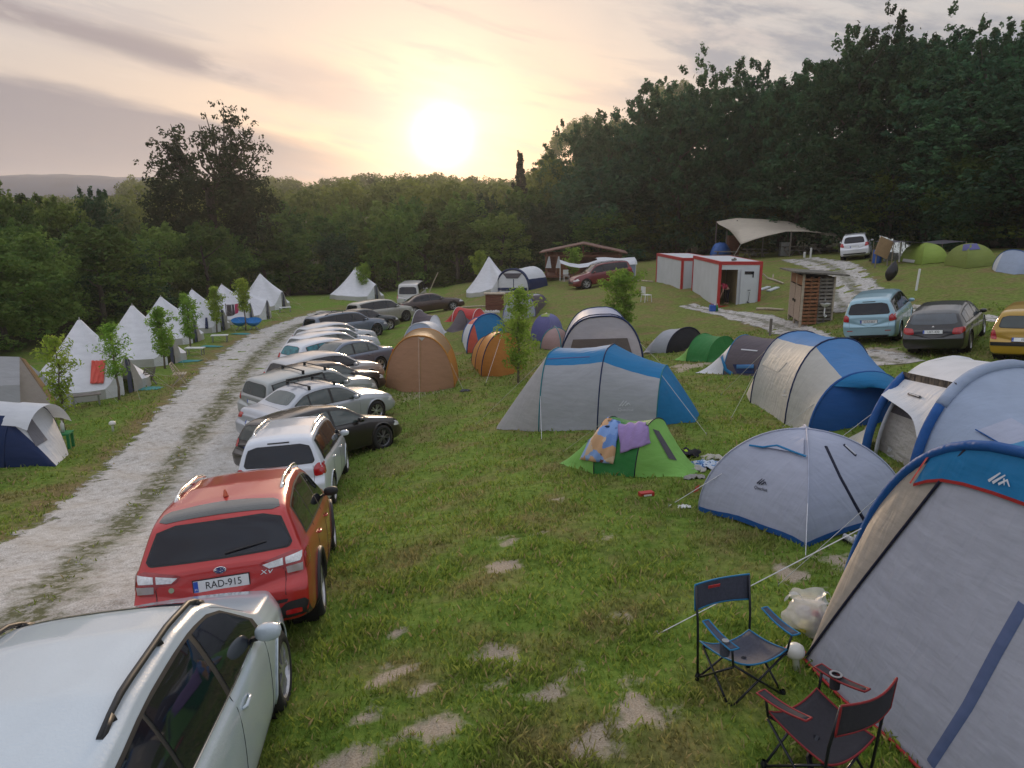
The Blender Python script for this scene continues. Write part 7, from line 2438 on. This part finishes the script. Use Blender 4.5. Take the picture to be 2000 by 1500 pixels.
# brown stand
p = G(966, 607)[0]; t = empty('board_stand', p, .05, 'brown timber counter with a pale top in the middle of the far lawn', 'counter')
m = MB()
for i in range(6): m.box((0, 0, .12 + i * .165), (1.15, .5, .15))
m.build('front_boards', WOODR, t); m = MB(); m.box((0, 0, 1.10), (1.35, .7, .06)); m.build('counter_top', WOODP, t)
for i in range(7):
    q = G(944 + i * 5, 612)[0]; m = MB(); rr_ = .08 + .02 * (i % 3); m.lathe([(0, 0), (rr_, .01), (rr_ * 1.1, .09), (rr_ * .6, .17 + .03 * (i % 2)), (0, .19 + .03 * (i % 2))], 7)
    o = m.build('stone', mat('white_stone', (.6, .58, .55), .9), None, loc=q); tag(o, 'white stone in the little row before the brown counter', 'stone', 'white stones before the brown counter')


# ------------------------------------------------------------------ seats and small things
def camp_chair(x, y, facing_, edge, label, cup=False, tag_red=False):
    z = H(x, y); f = V3(*facing_, 0).normalized()
    rz = atan2(f.y, f.x)
    t = empty('camping_chair', (x, y, z), rz, label, 'folding chair')       # local +x is the front
    FB = mat('chair_fabric_' + ('a' if tag_red else 'b'), (.055, .06, .085) if tag_red else (.026, .024, .030), .85, var=.15, vscale=40, bump=.1, bscale=90)
    ED = mat('chair_edge_' + ('a' if tag_red else 'b'), edge, .7)
    w = .27; xf, xr = .26, -.20
    fl, fr_, rl, rr_ = V3(xf, w, .02), V3(xf, -w, .02), V3(xr, w, .02), V3(xr, -w, .02)
    m = MB()
    seatF = [V3(xf, w - .0, .43), V3(xf, -w, .43)]; seatR = [V3(xr + .02, w - .02, .34), V3(xr + .02, -w + .02, .34)]
    for a, b_ in ((fl, seatF[1]), (fr_, seatF[0]), (rl, seatR[1]), (rr_, seatR[0]), (fl, seatR[0]), (fr_, seatR[1]), (rl, seatF[0] + V3(0, 0, -.02)), (rr_, seatF[1] + V3(0, 0, -.02))):
        m2 = MB(); m2.tube([a, b_], .010, 7); m2.build('leg', DKM, t, smooth=True)
    bl, br_ = V3(xr - .09, w + .01, .86), V3(xr - .09, -w - .01, .86)
    for a, b_ in ((rl, bl), (rr_, br_)):
        m2 = MB(); m2.tube([a, a.lerp(b_, .6) + V3(.02, 0, 0), b_], .011, 7); m2.build('back_post', DKM, t, smooth=True)
    for s_, sy in ((0, 1), (1, -1)):
        m2 = MB(); m2.tube([seatF[s_], V3(xf + .01, sy * (w + .03), .60)], .010, 7); m2.build('arm_post', DKM, t, smooth=True)
    for p in (fl, fr_, rl, rr_):
        m2 = MB(); m2.lathe([(.022, -.02), (.024, .02), (.014, .05)], 10, 0, Matrix.Translation(p)); m2.build('foot', DKM, t)

    def cloth(name, fn, n=10, k=8, wv=.012, par=t):
        rows = [[fn(i / n, j / k) for j in range(k + 1)] for i in range(n + 1)]
        mm = MB(); mm.grid(rows); o = mm.build(name, FB, par, smooth=True, solid=.006)
        ring = [r[0] for r in rows] + rows[-1][1:] + [r[-1] for r in rows[::-1]][1:] + rows[0][::-1][1:-1]
        mm = MB(); mm.tube(ring, .008, 6, closed=True); mm.build('piping', ED, o, smooth=True)
        return o
    cloth('seat', lambda a, b: V3(xf + .01 + (xr - xf - .02) * a, (w - .01) * (1 - 2 * b), .43 - .09 * a - .075 * sin(pi * b) * (.55 + .45 * sin(pi * a)) - .02 * sin(pi * a) + .03 * (abs(2 * b - 1) ** 3)))
    cloth('backrest', lambda a, b: V3(xr - .095 - .05 * sin(pi * b) + .02 * a, (w + .015) * (1 - 2 * b), .87 - .235 * a - .015 * sin(pi * b) * (1 - a)))
    for sy in (1, -1):
        cloth('armrest', lambda a, b: V3(xf + .05 - (.40) * a, sy * (w + .035 + .035 * (2 * b - 1) * (1.15 - .3 * a)), .61 + .035 * a - .02 * sin(pi * a)), 8, 3)
    if tag_red:
        m2 = MB(); m2.box((xr - .075, -.10, .835), (.006, .12, .025), rot=Matrix.Rotation(.1, 4, 'Y')); m2.build('label_patch', F_RED, t)
        m2 = MB(); m2.lathe([(0, 0), (.04, 0), (.045, .11), (.048, .11)], 12, 0, Matrix.Translation((xf - .06, -w - .045, .50))); m2.build('cup_pocket', FB, t)
        m2 = MB(); m2.lathe([(0, 0), (.028, 0), (.03, .10), (0, .10)], 12, 0, Matrix.Translation((xf - .06, -w - .045, .53))); o = m2.build('can', METAL, t)
    if cup:
        m2 = MB(); m2.lathe([(.030, 0), (.046, .002), (.046, .008), (.030, .008)], 18, 0, Matrix.Translation((xf - .10, -w - .035, .62))); m2.build('cup_ring', METAL, t)
        m2 = MB(); m2.lathe([(.0, 0), (.036, 0), (.04, .10)], 14, 0, Matrix.Translation((xf - .10, -w - .035, .515))); m2.build('cup_net', FB, t)
    m2 = MB(); m2.tube([rl + V3(.0, 0, .05), V3(0, w * .5, .22), V3(.05, .0, .30)], .022, 6); m2.build('strap', DKM, t)
    return t


camp_chair(1.96, 5.72, (.35, -.93), (.01, .16, .33), 'dark folding chair with blue edging, facing the camera beside the plastic bag', tag_red=True)
camp_chair(2.17, 4.50, (-.50, .86), (.22, .012, .015), 'black folding chair with red edging, seen from behind in the lower right', cup=True)

# mushroom lamps


def mushroom(p, h, r, tilt, label):
    t = empty('mushroom_lamp', p, 0, label, 'garden lamp', 'mushroom lamps'); t.rotation_euler = (0, tilt, .5)
    b = MB(); b.lathe([(0, -.05), (r * .40, -.05), (r * .34, h * .75)], 16); b.build('stem', CERAM, t, smooth=True)
    b = MB(); b.lathe([(0, h * .62), (r * .6, h * .62), (r * .96, h * .68), (r, h * .78), (r * .9, h * .92), (r * .55, h * 1.03), (0, h * 1.08)], 22); b.build('cap', mat('lamp_cap', (.70, .68, .62), .35, coat=.3, var=.05), t, smooth=True)


p = G(1556, 1308)[0]; mushroom(p, .26, .085, -.22, 'white mushroom-shaped lamp leaning beside the foot of the huge grey tent')
p = G(221, 842)[0]; mushroom(p, .30, .10, 0, 'white mushroom-shaped lamp in the grass left of the gravel track')

# plastic bag with rubbish
p = G(1575, 1232)[0]; rg_ = random.Random(9)
t = empty('plastic_bag', p, 0, 'translucent white plastic bag of rubbish behind the blue-edged chair', 'plastic bag'); t.scale = (1.35, 1.25, 1.2)
bagm = mat('bag_film', (.72, .72, .72), .25, var=.1, vscale=12, bump=.8, bscale=9, transl=.35)
nt_ = bagm.node_tree; pr_ = nt_.nodes['Principled BSDF']; pr_.inputs['Alpha'].default_value = .50
from mathutils import noise as MN


def crumple(p, k=7.0, a=.035): return p + MN.noise_vector(p * k) * a + MN.noise_vector(p * k * 2.7) * a * .35


rows = []
for i in range(26):
    f = i / 25; r = .165 * np.interp(f, [0, .08, .35, .6, .8, .92, 1], [.55, .9, 1.05, .85, .50, .62, .85])
    rows.append([crumple(V3(r * cos(2 * pi * j / 36) * (1 + .10 * sin(3 * 2 * pi * j / 36)), r * .85 * sin(2 * pi * j / 36), .012 + .31 * f + .03 * max(0, f - .7) * sin(4 * pi * j / 36))) for j in range(37)])
    rows[-1][-1] = rows[-1][0].copy()
    for q in rows[-1]: q.z = max(.006, q.z)
b = MB(); b.grid(rows); b.build('film', bagm, t, smooth=True)
for sg in (-1, 1):
    b = MB(); b.grid([[crumple(V3(sg * (.05 + .13 * i / 8), .07 * (j / 6 - .5) * (1 - i / 12), .27 + .10 * sin(pi * i / 9) - .05 * i / 8), 12, .02) for j in range(7)] for i in range(9)]); b.build('bag_handle', bagm, t, smooth=True)
for (x_, y_, z_, r_, c_, nm_) in ((-.04, -.08, .09, .055, (.65, .55, .12), 'yellow_wrapper'), (.06, -.07, .08, .05, (.05, .05, .06), 'dark_wrapper'), (.09, -.02, .14, .04, (.5, .42, .40), 'paper'), (.02, -.08, .20, .028, (.5, .03, .04), 'red_wrapper'), (-.02, .03, .15, .06, (.6, .6, .6), 'white_wrapper')):
    b = MB(); b.lathe([(0, -r_), (r_ * .8, -r_ * .6), (r_ * 1.05, 0), (r_ * .7, r_ * .7), (0, r_)], 9, 0, Matrix.Translation((x_, y_, z_))); b.build(nm_, mat('rub_' + nm_, c_, .5, var=.4, vscale=20), t)


# crumpled clothes
def cloth_heap(px, py, rx, ry, h, m_, label, name='clothes', cat='clothes', seed=1, n=16, loc=None):
    p = loc if loc is not None else G(px, py)[0]; rg = random.Random(seed); rows = []
    ph = [rg.random() * 6 for _ in range(6)]
    for i in range(n + 1):
        r = []
        for j in range(n + 1):
            u, v = 2 * i / n - 1, 2 * j / n - 1; d_ = sqrt(u * u + v * v)
            x_, y_ = u * rx * (1 + .15 * sin(3 * v + ph[0])), v * ry * (1 + .2 * sin(4 * u + ph[1]))
            z_ = h * max(0, 1 - d_ ** 2 * .6) * (.65 + .35 * sin(5 * u + ph[2]) * cos(4 * v + ph[3])) + .02 * sin(11 * u + ph[4] + 7 * v)
            r.append(V3(x_, y_, max(.0, z_) + .012 + H(p.x + x_, p.y + y_) - p.z))
        rows.append(r)
    b = MB(); b.grid(rows); o = b.build(name, m_, None, smooth=True, loc=p, solid=.012); return tag(o, label, cat)


STR = print_mat('checked_cloth', [(.02, .06, .22), (.45, .52, .62), (.10, .22, .42), (.5, .5, .55)], 14)
cloth_heap(1383, 913, .30, .22, .13, STR, 'crumpled blue and white checked cloth at the left foot of the blue-grey dome', seed=2)
cloth_heap(1352, 918, .22, .16, .09, mat('grey_rag', (.36, .34, .31), .9), 'crumpled pale grey cloth at the right end of the green pop-up tent', seed=3)
cloth_heap(1392, 897, .20, .10, .10, mat('sand_rag', (.45, .42, .36), .9), 'small sand-coloured cloth behind the checked cloth', seed=5)
cloth_heap(1338, 893, .26, .17, .20, F_BLACK, 'black bag lying at the doorway of the green pop-up tent', 'bag', 'bag', 7)
q = G(1338, 893)[0]; cloth_heap(0, 0, .19, .14, .16, fab('neon', (.42, .62, .02), .1), 'neon yellow cloth thrown on the black bag', 'cloth', 'cloth', 8, loc=q + V3(.02, .02, .15))
cloth_heap(1355, 935, .16, .08, .07, mat('grey_rag2', (.28, .27, .25), .9), 'dull grey cloth lying below the pale grey one', seed=12)
for k, (px_, lab) in enumerate(((1664, 'left white and black shoe under the corner of the blue-grey dome'), (1690, 'right white and black shoe under the corner of the blue-grey dome'))):
    p = G(px_, 1062)[0]; t = empty('shoe', p, 1.9 + k * .5, lab, 'shoe')
    b = MB(); b.grid([[V3(-.14 + .28 * i / 8, .045 * sin(2 * pi * j / 10) * (.7 + .3 * sin(pi * i / 8)), .045 + (.04 + .05 * max(0, 1 - i / 4)) * cos(2 * pi * j / 10)) for j in range(11)] for i in range(9)]); b.build('upper', mat('shoe_upper', (.45, .44, .43), .6, var=.5, vscale=30), t, smooth=True)
    b = MB(); b.box((0, 0, .015), (.28, .09, .03)); b.build('sole', RUB, t)
p = G(1262, 968)[0]; t = empty('tin', p, .3, 'red and white tub lying in the grass below the green pop-up tent', 'tub')
b = MB(); b.box((0, 0, .035), (.24, .11, .06)); b.build('tub', CRED, t); b = MB(); b.box((0, -.057, .025), (.14, .004, .03)); b.build('sticker', WPL, t)
p = G(1336, 992)[0]; cloth_heap(0, 0, .09, .05, .03, WPL, 'scrap of white paper in the grass near the guy rope', 'paper_scrap', 'paper', 10, 8, loc=p)
p = G(1357, 970)[0]; b = MB(); b.grid([[V3(.0, 0, .16), V3(.07, .02, .20)], [V3(-.02, .01, .06), V3(.05, .0, .10)]]); o = b.build('warning_tag', fab('tag_red', (.6, .12, .08)), None, loc=p, solid=.004); tag(o, 'small red and white tag on the guy rope left of the blue-grey dome', 'tag')
p = G(908, 765)[0]; cloth_heap(0, 0, .16, .10, .10, mat('dark_shoes', (.06, .06, .07), .8, var=.6, vscale=20), 'small dark heap in the grass right of the tan tent', 'bundle', 'bundle', 14, 8, loc=p)


# things along the bell tents
def slat_chair(px, py, rz, label, m_=WOODP, s=1.0):
    p = G(px, py)[0]; t = empty('wooden_chair', p, rz, label, 'chair')
    for sy in (-1, 1):
        b = MB(); b.bar((-.25 * s, sy * .25 * s, 0), (.22 * s, sy * .25 * s, .42 * s), .035); b.build('leg', m_, t); b = MB(); b.bar((.25 * s, sy * .25 * s, 0), (-.28 * s, sy * .25 * s, .85 * s), .035); b.build('leg', m_, t)
    b = MB()
    for k in range(5): b.box((-.18 * s + .1 * s * k, 0, .42 * s), (.07 * s, .52 * s, .02))
    b.build('seat', m_, t)
    b = MB()
    for k in range(4): b.box((-.20 * s - .03 * s * k, 0, (.55 + .09 * k) * s), (.02, .52 * s, .06 * s))
    b.build('backrest', m_, t); return t


slat_chair(352, 750, .3, 'pale wooden folding chair on the grass left of the gravel track')
slat_chair(290, 752, 2.6, 'low wooden chair beside the nearest bell tent', WOODG, .85)
for px_, lab in ((470, 'left bright blue moon chair beside the far clothes line'), (496, 'right bright blue moon chair beside the far clothes line')):
    p = G(px_, 643)[0]; t = empty('moon_chair', p, -1.3, lab, 'chair', 'blue moon chairs'); b = MB()
    b.lathe([(.0, .28), (.28, .32), (.46, .50), (.52, .62)], 18, 0, Matrix.Rotation(.25, 4, 'Y')); b.build('seat', mat('moon_blue', (.02, .22, .55), .6), t, smooth=True)
    for k in range(4): b = MB(); a = k * pi / 2 + .8; b.tube([(.35 * cos(a), .35 * sin(a), 0), (.12 * cos(a + 3), .12 * sin(a + 3), .35)], .02, 6); b.build('leg', METAL, t)
for k, (px_, py_, rx, lab) in enumerate(((92, 808, .55, 'teal ground mat by the beige cabin tent'), (290, 759, .45, 'teal ground mat beside the low wooden chair'), (372, 706, .5, 'teal ground mat in front of the second bell tent'), (415, 677, .5, 'teal mat with things on it in front of the third bell tent'), (470, 652, .5, 'teal mat below the blue moon chairs'))):
    p = G(px_, py_)[0]; mm = MB(); mm.grid([[V3(-rx + 2 * rx * i / 6, -.35 + .7 * j / 4, .015 + H(p.x - rx + 2 * rx * i / 6, p.y - .35 + .7 * j / 4) - p.z) for j in range(5)] for i in range(7)]); o = mm.build('ground_mat', mat('mat_teal', (.02, .22, .22), .8), None, loc=p, solid=.015); tag(o, lab, 'mat')
for k, (px_, py_, lab) in enumerate(((382, 694, 'small white bench in front of the second bell tent'), (430, 668, 'low white table in front of the third bell tent'), (557, 610, 'white table beyond the last bell tent of the row'), (170, 792, 'low grey table behind the first young tree'))):
    p = G(px_, py_)[0]; t = empty('low_table', p, .2 * k, lab, 'table'); b = MB(); b.box((0, 0, .38), (.9, .4, .04)); b.build('table_top', WPL if k < 3 else WOODG, t)
    for sx in (-1, 1):
        for sy in (-1, 1): b = MB(); b.box((sx * .38, sy * .15, .18), (.04, .04, .36)); b.build('leg', METAL, t)
# green table with bottle and bowl
p = G(124, 876)[0]; t = empty('plastic_table', p, .25, 'green plastic stool-table beside the navy and white tent', 'table')
b = MB(); b.box((0, 0, .44), (.5, .42, .04)); b.build('table_top', GPL, t)
for sx in (-1, 1):
    for sy in (-1, 1): b = MB(); b.box((sx * .2, sy * .17, .21), (.07, .06, .42)); b.build('leg', GPL, t)
bottle('bottle', 'clear white bottle on the green plastic table', p + V3(.02, .05, .46), WPL, .05, .34, CHR)
b = MB(); b.lathe([(0, 0), (.07, 0), (.11, .06), (.10, .06)], 14); o = b.build('bowl', F_CORAL, None, loc=p + V3(-.15, -.06, .46)); tag(o, 'red bowl on the green plastic table', 'bowl')
# clothes line
a, c = G(444, 636)[0], G(470, 632)[0]
t = empty('clothes_line', a, 0, 'clothes line with two posts between the fifth and sixth bell tents', 'clothes line')
for q in (a, c): b = MB(); b.tube([q - a, q - a + V3(0, 0, 1.45)], .03, 6); b.build('post', WOODG, t)
b = MB(); b.tube([V3(0, 0, 1.4), (c - a) * .5 + V3(0, 0, 1.32), c - a + V3(0, 0, 1.4)], .01, 5); b.build('line', ROPE, t)
for f0, f1, m_, lab in ((.06, .42, F_BROWN, 'dark grey towel on the far clothes line'), (.45, .62, F_MESH, 'narrow dark towel on the far clothes line'), (.66, .94, fab('pink_towel', (.55, .05, .14), .1), 'pink-red towel on the far clothes line')):
    o_ = a.lerp(c, f0) + V3(0, 0, 1.36); d_ = (c - a) * (f1 - f0); b = MB(); b.grid([[d_ * (j / 5) + V3(0, .02 * sin(j * 2 + i), -.75 * i / 5) for j in range(6)] for i in range(6)]); o = b.build('towel', m_, None, loc=o_, smooth=True, solid=.012); tag(o, lab, 'towel')
# white chairs near the cabin and by the containers
for px_, py_, rz_, lab in ((1106, 549, -1.4, 'white plastic chair in front of the wooden cabin'), (1262, 590, .4, 'white metal chair at the left corner of the containers')):
    p = G(px_, py_)[0]; t = empty('garden_chair', p, rz_, lab, 'chair')
    b = MB(); b.box((0, 0, .43), (.45, .45, .03)); b.build('seat', WPL, t); b = MB(); b.box((-.23, 0, .72), (.03, .45, .40)); b.build('backrest', WPL, t)
    for sx in (-1, 1):
        for sy in (-1, 1): b = MB(); b.tube([(sx * .24, sy * .22, 0), (sx * .20, sy * .20, .43)], .02, 6); b.build('leg', WPL, t)
# ------------------------------------------------------------------ grass blades, denser near the terrace
def grass():
    rg = np.random.default_rng(21)
    N_ = 230000
    r = np.exp(rg.uniform(math.log(3.0), math.log(34), N_)); a = rg.uniform(-radians(50), radians(46), N_)
    x, y = r * np.sin(a), r * np.cos(a)
    keep = road_dist(x, y, CR) > 1.0 + .25 * rg.random(N_) - .10
    keep |= (road_dist(x, y, CR) < .16) & (rg.random(N_) < .30)
    for C in [CT] + CP_: keep &= road_dist(x, y, C) > .95
    keep &= bare_amount(x, y) < .35 + .6 * rg.random(N_)
    keep &= wood_amount(x, y) < .5
    # clumps
    cl = np.sin(x * 2.3 + 1.5 * np.sin(y * 1.7)) * np.sin(y * 2.9 + 1.2 * np.sin(x * 2.1)) + .6 * np.sin(x * 6.1 + y * 3.7) * np.sin(y * 7.3 - x * 2.2)
    keep &= rg.random(N_) < .62 + .38 * np.clip(cl, -1, 1)
    x, y, r, cl = x[keep], y[keep], r[keep], cl[keep]; n = len(x)
    z = H(x, y)
    h = (0.030 + .045 * rg.random(n) ** 1.5) * (1 + .55 * np.clip(cl, 0, 1)) * (1 + np.clip(r - 8, 0, 30) * .008)
    w = .0035 * (1 + r * .28)
    th = rg.uniform(0, 2 * pi, n); ph = rg.uniform(0, 2 * pi, n); ln = h * rg.uniform(.2, 1.1, n)
    dx, dy = np.cos(th) * w, np.sin(th) * w; lx, ly = np.cos(ph) * ln, np.sin(ph) * ln
    P = np.empty((n, 4, 3))
    P[:, 0] = np.stack([x - dx, y - dy, z - .01], 1); P[:, 1] = np.stack([x + dx, y + dy, z - .01], 1)
    P[:, 2] = np.stack([x + lx * .45 + dx * .6, y + ly * .45 + dy * .6, z + h * .65], 1); P[:, 3] = np.stack([x + lx, y + ly, z + h], 1)
    b = np.arange(n)[:, None] * 4
    F = np.concatenate([b + np.array([[0, 1, 2]]), b + np.array([[0, 2, 3]])])
    m = bpy.data.materials.new('grass_blade'); m.use_nodes = True; nt = m.node_tree; N, L = nt.nodes.new, nt.links.new
    p = nt.nodes['Principled BSDF']; out = nt.nodes['Material Output']; p.inputs['Roughness'].default_value = .6; p.inputs['Specular IOR Level'].default_value = .25
    tc = N('ShaderNodeTexCoord')

    def noise(sc, det):
        q = N('ShaderNodeTexNoise'); q.inputs['Scale'].default_value = sc; q.inputs['Detail'].default_value = det; q.inputs['Roughness'].default_value = .65; L(tc.outputs['Object'], q.inputs['Vector']); return q.outputs[0]

    def ramp(f, st):
        q = N('ShaderNodeValToRGB')
        for e, (s, c) in zip(q.color_ramp.elements, st): e.position = s; e.color = (c, c, c, 1) if isinstance(c, float) else c + (1,)
        L(f, q.inputs[0]); return q.outputs[0]
    at = N('ShaderNodeAttribute'); at.attribute_name = 'tint'
    g = ramp(at.outputs['Fac'], [(0.0, (.12, .195, .026)), (1.0, (.35, .43, .085))]); dr = ramp(at.outputs['Fac'], [(0.0, (.18, .15, .06)), (1.0, (.40, .33, .16))])
    mx = N('ShaderNodeMix'); mx.data_type = 'RGBA'
    a2 = N('ShaderNodeMath'); a2.operation = 'ADD'; a2.use_clamp = True; L(ramp(noise(.9, 6), [(0.50, 0.0), (.66, .8)]), a2.inputs[0])
    m3 = N('ShaderNodeMath'); m3.operation = 'GREATER_THAN'; m3.inputs[1].default_value = .9; L(at.outputs['Fac'], m3.inputs[0]); L(m3.outputs[0], a2.inputs[1])
    L(a2.outputs[0], mx.inputs[0]); L(g, mx.inputs[6]); L(dr, mx.inputs[7]); L(mx.outputs[2], p.inputs['Base Color'])
    t = N('ShaderNodeBsdfTranslucent'); L(mx.outputs[2], t.inputs[0]); ms = N('ShaderNodeMixShader'); ms.inputs[0].default_value = .4
    L(p.outputs[0], ms.inputs[1]); L(t.outputs[0], ms.inputs[2]); L(ms.outputs[0], out.inputs[0])
    o = np_mesh('grass', P.reshape(-1, 3), F, m)
    at_ = o.data.attributes.new('tint', 'FLOAT', 'POINT'); at_.data.foreach_set('value', np.repeat(rg.random(n).astype(np.float32), 4))
    tag(o, 'short green grass with drier tufts on the camp lawn', 'grass', kind='stuff')


grass()
# ------------------------------------------------------------------ morning haze: one closed box of thin air
def haze():
    m = bpy.data.materials.new('haze_air'); m.use_nodes = True
    nt = m.node_tree; nt.nodes.clear()
    v = nt.nodes.new('ShaderNodeVolumePrincipled')
    v.inputs['Color'].default_value = (0.93, 0.93, 0.95, 1)
    v.inputs['Density'].default_value = 0.00035
    v.inputs['Anisotropy'].default_value = 0.5
    o = nt.nodes.new('ShaderNodeOutputMaterial'); nt.links.new(v.outputs[0], o.inputs['Volume'])
    b = MB(); b.box((0, 350, 19), (2020, 1320, 86))
    h = b.build('haze', m)
    tag(h, 'thin warm morning haze over the valley', kind='stuff')


haze()
